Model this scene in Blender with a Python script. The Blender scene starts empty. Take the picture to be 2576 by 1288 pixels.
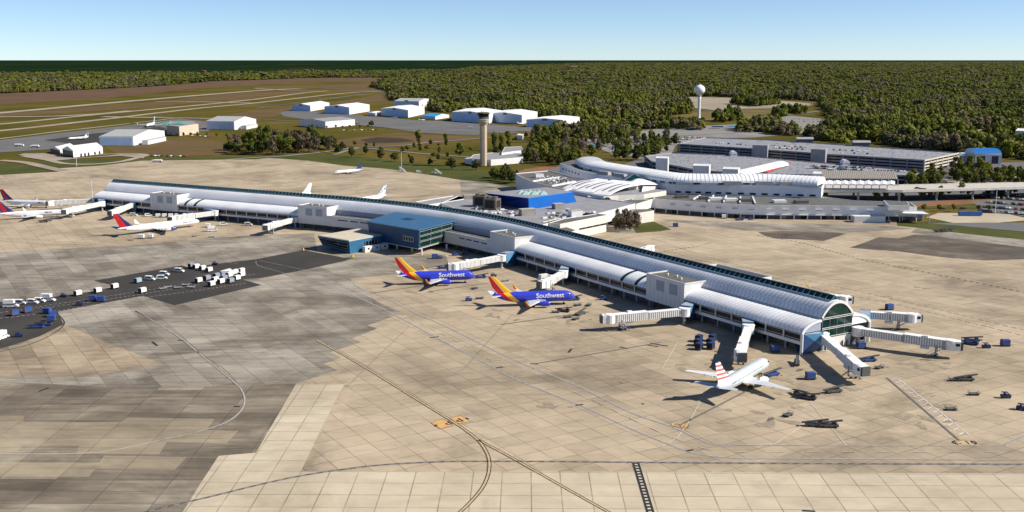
import bpy, bmesh, math, random
from mathutils import Vector, Matrix, noise
random.seed(7)
sc = bpy.context.scene
COL = sc.collection
R = math.radians
# ---------------------------------------------------------------- survey helpers
# image survey -> metres: a point seen at (x, y) of the photograph at height Z above the apron
F, CX, CY, YH, H = 2661.9, 1288.0, 644.0, 150.9, 107.5
PT = math.asin(735 / 4036.0); CP, SP = math.cos(PT), math.sin(PT)
def P(x, y, Z=0.0):
    hh = H - Z; zc = F * hh / (CP * (y - YH))
    return ((x - CX) * zc / F, (zc - hh * SP) / CP)
def ZT(yb, yt):
    """height of something whose foot is seen at yb and whose top is seen at yt"""
    zc = F * H / (CP * (yb - YH)); return H - (yt - YH) * CP * zc / F
def PP(pts, Z=0.0): return [P(x, y, Z) for x, y in pts]
def dist(a, b): return math.hypot(a[0] - b[0], a[1] - b[1])
def lerp(a, b, t): return tuple(a[i] + (b[i] - a[i]) * t for i in range(len(a)))

# ---------------------------------------------------------------- materials
MATS = {}
def nodes_of(name):
    m = bpy.data.materials.new(name); m.use_nodes = True
    nt = m.node_tree; b = nt.nodes['Principled BSDF']
    return m, nt, b
class NB:
    """tiny node-graph helper"""
    def __init__(s, nt): s.nt = nt
    def n(s, t, **kw):
        x = s.nt.nodes.new(t)
        for k, v in kw.items(): setattr(x, k, v)
        return x
    def link(s, a, b): s.nt.links.new(a, b)
    def math(s, op, a, b=None, c=None, clamp=False):
        x = s.n('ShaderNodeMath', operation=op, use_clamp=clamp)
        for i, v in enumerate((a, b, c)):
            if v is None: continue
            if isinstance(v, (int, float)): x.inputs[i].default_value = v
            else: s.link(v, x.inputs[i])
        return x.outputs[0]
    def mix(s, fac, a, b, blend='MIX'):
        x = s.n('ShaderNodeMix', data_type='RGBA', blend_type=blend)
        for sock, v in ((x.inputs[0], fac), (x.inputs[6], a), (x.inputs[7], b)):
            if isinstance(v, (int, float)): sock.default_value = v
            elif isinstance(v, tuple): sock.default_value = (*v[:3], 1)
            else: s.link(v, sock)
        return x.outputs[2]
    def noise(s, vec, scale, detail=4, rough=.55, dist=0.0):
        x = s.n('ShaderNodeTexNoise'); x.inputs['Scale'].default_value = scale
        x.inputs['Detail'].default_value = detail; x.inputs['Roughness'].default_value = rough
        x.inputs['Distortion'].default_value = dist
        if vec is not None: s.link(vec, x.inputs['Vector'])
        return x.outputs[0]
    def ramp(s, v, stops, interp='LINEAR'):
        x = s.n('ShaderNodeValToRGB'); r = x.color_ramp; r.interpolation = interp
        while len(r.elements) < len(stops): r.elements.new(.5)
        for e, (p, c) in zip(r.elements, stops):
            e.position = p; e.color = (*c[:3], 1) if isinstance(c, tuple) else (c, c, c, 1)
        s.link(v, x.inputs[0]); return x.outputs[0]
    def rng(s, v, a, b, c=0.0, d=1.0):
        x = s.n('ShaderNodeMapRange'); x.inputs[1].default_value = a; x.inputs[2].default_value = b
        x.inputs[3].default_value = c; x.inputs[4].default_value = d
        s.link(v, x.inputs[0]); return x.outputs[0]
    def pos(s): return s.n('ShaderNodeNewGeometry').outputs['Position']
    def obj(s): return s.n('ShaderNodeTexCoord').outputs['Object']
    def mapping(s, vec, rot=0, scale=(1, 1, 1), loc=(0, 0, 0)):
        x = s.n('ShaderNodeMapping'); x.inputs['Rotation'].default_value = (0, 0, rot)
        x.inputs['Scale'].default_value = scale; x.inputs['Location'].default_value = loc
        s.link(vec, x.inputs[0]); return x.outputs[0]
    def sep(s, vec):
        x = s.n('ShaderNodeSeparateXYZ'); s.link(vec, x.inputs[0]); return x.outputs
def mat(name, col, rough=.6, metal=0.0, var=.12, vscale=.25, spec=.5):
    if name in MATS: return MATS[name]
    m, nt, b = nodes_of(name); g = NB(nt)
    b.inputs['Roughness'].default_value = rough; b.inputs['Metallic'].default_value = metal
    b.inputs['Specular IOR Level'].default_value = spec
    if var:
        f = g.noise(g.pos(), vscale, 5, .6)
        d = tuple(c * (1 - var) for c in col); l = tuple(min(1, c * (1 + var)) for c in col)
        g.link(g.ramp(f, [(.3, d), (.7, l)]), b.inputs['Base Color'])
    else: b.inputs['Base Color'].default_value = (*col, 1)
    MATS[name] = m; return m
def glass(name, col, rough=.12):
    if name in MATS: return MATS[name]
    m, nt, b = nodes_of(name); g = NB(nt)
    f = g.noise(g.pos(), .35, 2)
    g.link(g.ramp(f, [(.35, tuple(c * .5 for c in col)), (.65, col)]), b.inputs['Base Color'])
    b.inputs['Roughness'].default_value = rough; b.inputs['Specular IOR Level'].default_value = .25
    MATS[name] = m; return m

# ---------------------------------------------------------------- mesh builder
class MB:
    def __init__(s): s.v = []; s.f = []; s.m = []
    def add(s, vs, fs, mi=0):
        o = len(s.v); s.v += [tuple(v) for v in vs]
        s.f += [tuple(o + i for i in f) for f in fs]; s.m += [mi] * len(fs); return s
    def box(s, c, d, rz=0.0, mi=0, taper=1.0):
        ca, sa = math.cos(rz), math.sin(rz); vs = []
        for z, k in ((-.5, 1), (.5, taper)):
            for x, y in ((-.5, -.5), (.5, -.5), (.5, .5), (-.5, .5)):
                px, py = x * d[0] * k, y * d[1] * k
                vs.append((c[0] + px * ca - py * sa, c[1] + px * sa + py * ca, c[2] + z * d[2]))
        return s.add(vs, [(3, 2, 1, 0), (4, 5, 6, 7), (0, 1, 5, 4), (1, 2, 6, 5), (2, 3, 7, 6), (3, 0, 4, 7)], mi)
    def bar(s, p, q, w, h, mi=0):
        """box along p->q, w wide, h high (cross-section up-right)"""
        p, q = Vector(p), Vector(q); d = (q - p)
        if d.length < 1e-6: return s
        d.normalize(); up = Vector((0, 0, 1))
        if abs(d.z) > .95: up = Vector((1, 0, 0))
        r = d.cross(up).normalized(); u = r.cross(d).normalized()
        vs = []
        for a in (p, q):
            for i, j in ((-1, -1), (1, -1), (1, 1), (-1, 1)):
                vs.append(a + r * i * w / 2 + u * j * h / 2)
        return s.add(vs, [(3, 2, 1, 0), (4, 5, 6, 7), (0, 1, 5, 4), (1, 2, 6, 5), (2, 3, 7, 6), (3, 0, 4, 7)], mi)
    def prism(s, poly, z0, z1, mi=0, top=None, bottom=True):
        n = len(poly)
        if sum(poly[i][0] * poly[(i + 1) % n][1] - poly[(i + 1) % n][0] * poly[i][1] for i in range(n)) < 0:
            poly = poly[::-1]
        vs = [(x, y, z0) for x, y in poly] + [(x, y, z1) for x, y in poly]
        s.add(vs, [(i, (i + 1) % n, n + (i + 1) % n, n + i) for i in range(n)], mi)
        s.add(vs[n:], [tuple(range(n))], mi if top is None else top)
        if bottom: s.add(vs[:n], [tuple(range(n - 1, -1, -1))], mi)
        return s
    def tube(s, p, q, r0, r1=None, n=10, mi=0, caps=True):
        r1 = r0 if r1 is None else r1
        p, q = Vector(p), Vector(q); d = (q - p).normalized()
        up = Vector((0, 0, 1)) if abs(d.z) < .9 else Vector((1, 0, 0))
        a = d.cross(up).normalized(); b = d.cross(a).normalized()
        vs = []
        for c, r in ((p, r0), (q, r1)):
            for i in range(n):
                t = 2 * math.pi * i / n; vs.append(c + a * math.cos(t) * r + b * math.sin(t) * r)
        s.add(vs, [(i, n + i, n + (i + 1) % n, (i + 1) % n) for i in range(n)], mi)
        if caps: s.add(vs, [tuple(range(n)), tuple(range(2 * n - 1, n - 1, -1))], mi)
        return s
    def loft(s, rings, mi=0, closed=True, caps=True, mf=None):
        n = len(rings[0]); o = len(s.v)
        for r in rings: s.v += [tuple(p) for p in r]
        for j in range(len(rings) - 1):
            for i in range(n if closed else n - 1):
                a = o + j * n + i; b = o + j * n + (i + 1) % n
                s.f.append((a, b, b + n, a + n)); s.m.append(mf(j, i) if mf else mi)
        if caps:
            s.f.append(tuple(o + i for i in range(n - 1, -1, -1))); s.m.append(mi)
            s.f.append(tuple(o + (len(rings) - 1) * n + i for i in range(n))); s.m.append(mi)
        return s
    def lathe(s, prof, c=(0, 0), n=20, mi=0):
        rings = [[(c[0] + r * math.cos(2 * math.pi * i / n), c[1] + r * math.sin(2 * math.pi * i / n), z) for i in range(n)] for r, z in prof]
        return s.loft(rings, mi, True, True)
    def mesh(s, name, mats, smooth=False, off=(0, 0, 0)):
        me = bpy.data.meshes.new(name)
        me.from_pydata([(v[0] - off[0], v[1] - off[1], v[2] - off[2]) for v in s.v], [], s.f)
        for m in mats if isinstance(mats, (list, tuple)) else [mats]: me.materials.append(m)
        me.polygons.foreach_set('material_index', s.m)
        if smooth:
            me.polygons.foreach_set('use_smooth', [True] * len(me.polygons))
        me.update(); return me
    def build(s, name, mats, parent=None, smooth=False, world=True):
        """world=True: the vertices are world coordinates and are moved under the (unrotated) parent"""
        off = (0, 0, 0)
        if parent is not None and world:
            off = parent.get('_o', (0, 0, 0)); off = tuple(off)
        o = bpy.data.objects.new(name, s.mesh(name, mats, smooth, off))
        COL.objects.link(o)
        if parent is not None: o.parent = parent; o['_o'] = off
        return o
def tag(o, label=None, cat=None, group=None, kind=None):
    if label: o['label'] = label
    if cat: o['category'] = cat
    if group: o['group'] = group
    if kind: o['kind'] = kind
    return o
def root(name, loc, label, cat, group=None, rz=0.0):
    o = bpy.data.objects.new(name, None); COL.objects.link(o)
    o.empty_display_size = .5
    o.location = loc; o.rotation_euler = (0, 0, rz); o['_o'] = tuple(loc)
    return tag(o, label, cat, group)
KIDS = {}
def kids(o):
    if not KIDS.get('ok'):
        pass
    return [c for c in COL.objects if c.parent is o]
def clone(src, tree, loc, rz=0.0, label=None, group=None):
    """src: thing, tree: [(child,[grandchildren])]"""
    r = src.copy(); COL.objects.link(r); r.location = loc; r.rotation_euler = (0, 0, rz)
    if label: r['label'] = label
    if group: r['group'] = group
    for ch, gs in tree:
        c = ch.copy(); COL.objects.link(c); c.parent = r
        for g_ in gs:
            d = g_.copy(); COL.objects.link(d); d.parent = c
    return r
def tree_of(o): 
    k = kids(o); return [(c, kids(c)) for c in k]
def sheet(name, poly, z, m, thick=0.0):
    """a flat ground surface (possibly concave) as one mesh"""
    me = bpy.data.meshes.new(name); bm = bmesh.new()
    vs = [bm.verts.new((x, y, z)) for x, y in poly]
    f = bm.faces.new(vs); f.normal_update()
    if f.normal.z < 0: f.normal_flip()
    bmesh.ops.triangulate(bm, faces=[f]); bm.to_mesh(me); bm.free()
    me.materials.append(m); o = bpy.data.objects.new(name, me); COL.objects.link(o)
    return tag(o, kind='structure')
def ribbon(mb, pts, w, z, mi=0, dash=None):
    """flat strip along world points; dash=(on, off)"""
    segs = []
    if dash is None:
        segs = [pts]
    else:
        on, off = dash; cur = [pts[0]]; t = 0.0; drawing = True
        for a, b in zip(pts, pts[1:]):
            L = dist(a, b); u = 0.0
            while True:
                need = (on if drawing else off) - t
                if u + need <= L:
                    u += need; q = lerp(a, b, u / L)
                    if drawing: cur.append(q); segs.append(cur)
                    drawing = not drawing; cur = [q]; t = 0.0
                else:
                    t += L - u
                    if drawing: cur.append(b)
                    break
        if drawing and len(cur) > 1: segs.append(cur)
    for sg in segs:
        n = len(sg)
        if n < 2: continue
        L = []
        for i in range(n):
            a = sg[max(0, i - 1)]; b = sg[min(n - 1, i + 1)]
            dx, dy = b[0] - a[0], b[1] - a[1]; l = math.hypot(dx, dy) or 1
            nx, ny = -dy / l * w / 2, dx / l * w / 2
            L.append(((sg[i][0] + nx, sg[i][1] + ny, z), (sg[i][0] - nx, sg[i][1] - ny, z)))
        o = len(mb.v)
        for a, b in L: mb.v += [a, b]
        for i in range(n - 1):
            mb.f.append((o + 2 * i + 1, o + 2 * i + 3, o + 2 * i + 2, o + 2 * i)); mb.m.append(mi)
def smooth_pts(pts, k=6):
    """Catmull-Rom through pts"""
    out = []
    for i in range(len(pts) - 1):
        p0 = pts[max(0, i - 1)]; p1 = pts[i]; p2 = pts[i + 1]; p3 = pts[min(len(pts) - 1, i + 2)]
        for j in range(k):
            t = j / k
            out.append(tuple(.5 * ((2 * p1[a]) + (-p0[a] + p2[a]) * t + (2 * p0[a] - 5 * p1[a] + 4 * p2[a] - p3[a]) * t * t + (-p0[a] + 3 * p1[a] - 3 * p2[a] + p3[a]) * t ** 3) for a in (0, 1)))
    out.append(tuple(pts[-1][:2])); return out
def offset(pts, d):
    out = []
    for i, p in enumerate(pts):
        a = pts[max(0, i - 1)]; b = pts[min(len(pts) - 1, i + 1)]
        dx, dy = b[0] - a[0], b[1] - a[1]; l = math.hypot(dx, dy) or 1
        out.append((p[0] - dy / l * d, p[1] + dx / l * d))
    return out
def inside(p, poly):
    x, y = p; c = False; n = len(poly); j = n - 1
    for i in range(n):
        xi, yi = poly[i]; xj, yj = poly[j]
        if (yi > y) != (yj > y) and x < (xj - xi) * (y - yi) / (yj - yi) + xi: c = not c
        j = i
    return c
# ---------------------------------------------------------------- camera, light, sky
cam = bpy.data.cameras.new('camera'); cam.lens = 36 * 3968 / 3840.0; cam.sensor_width = 36
cam.clip_start = 1; cam.clip_end = 600000
co = bpy.data.objects.new('camera', cam); COL.objects.link(co)
co.location = (0, 0, H); co.rotation_euler = (math.pi / 2 - PT, 0, 0); sc.camera = co
SUN_AZ = (.992, -.12); SUN_EL = R(38)
w = bpy.data.worlds.new('World'); sc.world = w; w.use_nodes = True
nt = w.node_tree; sky = nt.nodes.new('ShaderNodeTexSky'); sky.sky_type = 'NISHITA'
sky.sun_disc = False; sky.sun_elevation = SUN_EL; sky.sun_rotation = math.atan2(SUN_AZ[0], SUN_AZ[1])
sky.altitude = 3000; sky.air_density = .8; sky.dust_density = .6; sky.ozone_density = 3.9
nt.links.new(sky.outputs[0], nt.nodes['Background'].inputs[0]); nt.nodes['Background'].inputs[1].default_value = .082
sl = bpy.data.lights.new('sun', 'SUN'); sl.energy = 4.6; sl.angle = R(.5); sl.color = (1, .93, .82)
so = bpy.data.objects.new('sun', sl); COL.objects.link(so)
so.rotation_euler = Vector((-SUN_AZ[0] * math.cos(SUN_EL), -SUN_AZ[1] * math.cos(SUN_EL), -math.sin(SUN_EL))).to_track_quat('-Z', 'Y').to_euler()
so.location = (300, 100, 300)
vs = sc.view_settings; vs.view_transform = 'Standard'; vs.look = 'None'; vs.gamma = 1; vs.use_curve_mapping = False
vs.exposure = .66

# ---------------------------------------------------------------- ground materials
def apron_mat(name, rot, cols, slab=7.62, slab2=None, dirt=(.10, .08, .06), dirt_amt=.35, cell_amt=.5, joint=.55, jw=.16, streak=.4, nscale=.02, loc=(0, 0), big=.35):
    """concrete slabs: a tone per slab, sealed joints, blotchy weathering and drag streaks"""
    m, nt, b = nodes_of(name); g = NB(nt); slab2 = slab2 or slab
    v = g.mapping(g.pos(), rot, (1, 1, 1), (loc[0], loc[1], 0)); s = g.sep(v)
    cx = g.math('DIVIDE', s[0], slab); cy = g.math('DIVIDE', s[1], slab2)
    cell = g.n('ShaderNodeCombineXYZ'); g.link(g.math('FLOOR', cx), cell.inputs[0]); g.link(g.math('FLOOR', cy), cell.inputs[1])
    wn = g.n('ShaderNodeTexWhiteNoise'); g.link(cell.outputs[0], wn.inputs[0])
    # larger casting lanes
    cell2 = g.n('ShaderNodeCombineXYZ'); g.link(g.math('FLOOR', g.math('DIVIDE', s[0], slab * 3)), cell2.inputs[0]); g.link(g.math('FLOOR', cy), cell2.inputs[1])
    wn2 = g.n('ShaderNodeTexWhiteNoise'); g.link(cell2.outputs[0], wn2.inputs[0])
    cn = g.rng(g.noise(cell.outputs[0], .37, 3, .6), .36, .64)
    blot = g.noise(v, nscale, 8, .62, .6)
    fine = g.noise(v, .35, 6, .65)
    st = g.noise(g.mapping(g.pos(), rot, (.035, .4, 1)), 1.0, 5, .6, .4)
    t = g.math('ADD', g.math('ADD', g.math('MULTIPLY', wn.outputs[0], cell_amt * .35), g.math('MULTIPLY', wn2.outputs[0], cell_amt * .15)), g.math('MULTIPLY', cn, cell_amt * .6))
    t = g.math('ADD', t, g.math('MULTIPLY', g.rng(blot, .36, .64), 1 - cell_amt))
    t = g.math('ADD', t, -.06)
    t = g.math('ADD', t, g.math('MULTIPLY', g.math('SUBTRACT', st, .5), streak))
    t = g.math('ADD', t, g.math('MULTIPLY', g.math('SUBTRACT', fine, .5), .25), clamp=True)
    col = g.ramp(t, [(i / (len(cols) - 1), c) for i, c in enumerate(cols)])
    d = g.rng(g.noise(g.pos(), .012, 9, .68, 1.2), .5, .68)
    col = g.mix(g.math('MULTIPLY', d, dirt_amt), col, dirt)
    mott = g.ramp(g.noise(g.mapping(g.pos(), rot, (.6, 1, 1)), .11, 12, .72, .8), [(.28, (.82, .81, .79)), (.5, (1, 1, 1)), (.72, (1.14, 1.13, 1.11))])
    col = g.mix(1.0, col, mott, 'MULTIPLY')
    def edge(c, wd):
        f = g.math('ABSOLUTE', g.math('SUBTRACT', g.math('FRACT', c), .5))
        return g.math('GREATER_THAN', f, .5 - wd)
    e = g.math('MAXIMUM', edge(cx, jw / slab), edge(cy, jw / slab2))
    e = g.math('MULTIPLY', e, g.rng(g.noise(g.pos(), .09, 3), .3, .6, .35 * joint, joint))
    col = g.mix(e, col, (.05, .042, .03))
    g.link(col, b.inputs['Base Color']); b.inputs['Roughness'].default_value = .85
    b.inputs['Specular IOR Level'].default_value = .25
    MATS[name] = m; return m
def field_mat(name, cols, sc1=.004, sc2=.05, rough=.95, stretch=1.0, rot=0.0, dist=1.0):
    m, nt, b = nodes_of(name); g = NB(nt)
    v = g.mapping(g.pos(), rot, (1, stretch, 1))
    t = g.math('ADD', g.math('MULTIPLY', g.rng(g.noise(v, sc1, 8, .6, dist), .3, .7), .75), g.math('MULTIPLY', g.noise(v, sc2, 8, .7), .35), clamp=True)
    t = g.math('SUBTRACT', t, .05)
    g.link(g.ramp(t, [(i / (len(cols) - 1), c) for i, c in enumerate(cols)]), b.inputs['Base Color'])
    b.inputs['Roughness'].default_value = rough; b.inputs['Specular IOR Level'].default_value = .1
    MATS[name] = m; return m
TAN = [(.30, .235, .165), (.37, .30, .215), (.42, .345, .25), (.47, .385, .28)]
AZ = math.atan2(-.519, .855)          # the concourse axis
M_tan = apron_mat('diagonal_slabs', AZ, [(.24,.19,.13),(.325,.262,.18),(.39,.316,.22),(.44,.355,.25),(.485,.385,.28)], dirt=(.16,.128,.09), dirt_amt=.7, cell_amt=.5, joint=.5, streak=.6, nscale=.012)
M_fore = apron_mat('square_slabs', R(.7), [(.42,.355,.255),(.475,.405,.295),(.51,.44,.325),(.54,.465,.345)], dirt=(.30,.245,.175), dirt_amt=.45, cell_amt=.5, joint=.6, jw=.15, streak=.3, nscale=.02, loc=(5.81, 1.4))
M_grey = apron_mat('weathered_slabs', R(.7), [(.085,.069,.050),(.13,.108,.08),(.20,.168,.125),(.29,.25,.19),(.38,.33,.25)], slab=15.24, slab2=7.62, dirt=(.12,.10,.075), dirt_amt=.5, cell_amt=.55, joint=.55, jw=.17, streak=.9, nscale=.03)
M_greyd = apron_mat('weathered_diagonal_slabs', AZ, [(.10,.084,.064),(.165,.142,.112),(.25,.222,.18),(.34,.305,.25),(.44,.395,.325)], slab=7.62, slab2=22.86, dirt=(.12,.10,.078), dirt_amt=.45, cell_amt=.52, joint=.45, streak=.85, nscale=.03)
M_dark = apron_mat('dark_stained_slabs', AZ, [(.065,.052,.040),(.09,.073,.057),(.125,.103,.08),(.20,.168,.13)], dirt=(.065,.052,.041), dirt_amt=.5, cell_amt=.35, joint=.4, streak=.9, nscale=.04)
M_asph = field_mat('dark_asphalt', [(.038,.036,.034),(.05,.047,.044),(.062,.058,.053)], .03, .6)
M_asph2 = field_mat('grey_asphalt', [(.10,.10,.10),(.135,.133,.13),(.17,.168,.16)], .02, .2)
M_asph3 = field_mat('pale_asphalt', [(.17,.165,.155),(.22,.21,.20),(.27,.26,.24)], .02, .3)
M_grass = field_mat('grass', [(.052,.052,.012),(.088,.076,.020),(.135,.098,.031),(.14,.088,.032)], .0045, .06)
M_lawn = field_mat('lawn', [(.038,.05,.010),(.06,.07,.016),(.09,.088,.026)], .02, .2)
M_brown = field_mat('dry_field', [(.068,.045,.017),(.105,.068,.026),(.13,.085,.036),(.155,.105,.05)], .006, .05, stretch=2.5)
M_pink = field_mat('bare_scrub', [(.06,.037,.02),(.10,.058,.031),(.135,.082,.047),(.09,.065,.026)], .010, .06, stretch=2.5)
M_run = field_mat('runway_concrete', [(.22,.185,.14),(.31,.26,.20),(.40,.34,.27)], .02, .2)
M_sand = field_mat('sand', [(.30,.25,.18),(.42,.36,.27),(.52,.46,.36)], .02, .3)
M_soil = field_mat('bare_soil', [(.16,.07,.035),(.24,.115,.06),(.12,.075,.035)], .02, .2)
M_clear = field_mat('cleared_ground', [(.13,.105,.06),(.24,.205,.15),(.34,.29,.22),(.16,.13,.07)], .012, .05, stretch=3)
M_wood = field_mat('forest_floor', [(.035,.035,.014),(.06,.052,.024),(.095,.075,.045)], .01, .1)
# far country: dark woodland with pale clearings, olive meadow nearer
m, nt, b = nodes_of('country'); g = NB(nt)
pos = g.pos(); s = g.sep(pos)
near = g.ramp(g.math('ADD', g.math('MULTIPLY', g.rng(g.noise(pos, .0045, 8, .6, 1), .3, .7), .75), g.math('MULTIPLY', g.noise(pos, .06, 8, .7), .3), clamp=True),
              [(0, (.052,.052,.012)), (.45, (.088,.076,.020)), (.8, (.135,.098,.031)), (1, (.14,.088,.032))])
vv = g.mapping(pos, 0, (1, .14, 1))
far = g.ramp(g.noise(vv, .0009, 10, .75, .5), [(.3, (.004,.012,.006)), (.48, (.008,.022,.009)), (.58, (.016,.026,.011)), (.64, (.035,.028,.019)), (.72, (.14,.125,.10))])
k = g.rng(g.math('ADD', s[1], g.math('MULTIPLY', g.noise(pos, .001, 5), 1600)), 7200, 8200)
g.link(g.mix(k, near, far), b.inputs['Base Color']); b.inputs['Roughness'].default_value = 1; b.inputs['Specular IOR Level'].default_value = 0
M_country = m
GN = 0
sheet('ground', [(-260000, -300), (260000, -300), (340000, 480000), (-340000, 480000)], -.5, M_country)
ZG = [-.45]
def gsheet(name, pts, m, z=None, world=False):
    if z is None: ZG[0] += .012; z = ZG[0]
    return sheet(name, pts if world else PP(pts), z, m)
# fields round the runways
gsheet('brown_field', [(-300, 250), (0, 234), (272, 222), (560, 202), (820, 193), (1010, 193), (1040, 199), (960, 205), (760, 206), (500, 221), (270, 246), (0, 262), (-300, 280)], M_pink)
gsheet('brown_field', [(-100, 296), (0, 294), (330, 272), (644, 244), (790, 229), (600, 233), (330, 261), (0, 285), (-100, 290)], M_brown)
gsheet('brown_field', [(640, 218), (960, 210), (975, 228), (930, 232), (800, 221), (650, 229)], M_brown)
gsheet('brown_field', [(262, 368), (330, 369), (420, 350), (470, 346), (560, 356), (575, 388), (430, 392), (300, 388)], M_brown)
gsheet('brown_field', [(840, 352), (1000, 333), (1190, 345), (1200, 352), (1000, 366), (880, 366)], M_brown)
gsheet('brown_field', [(644, 276), (735, 268), (735, 283), (690, 292), (560, 300), (560, 290)], M_brown)
gsheet('dark_field', [(905, 351), (950, 344), (1010, 347), (1048, 354), (1000, 358), (930, 359)], field_mat('dark_scrub', [(.03,.022,.015),(.05,.036,.022),(.07,.05,.03)], .02, .2))
gsheet('brown_field', [(960, 238), (975, 228), (974, 252), (860, 262), (840, 256)], M_brown)
gsheet('lawn', [(130, 400), (200, 402), (360, 396), (420, 397), (644, 393), (700, 385), (900, 392), (1000, 404), (1160, 420), (1300, 440), (1290, 470), (1219, 459), (1156, 452), (1069, 438), (969, 424), (869, 417), (774, 404), (676, 397), (644, 400.5), (357, 404), (250, 417), (150, 423), (60, 416)], M_lawn)
gsheet('lawn', [(-200, 405), (60, 415), (146, 432), (0, 441), (-200, 450)], M_lawn)
gsheet('lawn', [(2240, 563), (2340, 555), (2400, 557), (2700, 590), (2700, 620), (2576, 603), (2427, 588), (2307, 573), (2257, 568)], M_lawn)
gsheet('lawn', [(2290, 522), (2400, 512), (2560, 520), (2530, 525), (2450, 524), (2320, 524)], M_lawn)
gsheet('bare_soil', [(2230, 515), (2340, 500), (2480, 498), (2560, 505), (2440, 512), (2300, 520)], M_soil)
# clearing round the water tower, streets and car-park pavings
gsheet('cleared_land', [(1690, 248), (1740, 243), (1880, 247), (1990, 255), (2060, 262), (2000, 270), (1870, 273), (1800, 277), (1720, 268)], M_clear)
gsheet('dry_meadow', [(1700, 290), (1760, 280), (1920, 272), (2010, 268), (1990, 284), (1900, 295), (1860, 305), (1700, 302)], field_mat('dry_meadow', [(.085,.08,.024),(.14,.105,.036),(.20,.14,.06)], .012, .08))
gsheet('car_park', [(1440, 352), (1560, 345), (1600, 330), (1700, 318), (1860, 312), (1990, 290), (2080, 300), (2080, 328), (1900, 345), (1790, 348), (1700, 364), (1690, 386), (1640, 400), (1560, 395), (1500, 370)], M_asph3)
gsheet('car_park', [(2300, 470), (2440, 455), (2480, 410), (2700, 400), (2700, 560), (2480, 530), (2440, 505), (2560, 500)], M_asph2)
gsheet('yard', [(1600, 400), (1700, 380), (2420, 400), (2560, 430), (2600, 470), (2260, 520), (2060, 515), (1660, 500), (1440, 470)], M_asph2)
gsheet('service_yard', [(2330, 546), (2360, 535), (2530, 536), (2600, 552), (2500, 560), (2400, 560)], M_sand)
gsheet('service_road', [(2330, 560), (2480, 559), (2700, 560), (2700, 580), (2580, 582), (2400, 566)], M_asph2)
gsheet('parking_yard', [(1290, 440), (1320, 425), (1420, 412), (1470, 420), (1440, 470), (1300, 470)], M_asph2)
gsheet('bare_soil', [(1290, 432), (1340, 424), (1400, 412), (1420, 416), (1330, 436)], M_soil)
for pl in ([(2150, 262), (2230, 260), (2290, 265), (2210, 270)], [(2330, 296), (2390, 292), (2420, 300), (2360, 306)], [(2080, 312), (2140, 306), (2160, 316), (2100, 322)], [(1500, 262), (1560, 258), (1610, 264), (1540, 269)], [(2420, 330), (2500, 322), (2540, 334), (2460, 340)]): gsheet('clearing', pl, M_clear)
# runways and taxiways seen end-on at the left
def road(name, pts, w, m, k=4):
    ZG[0] += .012; mb = MB(); ribbon(mb, smooth_pts(PP(pts), k), w, ZG[0]); o = mb.build(name, m); tag(o, kind='structure'); return o
gsheet('grey_apron', [(-300, 378), (-300, 362), (0, 352), (330, 314), (452, 298), (520, 306), (560, 312), (520, 330), (470, 330), (430, 340), (415, 332), (330, 337), (300, 345), (250, 352), (245, 362), (180, 362), (130, 375), (0, 383)], M_asph2)
gsheet('dark_apron', [(180, 362), (110, 352), (230, 336), (330, 327), (400, 318), (420, 322), (400, 330), (330, 338), (250, 352), (245, 366)], M_asph)
gsheet('grey_apron', [(704, 283), (735, 276), (830, 283), (940, 293), (1060, 303), (1140, 304), (1300, 318), (1440, 325), (1440, 330), (1310, 330), (1240, 333), (1190, 340), (1060, 334), (950, 318), (900, 310), (800, 305), (712, 292)], M_asph2)
road('runway', [(-400, 312), (0, 283.5), (322, 254.5), (644, 228), (756, 222.5)], 38, M_run)
road('taxiway', [(-300, 335), (0, 312), (240, 288), (500, 264), (644, 249), (769, 233), (826, 228)], 21, M_run)
road('taxiway', [(-300, 352), (0, 328.5), (250, 301), (500, 272), (644, 258.5), (869, 234), (974, 228.5)], 21, M_run)
road('taxiway', [(-200, 296), (0, 293.5), (130, 292), (250, 286), (330, 278)], 26, M_run)
road('taxiway', [(258, 293), (330, 294.5), (430, 296), (540, 298)], 24, M_run)
road('taxiway', [(390, 256), (470, 255.5), (560, 257), (644, 259)], 24, M_run)
road('taxiway', [(640, 222), (720, 226.5), (800, 228), (974, 228)], 20, M_run)
road('perimeter_road', [(-200, 370), (0, 348.5), (160, 329), (327, 310.5)], 6, M_sand)
road('perimeter_road', [(339, 309), (400, 302), (452, 297), (560, 300)], 5, M_sand)
road('perimeter_road', [(380, 293), (470, 297), (560, 298), (644, 298.5), (712, 303), (760, 305)], 10, M_asph2)
road('perimeter_road', [(644, 274), (690, 266), (804, 252), (880, 240), (970, 232)], 6, M_asph2)
road('perimeter_road', [(644, 262), (760, 264), (900, 259), (1000, 258)], 8, M_asph2)
road('access_road', [(560, 402), (644, 396), (705, 393), (816, 382), (900, 371), (1010, 366), (1080, 358), (1180, 350), (1260, 343)], 7, M_asph3)
road('access_road', [(840, 389), (900, 373), (960, 376), (1060, 386), (1140, 392), (1200, 396)], 6, M_asph3)
road('taxiway', [(900, 312), (960, 318), (1050, 325), (1190, 331), (1300, 334)], 22, M_asph2)
road('access_road', [(0, 403), (60, 408), (110, 419), (160, 430)], 12, M_run)
road('access_road', [(60, 393), (120, 402), (160, 411), (230, 413), (300, 407), (340, 398), (365, 391), (350, 387), (290, 387), (230, 390)], 9, M_run)
gsheet('fire_station_yard', [(45, 390), (60, 386), (130, 385), (185, 398), (270, 392), (300, 388), (370, 389), (360, 398), (300, 392), (230, 396), (140, 404), (110, 400)], M_run)
road('access_road', [(1450, 345), (1560, 375), (1640, 395), (1700, 402)], 12, M_asph3)
road('access_road', [(1480, 355), (1600, 346), (1760, 338), (1900, 330), (2010, 318)], 12, M_asph3)
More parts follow.
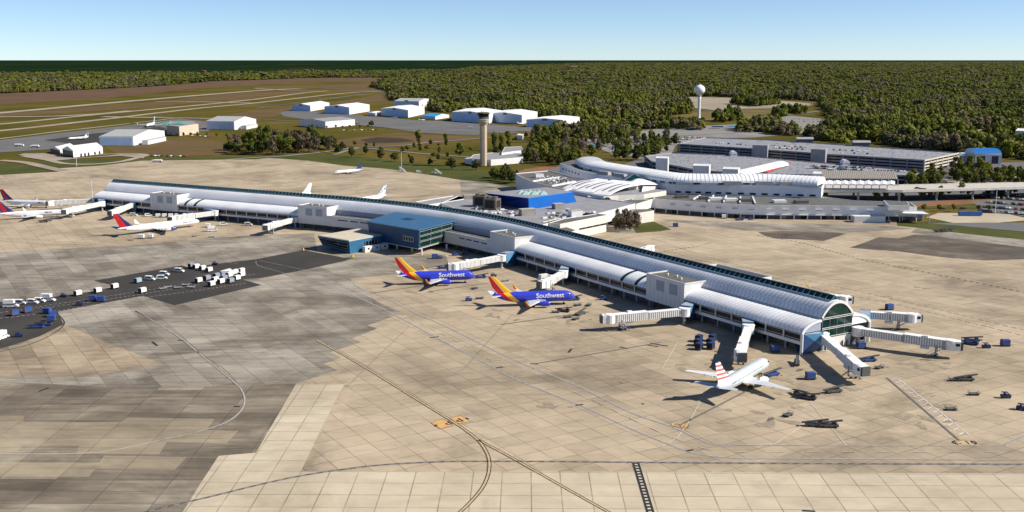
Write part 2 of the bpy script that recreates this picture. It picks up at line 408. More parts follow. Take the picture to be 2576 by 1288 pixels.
road('access_road', [(1880, 296), (2000, 286), (2100, 276), (2200, 270)], 12, M_asph3)
road('access_road', [(1640, 288), (1760, 279), (1860, 277), (1950, 273)], 9, M_asph2)
road('access_road', [(2330, 448), (2380, 450), (2400, 462), (2360, 470)], 11, M_sand, 6)
# ---------------------------------------------------------------- the apron
APRON = [(-1200, 1600), (-1200, 480), (0, 440), (146, 432), (150, 423), (250, 417), (357, 404), (644, 400.5), (676, 397), (774, 404), (869, 417), (969, 424), (1069, 438), (1156, 452), (1219, 459), (1290, 470), (1330, 497), (1640, 500), (1660, 515), (2250, 520), (2257, 568), (2307, 573), (2427, 588), (2576, 603), (4200, 800), (4200, 1600)]
sheet('apron', PP(APRON), 0.0, M_tan)
M_tand = apron_mat('stained_tan_slabs', AZ, [(.15,.118,.082),(.24,.19,.13),(.34,.27,.185),(.40,.325,.225),(.45,.365,.26)], slab=7.62, slab2=15.24, dirt=(.15,.12,.09), dirt_amt=.8, cell_amt=.55, joint=.5, streak=.7, nscale=.03)
sheet('apron_worn_concrete', PP([(-900, 660), (0, 634), (190, 624), (325, 619), (475, 604), (600, 594), (790, 586), (800, 640), (1120, 640), (1130, 665), (1000, 690), (880, 700), (950, 760), (1006, 784), (994, 794), (924, 819), (949, 826), (886, 851), (909, 861), (829, 886), (859, 899), (814, 915), (849, 931), (744, 964), (740, 980), (644, 1139), (550, 1147), (502, 1220), (440, 1320), (-900, 1400)]), .012, M_greyd)
sheet('apron_worn_concrete', PP([(-900, 980), (0, 960), (300, 975), (520, 972), (744, 965), (740, 980), (644, 1139), (550, 1147), (502, 1220), (440, 1320), (-900, 1400)]), .024, M_grey)
sheet('apron_tan_slabs', PP([(20, 880), (160, 816), (290, 870), (405, 914), (360, 925), (200, 950), (60, 945), (-600, 985), (-600, 890)]), .036, M_tand)
M_tanw = apron_mat('worn_tan_slabs', R(.7), [(.19,.155,.11),(.27,.225,.155),(.33,.275,.19),(.38,.32,.225)], slab=15.24, slab2=7.62, dirt=(.15,.12,.085), dirt_amt=.5, cell_amt=.5, joint=.55, jw=.15, streak=.6, nscale=.03)
sheet('apron_tan_slabs', PP([(-300, 1043), (60, 1046), (60, 1062), (300, 1062), (320, 1050), (540, 1054), (520, 1082), (600, 1084), (570, 1116), (420, 1112), (400, 1143), (190, 1141), (200, 1122), (60, 1120), (40, 1138), (-300, 1136)]), .036, M_tanw)
sheet('apron_tan_slabs', PP([(-300, 1163), (250, 1164), (262, 1146), (470, 1150), (440, 1182), (240, 1180), (222, 1200), (-300, 1198)]), .036, M_tanw)
sheet('apron_square_slabs', PP([(440, 1320), (502, 1220), (550, 1147), (644, 1139), (744, 967), (869, 966), (861, 976), (816, 1062), (757, 1186), (1288, 1186.5), (1932, 1189), (2576, 1192), (4200, 1200), (4200, 1600), (300, 1600)]), .048, M_fore)
sheet('apron_stained_slabs', PP([(1905, 583), (1960, 581), (2040, 582), (2090, 584), (2129, 587), (2100, 597), (2072, 606), (2007, 602), (1950, 600), (1925, 593)]), .012, M_dark)
sheet('apron_stained_slabs', PP([(2137, 623), (2170, 612), (2212, 596), (2260, 600), (2300, 590), (2345, 592), (2395, 600), (2576, 622), (2750, 640), (2750, 668), (2576, 652), (2480, 655), (2400, 650), (2330, 642), (2260, 632), (2200, 628)]), .012, M_dark)
sheet('apron_worn_concrete', PP([(2307, 573), (2427, 588), (2576, 603), (2900, 630), (2900, 650), (2576, 626), (2395, 603), (2345, 592), (2290, 585)]), .008, M_greyd)
sheet('apron_worn_concrete', PP([(1660, 552), (1932, 560), (2150, 566), (2257, 570), (2300, 575), (2230, 580), (2129, 585), (2000, 580), (1880, 580), (1750, 566)]), .006, M_greyd)
sheet('apron_worn_concrete', PP([(1157, 453), (1219, 459), (1290, 470), (1300, 500), (1190, 500), (1160, 497)]), .006, M_greyd)
sheet('asphalt_road', PP([(-400, 800), (0, 759), (100, 751), (180, 741), (300, 722), (236, 706), (457, 668), (475, 673), (560, 662), (644, 652), (764, 629), (864, 648), (889, 648), (869, 656), (766, 679), (659, 699), (610, 703), (658, 717), (439, 768), (360, 744), (145, 784), (160, 816), (100, 846), (20, 872), (-400, 960)]), .060, M_asph)
sheet('grass_patch', PP([(1590, 570), (1610, 560), (1640, 555), (1688, 577), (1660, 582), (1600, 586)]), .02, M_lawn)
# ---------------------------------------------------------------- painted markings
M_white = mat('marking_white', (.62, .60, .58), .8, var=.25, vscale=.5)
M_yel = mat('marking_yellow', (.52, .33, .12), .8, var=.25, vscale=.5)
M_blk = mat('marking_black', (.018, .016, .014), .8, var=.4, vscale=.8)
M_fade = mat('marking_faded', (.50, .44, .36), .9, var=.2, vscale=.5)
M_crack = mat('sealed_crack', (.20, .175, .135), .9, var=.3, vscale=.5)
M_gline = mat('marking_grey', (.19, .18, .18), .9, var=.2, vscale=.5)
Z1, Z2, Z3 = .075, .082, .089
def marking(name, label_parts, mats):
    mb = MB()
    for pts, wd, z, mi, dash in label_parts: ribbon(mb, pts, wd, z, mi, dash)
    return tag(mb.build(name, mats), kind='structure')
mats5 = [M_white, M_yel, M_blk, M_fade, M_gline, M_crack]
# double taxi line sweeping across the foreground
curve = smooth_pts(PP([(796, 855), (875, 899), (960, 950), (1060, 1012), (1130, 1055), (1175, 1085), (1205, 1110), (1224, 1138), (1231, 1162), (1229, 1190), (1215, 1225), (1185, 1262), (1145, 1300), (1100, 1340)]), 8)
strt = smooth_pts(PP([(1204, 1106.5), (1230, 1121), (1288, 1152), (1440, 1238), (1560, 1305)]), 6)
tl = []
for c in (curve, strt):
    tl += [(c, 1.25, Z1, 3, None)]
    for o in (-.42, .42): tl.append((offset(c, o), .30, Z2, 2, None))
    tl.append((c, .34, Z2, 1, None))
marking('taxiway_line', tl, mats5)
# dashed holding line
hold = smooth_pts(PP([(330, 1300), (388, 1283), (530, 1250), (644, 1222), (745, 1200), (850, 1183), (950, 1171), (1040, 1165), (1130, 1161.5), (1230, 1161), (1400, 1161.5), (1600, 1163.5), (1932, 1166), (2250, 1167.5), (2576, 1168.5), (3000, 1170)]), 6)
marking('holding_line', [(hold, .75, Z1, 4, None), (hold, .34, Z2, 2, (1.5, 1.5)), (offset(hold, .45), .12, Z2, 2, None)], mats5)
# black ladder strip
a, bb = P(1599, 1164), P(1648, 1330)
lad = [(offset([a, bb], .72), .62, Z1, 2, None), (offset([a, bb], -.72), .62, Z1, 2, None), ([a, bb], 1.2, Z1 + .003, 2, (1.1, .8)), ([a, bb], 2.15, Z1 - .003, 3, None)]
marking('ladder_marking', lad, mats5)
# service road along the concourse: two edge lines and a dashed centre
r1 = smooth_pts(PP([(830, 718), (912, 753), (1000, 796), (1104, 853), (1208, 907), (1300, 955), (1455, 1018), (1590, 1080), (1723, 1133.5), (1770, 1145), (1850, 1153), (1932, 1154), (2200, 1155), (2576, 1156), (2800, 1140)]), 5)
r2 = smooth_pts(PP([(830, 693), (880, 708), (900, 722), (960, 745), (1040, 785), (1125, 823), (1288, 903), (1450, 970), (1580, 1035), (1692, 1075), (1760, 1106), (1790, 1117), (1840, 1119), (1932, 1120.5), (2200, 1121), (2500, 1121), (2530, 1116), (2576, 1098), (2700, 1060)]), 5)
def midline(a, b):
    out = []
    for i in range(0, 60):
        t = i / 59; pa = a[int(t * (len(a) - 1))]; pb = b[int(t * (len(b) - 1))]; out.append(((pa[0] + pb[0]) / 2, (pa[1] + pb[1]) / 2))
    return out
mid = smooth_pts(PP([(775, 692), (900, 735), (980, 775), (1100, 835), (1185, 878), (1275, 927), (1440, 985), (1520, 1020), (1590, 1055), (1680, 1096), (1775, 1130), (1850, 1137), (1932, 1137.5), (2100, 1137.5), (2576, 1138.5)]), 5)
# road surface patches of darker concrete between the lines
marking('service_road_lines', [(r1, .5, Z1, 4, None), (r2, .5, Z1, 4, None), (offset(r1, .3), .09, Z2, 0, None), (offset(r1, -.3), .09, Z2, 0, None), (offset(r2, .3), .09, Z2, 0, None), (offset(r2, -.3), .09, Z2, 0, None),
        (mid, .22, Z1, 4, (4, 6)), (offset(mid, .2), .12, Z1, 0, (4, 6))], mats5)
# lead-in lines of the stands
li = []
for a_, b_, c_ in [((1344, 915.5), (1660, 862), 2), ((1710, 1070), (1895, 975), 2), ((2230, 950), (2415, 1110), 2), ((942, 737), (1100, 712), 2), ((1084, 733), (1230, 712), 2), ((1260, 817), (1480, 786), 2)]:
    q = [P(*a_), P(*b_)]
    li += [(q, .75, Z1, 4, None), (offset(q, .22), .16, Z2, 2, None), (offset(q, -.22), .16, Z2, 2, None)]
for pts in [[(1785, 965), (1705, 1100), (1600, 1135)], [(2037, 1012), (2128, 1120)], [(1980, 1012), (2055, 1054)], [(1948, 1118), (2018, 1072)], [(2037, 1012), (2170, 990), (2150, 975)], [(2345, 966), (2390, 992)], [(1705, 860), (1666, 928)], [(1170, 925), (1290, 790)], [(1030, 1000), (1170, 925)], [(870, 975), (1030, 820)], [(744, 790), (783, 718)], [(340, 782), (430, 835), (480, 875), (560, 925), (600, 966)]]:
    li.append((smooth_pts(PP(pts), 3), .28, Z1, 3 if pts[0][0] > 1600 else 5, None))
li.append((smooth_pts(PP([(340, 782), (440, 840), (520, 905), (590, 962), (610, 985), (616, 1010), (605, 1035), (570, 1062), (500, 1086), (400, 1108), (300, 1130), (200, 1141), (0, 1142), (-100, 1142)]), 6), .3, Z1, 3, None))
for o in (-.35, .35): li.append((offset(smooth_pts(PP([(340, 782), (440, 840), (520, 905), (590, 962), (610, 985), (616, 1010), (605, 1035), (570, 1062), (500, 1086), (400, 1108)]), 6), o), .2, Z2, 4, None))
# hatch ladder by the stand at the right
l1 = [P(2258, 952), P(2441, 1097)]; li.append((l1, .3, Z1, 0, None))
for i in range(15):
    t = i / 15; c = lerp(l1[0], l1[1], t); a2 = lerp(P(2235, 952), P(2418, 1105), t + .02); li.append(([c, lerp(c, a2, .75)], .3, Z1, 0, None))
# dotted lines on the far apron
for pts in [[(1905, 592), (2020, 612), (2150, 648), (2330, 685), (2576, 735), (2800, 780)], [(1640, 640), (1700, 628), (1760, 618), (1790, 610)]]:
    li.append((smooth_pts(PP(pts), 5), .85, Z1, 2, (1.8, 1.8)))
for pts in [[(1640, 600), (1760, 640), (1932, 685), (2110, 722), (2280, 760), (2576, 830)], [(1600, 610), (1740, 648), (1932, 696), (2100, 735), (2280, 772), (2576, 845)], [(1650, 582), (1720, 575), (1800, 578), (1820, 568), (1780, 560), (1700, 556)], [(1500, 610), (1620, 592), (1720, 585)], [(0, 606), (200, 622), (400, 640), (600, 664)], [(0, 598), (190, 610), (400, 632), (560, 648)]]:
    li.append((smooth_pts(PP(pts), 5), .5, Z1, 5, (2.6, 1.3)))
for pts in [[(2045, 735), (2030, 710), (2060, 702), (2110, 703), (2160, 708)], [(2035, 730), (2150, 727), (2215, 722)]]:
    li.append((smooth_pts(PP(pts), 5), .6, Z1, 1, None))
# asphalt road lines
for pts in [[(0, 787), (120, 768), (300, 741), (470, 715), (640, 690)], [(0, 801), (130, 785), (300, 757), (480, 733), (620, 712)], [(40, 782), (260, 755), (500, 716)], [(644, 657), (650, 668), (700, 683), (760, 698), (830, 718)], [(653, 656), (700, 665), (770, 680), (830, 693)]]:
    li.append((smooth_pts(PP(pts), 5), .22, Z1, 0, (1.2, .9)))
li.append((smooth_pts(PP([(0, 885), (70, 868), (130, 842), (162, 814), (145, 790)]), 5), .5, Z1, 2, None))
marking('stand_lines', li, mats5)
for i in range(26):
    x, y = lerp(P(806, 252), P(965, 231), i / 25); b_ = MB(); b_.box((x, y, .9), (5, 2.2, .8)); b_.box((x, y, .2), (.6, .6, 1.2)); tag(b_.build('approach_light', [M_white]), 'pale light bar in the diagonal row across the far left field', 'light bar', 'light bars across the far field')
bl = []
for a_, b_ in [((1082, 850), (1104, 847)), ((1248, 926), (1266, 923)), ((1448, 1020), (1467, 1018)), ((1727, 1135), (1744, 1131.5)), ((98, 985), (122, 976)), ((448, 856), (461, 857)), ((383, 860), (396, 870)), ((588, 1023), (604, 1023)), ((1334, 915), (1354, 916)), ((932, 737), (946, 737)), ((1074, 735), (1090, 734)), ((2018, 1285), (2050, 1287)), ((1558, 873), (1580, 877)), ((1628, 868), (1656, 872)), ((1636, 864), (1680, 871)), ((1430, 887), (1438, 878))]:
    bl.append(([P(*a_), P(*b_)], .9, Z3, 2, None))
marking('gate_number_plates', bl, mats5)
def text_mesh(body, size, bold=0.0):
    cu = bpy.data.curves.new('t', 'FONT'); cu.body = body; cu.size = size; cu.align_x = 'CENTER'; cu.align_y = 'CENTER'
    cu.offset = bold; cu.resolution_u = 3
    o = bpy.data.objects.new('t', cu); COL.objects.link(o)
    dg = bpy.context.evaluated_depsgraph_get(); me = bpy.data.meshes.new_from_object(o.evaluated_get(dg))
    bpy.data.objects.remove(o); bpy.data.curves.remove(cu); return me
def ground_sign(name, corners, body, col, tcol, size, rot, tpos=None, back=True):
    """a painted panel with characters, lying on the pavement"""
    c = [P(*q) for q in corners]; mb = MB()
    if back:
        mb.add([(x, y, Z2) for x, y in c], [(0, 1, 2, 3)], 0)
        for i in range(4): ribbon(mb, [c[i], c[(i + 1) % 4]], .14, Z3, 1)
    ctr = (sum(q[0] for q in c) / 4, sum(q[1] for q in c) / 4) if tpos is None else P(*tpos)
    for bd, dx, dy, sz, rr in body:
        if bd == 'ARROW':
            ca, sa = math.cos(rot), math.sin(rot); o = len(mb.v)
            for x, y in [(0, -1.1), (-.8, 0), (-.25, 0), (-.25, 1.1), (.25, 1.1), (.25, 0), (.8, 0)]:
                x, y = x * sz * math.cos(rr) - y * sz * math.sin(rr) + dx, x * sz * math.sin(rr) + y * sz * math.cos(rr) + dy; mb.v.append((ctr[0] + x * ca - y * sa, ctr[1] + x * sa + y * ca, Z3 + .006))
            mb.f += [(o, o + 2, o + 1), (o, o + 5, o + 2), (o, o + 6, o + 5), (o + 2, o + 5, o + 4, o + 3)]; mb.m += [1] * 4; continue
        me = text_mesh(bd, size * sz, .02 * size); ca, sa = math.cos(rot), math.sin(rot)
        o = len(mb.v)
        for v in me.vertices:
            x, y = v.co.x, v.co.y
            x, y = x * math.cos(rr) - y * math.sin(rr) + dx, x * math.sin(rr) + y * math.cos(rr) + dy
            mb.v.append((ctr[0] + x * ca - y * sa, ctr[1] + x * sa + y * ca, Z3 + .006))
        for p in me.polygons: mb.f.append(tuple(o + i for i in p.vertices)); mb.m.append(1)
        bpy.data.meshes.remove(me)
    return tag(mb.build(name, [col, tcol]), kind='structure')
M_org = mat('marking_orange', (.56, .32, .115), .8, var=.2, vscale=.5)
rs = random.Random(4); M_stain = mat('oil_stain', (.26, .21, .148), .85, var=.22, vscale=.4); M_stain2 = mat('dark_oil_stain', (.12, .098, .072), .8, var=.3, vscale=.5)
smb = MB()
for k, (cx_s, cy_s, sx_s, sy_s, n_s) in enumerate([(1330, 790, 130, 26, 12), (1120, 720, 90, 16, 8), (1480, 800, 60, 22, 7), (1780, 905, 90, 30, 9), (2060, 960, 110, 40, 14), (2330, 900, 110, 30, 10), (1900, 1050, 110, 30, 9), (2350, 1030, 120, 50, 10), (420, 600, 180, 12, 8), (1700, 660, 120, 20, 8), (2250, 730, 200, 30, 9), (1450, 1000, 200, 60, 8)]):
    for j in range(n_s):
        c = P(cx_s + rs.uniform(-1, 1) * sx_s, cy_s + rs.uniform(-1, 1) * sy_s); r0 = rs.uniform(.3, 1.9); an = rs.uniform(0, 3.14); st = rs.uniform(1.2, 3.0); pts = []
        for i in range(14):
            t = i / 14 * 2 * math.pi; q = r0 * rs.uniform(.6, 1.15); x, y = q * st * math.cos(t), q * math.sin(t); pts.append((c[0] + x * math.cos(an) - y * math.sin(an), c[1] + x * math.sin(an) + y * math.cos(an)))
        smb.add([(c[0], c[1], .055 + j * .0006)] + [(x, y, .055 + j * .0006) for x, y in pts], [(0, i + 1, (i + 1) % 14 + 1) for i in range(14)], 1 if (r0 < 1.0 and j % 2) else 0)
tag(smb.build('apron_stains', [M_stain, M_stain2]), kind='structure')
ground_sign('taxiway_direction_marking', [(1084, 1064), (1115, 1055), (1141, 1070), (1108, 1079)], [('P', -1.9, 0, 1.45, 0), ('ARROW', 2.2, .3, .9, R(150))], M_org, M_blk, 3.2, math.pi - AZ)
ground_sign('taxiway_direction_marking', [(1132, 1053), (1159, 1046), (1184, 1061), (1152, 1066)], [('P', .4, 0, 1.5, 0), ('ARROW', -2.5, .2, .8, R(180))], M_org, M_blk, 3.2, math.pi - AZ)
ground_sign('gate_marking', [(1692, 1069), (1712, 1062), (1726, 1072), (1706, 1079)], [('C8', .12, -.12, 1, 0)], M_org, M_blk, 4.6, R(-22), back=False)
Z3 += .004; ground_sign('gate_marking', [(1692, 1069), (1712, 1062), (1726, 1072), (1706, 1079)], [('C8', 0, 0, .93, 0)], M_org, M_org, 4.6, R(-22), back=False); Z3 -= .004
ground_sign('gate_marking', [(2400, 1108), (2442, 1108), (2453, 1120), (2410, 1120)], [('C 10', 0, 0, 1, 0)], mat('marking_tan', (.47, .35, .20), .85, var=.2), M_blk, 3.6, R(0))
# ---------------------------------------------------------------- shared building materials
M_wroof = mat('white_metal_roof', (.75, .755, .77), .65, var=.13, vscale=.06)
M_seam = mat('roof_seam', (.40, .43, .48), .5, var=.1)
M_wall = mat('white_panel_wall', (.64, .635, .625), .7, var=.07, vscale=.15)
M_cream = mat('cream_wall', (.62, .59, .53), .75, var=.08, vscale=.15)
M_trim = mat('white_trim', (.68, .68, .68), .5, var=.05)
M_groof = mat('gravel_roof', (.10, .098, .088), .95, var=.28, vscale=.35)
M_lroof = mat('membrane_roof', (.235, .235, .25), .85, var=.14, vscale=.12)
M_dglass = glass('dark_glass', (.012, .015, .017), .3)
M_gglass = glass('green_glass', (.008, .04, .034), .08)
M_tglass = glass('teal_skylight', (.006, .05, .06), .22)
M_blue2w = mat('annex_blue_panel', (.028, .14, .27), .5, var=.12, vscale=.2)
M_blue = mat('blue_panel', (.009, .05, .125), .5, var=.12, vscale=.2)
M_broof = mat('blue_metal_roof', (.055, .155, .27), .42, var=.15, vscale=.3)
M_bright = mat('bright_blue_panel', (.003, .16, .62), .5, var=.08, vscale=.1)
M_navy = mat('navy_panel', (.02, .07, .20), .5, var=.1)
M_shadegrey = mat('ground_floor_wall', (.10, .105, .12), .85, var=.15)  # dark grey with the shade of recessed ground floors painted in
M_black = mat('black_rubber', (.012, .012, .012), .8, var=.2)
M_metal = mat('galvanised_metal', (.38, .38, .38), .5, .3, var=.15)
M_dmetal = mat('dark_metal', (.10, .10, .10), .6, .2, var=.3, vscale=1.5)
M_louv = mat('louvre_panel', (.30, .33, .40), .6, var=.08)
M_conc = mat('concrete', (.38, .36, .32), .85, var=.15, vscale=.3)
M_window = glass('window_pane', (.03, .04, .05))
# ---------------------------------------------------------------- the long curved concourse
D0 = Vector((-.519, .855)).normalized(); A0 = Vector((122.8, 388.8)); D1 = Vector((-.880, .475)).normalized(); AE = Vector((-297.2, 786.7))
det = D0.x * (-D1.y) + D1.x * D0.y; rx, ry = AE - A0
ti = (rx * (-D1.y) + D1.x * ry) / det; TT = 95.0
ang = math.acos(D0.dot(D1)); RR = TT / math.tan(ang / 2); L1 = ti - TT; L2 = L1 + RR * ang
S1 = A0 + D0 * L1; E1 = A0 + D0 * ti + D1 * TT; CC = S1 + Vector((-D0.y, D0.x)) * RR
def cl(s):
    if s < L1: p, d = A0 + D0 * s, D0
    elif s < L2:
        a = (s - L1) / RR; ca, sa = math.cos(a), math.sin(a)
        d = Vector((D0.x * ca - D0.y * sa, D0.x * sa + D0.y * ca)); p = Vector((CC.x + d.y * RR, CC.y - d.x * RR))
    else: p, d = E1 + D1 * (s - L2), D1
    return p, d, Vector((-d.y, d.x))
def W(s, q, z):
    p, d, n = cl(s); return (p.x + n.x * q, p.y + n.y * q, z)
def XY(s, q): return W(s, q, 0)[:2]
def srange(a, b, step=3.0):
    n = max(1, round((b - a) / step)); return [a + (b - a) * i / n for i in range(n + 1)]
def ext(mb, prof, a, b, mi=0, step=3.0, closed=False, caps=False):
    mb.loft([[W(s, q, z) for q, z in prof] for s in srange(a, b, step)], mi, closed, caps)
SEND = 596.0; HW, MW = 18.6, 8.6
def arc_prof(q0, z0, q1, z1, bulge, n=10):
    """points along a bowed line from (q0,z0) to (q1,z1)"""
    out = []
    for i in range(n + 1):
        t = i / n; out.append((q0 + (q1 - q0) * t, z0 + (z1 - z0) * t + bulge * 4 * t * (1 - t)))
    return out
main_prof = [(MW * (1 - i / 10), 12.9 + 5.6 * (1 - abs(1 - i / 10) ** 2.15)) for i in range(21)]
def side_profile(sgn):
    return [(sgn * (HW - (HW - MW + .1) * (1 - math.cos(math.pi / 2 * t)) ** .92), 8.0 + 4.2 * math.sin(math.pi / 2 * t)) for t in [i / 10 for i in range(11)]]
def ribs(mb, prof, a, b, mi, step=2.15, h=.10, w=.19):
    n = int((b - a) / step)
    for k in range(n + 1):
        s = a + k * step
        for (q0, z0), (q1, z1) in zip(prof, prof[1:]):
            dq, dz = q1 - q0, z1 - z0; l = math.hypot(dq, dz) or 1; nq, nz = -dz / l, dq / l
            if nz < 0: nq, nz = -nq, -nz
            p = [W(s - w / 2, q0, z0), W(s - w / 2, q1, z1), W(s + w / 2, q1, z1), W(s + w / 2, q0, z0)]
            u = [W(s - w / 2, q0 + nq * h, z0 + nz * h), W(s - w / 2, q1 + nq * h, z1 + nz * h), W(s + w / 2, q1 + nq * h, z1 + nz * h), W(s + w / 2, q0 + nq * h, z0 + nz * h)]
            mb.add(p + u, [(4, 5, 6, 7), (0, 1, 5, 4), (3, 7, 6, 2)], mi)
con = root('airport_concourse', (*XY(200, 0), 0), 'long curved white concourse with ribbed barrel roofs running from far left to the near right', 'concourse')
mb = MB(); ext(mb, main_prof, 0, SEND); ribs(mb, main_prof[:10], .2, SEND, 1); ribs(mb, main_prof[11:], .2, SEND, 1, 6.1)
mb.build('main_roof', [M_wroof, M_seam], con, smooth=False)
# clerestory strip between the vaults
mb = MB()
for sg in (1, -1):
    ext(mb, [(sg * MW, 11.6), (sg * MW, 12.95)], 0, SEND, 0); ext(mb, [(sg * (MW + .02), 12.75), (sg * (MW + .55), 12.6), (sg * (MW + .55), 12.35)], 0, SEND, 1)
mb.build('roof_step_wall', [M_wall, M_seam], con)
BOX = [(66, 91.5), (203, 229), (381, 405), (512, 538)]
SEGS = [(0, 66), (91.5, 203), (405, 512), (538, 596)]
SLITS = {1: (99.5, 110), 2: (496, 505)}
for k, (a, b) in enumerate(SEGS):
    sp = side_profile(1); mb = MB()
    cuts = SLITS.get(k, ()); pieces = []; c0 = a
    for c in cuts: pieces.append((c0, c - 1.1)); c0 = c + 1.1
    pieces.append((c0, b))
    for (p0, p1) in pieces: ext(mb, sp, p0, p1); ribs(mb, sp, p0 + .15, p1 - .1, 1)
    for s in (a, b):   # gable ends
        mb.add([W(s, q, z) for q, z in sp] + [W(s, MW - .1, 8.0), W(s, HW, 8.0)], [tuple(range(13))], 2)
    mb.build('side_roof', [M_wroof, M_seam, M_louv], con)
    for c in cuts:
        mb = MB(); ext(mb, [(q, z - .25) for q, z in sp], c - 1.1, c + 1.1, 0); mb.build('roof_skylight', [M_tglass], con)
fsp = side_profile(-1)
for a, b in [(0, 70), (106, 300), (420, 596)]:
    mb = MB(); ext(mb, fsp, a, b); ribs(mb, fsp, a + .15, b, 1)
    for s in (a, b): mb.add([W(s, q, z) for q, z in fsp] + [W(s, -MW + .1, 8.0), W(s, -HW, 8.0)], [tuple(range(13))], 0)
    mb.build('side_roof', [M_wroof, M_seam], con)
# ridge skylight: sloping panes between white glazing bars
mb = MB(); fr = MB()
pr = [(2.2, 18.35), (.2, 20.1), (-1.9, 18.35)]
ext(mb, pr, 1.5, SEND - 1, 0); 
for s in (1.5, SEND - 1): mb.add([W(s, q, z) for q, z in pr], [(0, 1, 2)], 0)
for s in srange(1.5, SEND - 1, 2.95):
    fr.bar(W(s, 2.25, 18.42), W(s, .2, 20.2), .26, .14)
    fr.bar(W(s, .2, 20.2), W(s, -1.95, 18.4), .26, .14)
for s0, s1 in zip(srange(1.5, SEND - 1), srange(1.5, SEND - 1)[1:]):
    fr.bar(W(s0, 2.35, 18.38), W(s1, 2.35, 18.38), .5, .3); fr.bar(W(s0, .2, 20.22), W(s1, .2, 20.22), .16, .16)
sk = mb.build('ridge_skylight', [M_tglass], con); sk['_o'] = con['_o']
fr.build('glazing_bars', [mat('skylight_frame', (.16, .26, .31), .5)], sk)
# facade: window bays, white band, recessed ground floor and columns
BAY = 9.1
def bays(a, b):
    n = max(1, round((b - a) / BAY)); return [(a + (b - a) * i / n, a + (b - a) * (i + 1) / n) for i in range(n)]
for side in (1, -1):
    segs = SEGS if side == 1 else [(0, 70), (106, 300), (420, 596)]
    for a, b in segs:
        band = MB(); q = side * (HW - .55)
        ext(band, [(q, 3.5), (q, 4.75)], a, b, 0); ext(band, [(side * (HW - .55), 7.75), (side * HW, 8.0), (side * (HW + .1), 8.25), (side * (HW - .3), 8.3)], a, b, 0)
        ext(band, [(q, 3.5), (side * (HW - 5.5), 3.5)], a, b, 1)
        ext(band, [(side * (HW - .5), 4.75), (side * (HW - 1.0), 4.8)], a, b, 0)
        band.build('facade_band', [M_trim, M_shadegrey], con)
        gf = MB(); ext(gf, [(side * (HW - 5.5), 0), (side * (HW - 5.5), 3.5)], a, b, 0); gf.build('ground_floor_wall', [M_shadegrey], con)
        for s0, s1 in bays(a, b):
            win = MB(); qq = side * (HW - 1.0)
            ext(win, [(qq, 4.75), (qq, 8.0)], s0 + .3, s1 - .3, 0)
            for zz in (5.35, 7.3): win.bar(W(s0 + .3, qq + side * .06, zz), W(s1 - .3, qq + side * .06, zz), .12, .13, 1)
            w_ = win.build('window', [M_dglass, M_trim], con)
            colm = MB(); colm.bar(W(s0, side * (HW - .6), 4.7), W(s0, side * (HW - .6), 7.9), .5, .5, 0)
            colm.tube(W(s0 + .2, side * (HW - 2.2), 0), W(s0 + .2, side * (HW - 2.2), 3.5), .42, n=8, mi=1)  # lower shaft greyed: shade under the overhang put into its colour
            colm.build('column', [M_trim, M_louv], con)
# ground-floor doors and small windows near the end
for s in (4, 7.5, 12, 24, 36, 52, 96, 120, 150, 170, 190, 420, 470, 560):
    b_ = MB(); p = W(s, HW - 5.45, 1.6 if s % 3 else 1.15); _, d, n = cl(s)
    b_.box(p, (1.4, .12, 1.4 if s % 3 else 2.2), math.atan2(d.y, d.x), 0); b_.build('ground_window' if s % 3 else 'service_door', [M_window], con)
# service blocks standing up through the side vault
for a, b in BOX:
    body = MB(); body.prism([XY(a, HW + .15), XY(b, HW + .15), XY(b, 5.4), XY(a, 5.4)], 3.4, 14.6)
    blk = body.build('service_block', [M_wall], con)
    rf = MB(); rf.prism([XY(a + .4, HW - .25), XY(b - .4, HW - .25), XY(b - .4, 5.2), XY(a + .4, 5.2)], 14.603, 14.7)
    rf.build('block_roof', [M_groof], blk)
    pp = MB(); c = [W(a, HW, 14.9), W(b, HW, 14.9), W(b, 5.5, 14.9), W(a, 5.5, 14.9)]
    for i in range(4): pp.bar(c[i], c[(i + 1) % 4], .3, .6)
    pp.build('parapet', [M_wall], blk)
    for t in (.28, .62):
        lv = MB(); s = a + (b - a) * t; p, d, n = cl(s); z = 11.2
        lv.box((p.x + n.x * (HW + .17), p.y + n.y * (HW + .17), z), (5.4, .12, 4.6), math.atan2(d.y, d.x)); lv.build('louvre_panel', [M_louv], blk)
    grv = MB()
    for t in [i / 9 for i in range(1, 9)]:
        s = a + (b - a) * t; grv.bar(W(s, HW + .16, 3.5), W(s, HW + .16, 14.4), .07, .07)
    grv.build('panel_joints', [M_louv], blk)
    for t, q in ((.3, 14), (.5, 12), (.7, 13)):
        v = MB(); s = a + (b - a) * t; v.tube(W(s, q, 14.7), W(s, q, 15.5), .35); v.tube(W(s, q, 15.5), W(s, q, 15.8), .55, .3); v.build('roof_vent', [M_trim], blk)
    for s in (a + 3, (a + b) / 2, b - 3): lg = MB(); lg.tube(W(s, HW - 1.5, 0), W(s, HW - 1.5, 3.4), .6, n=8); lg.build('column', [M_shadegrey], blk)
    gw = MB(); ext(gw, [(HW - 6, 0), (HW - 6, 3.4)], a, b); gw.build('ground_floor_wall', [M_shadegrey], con)
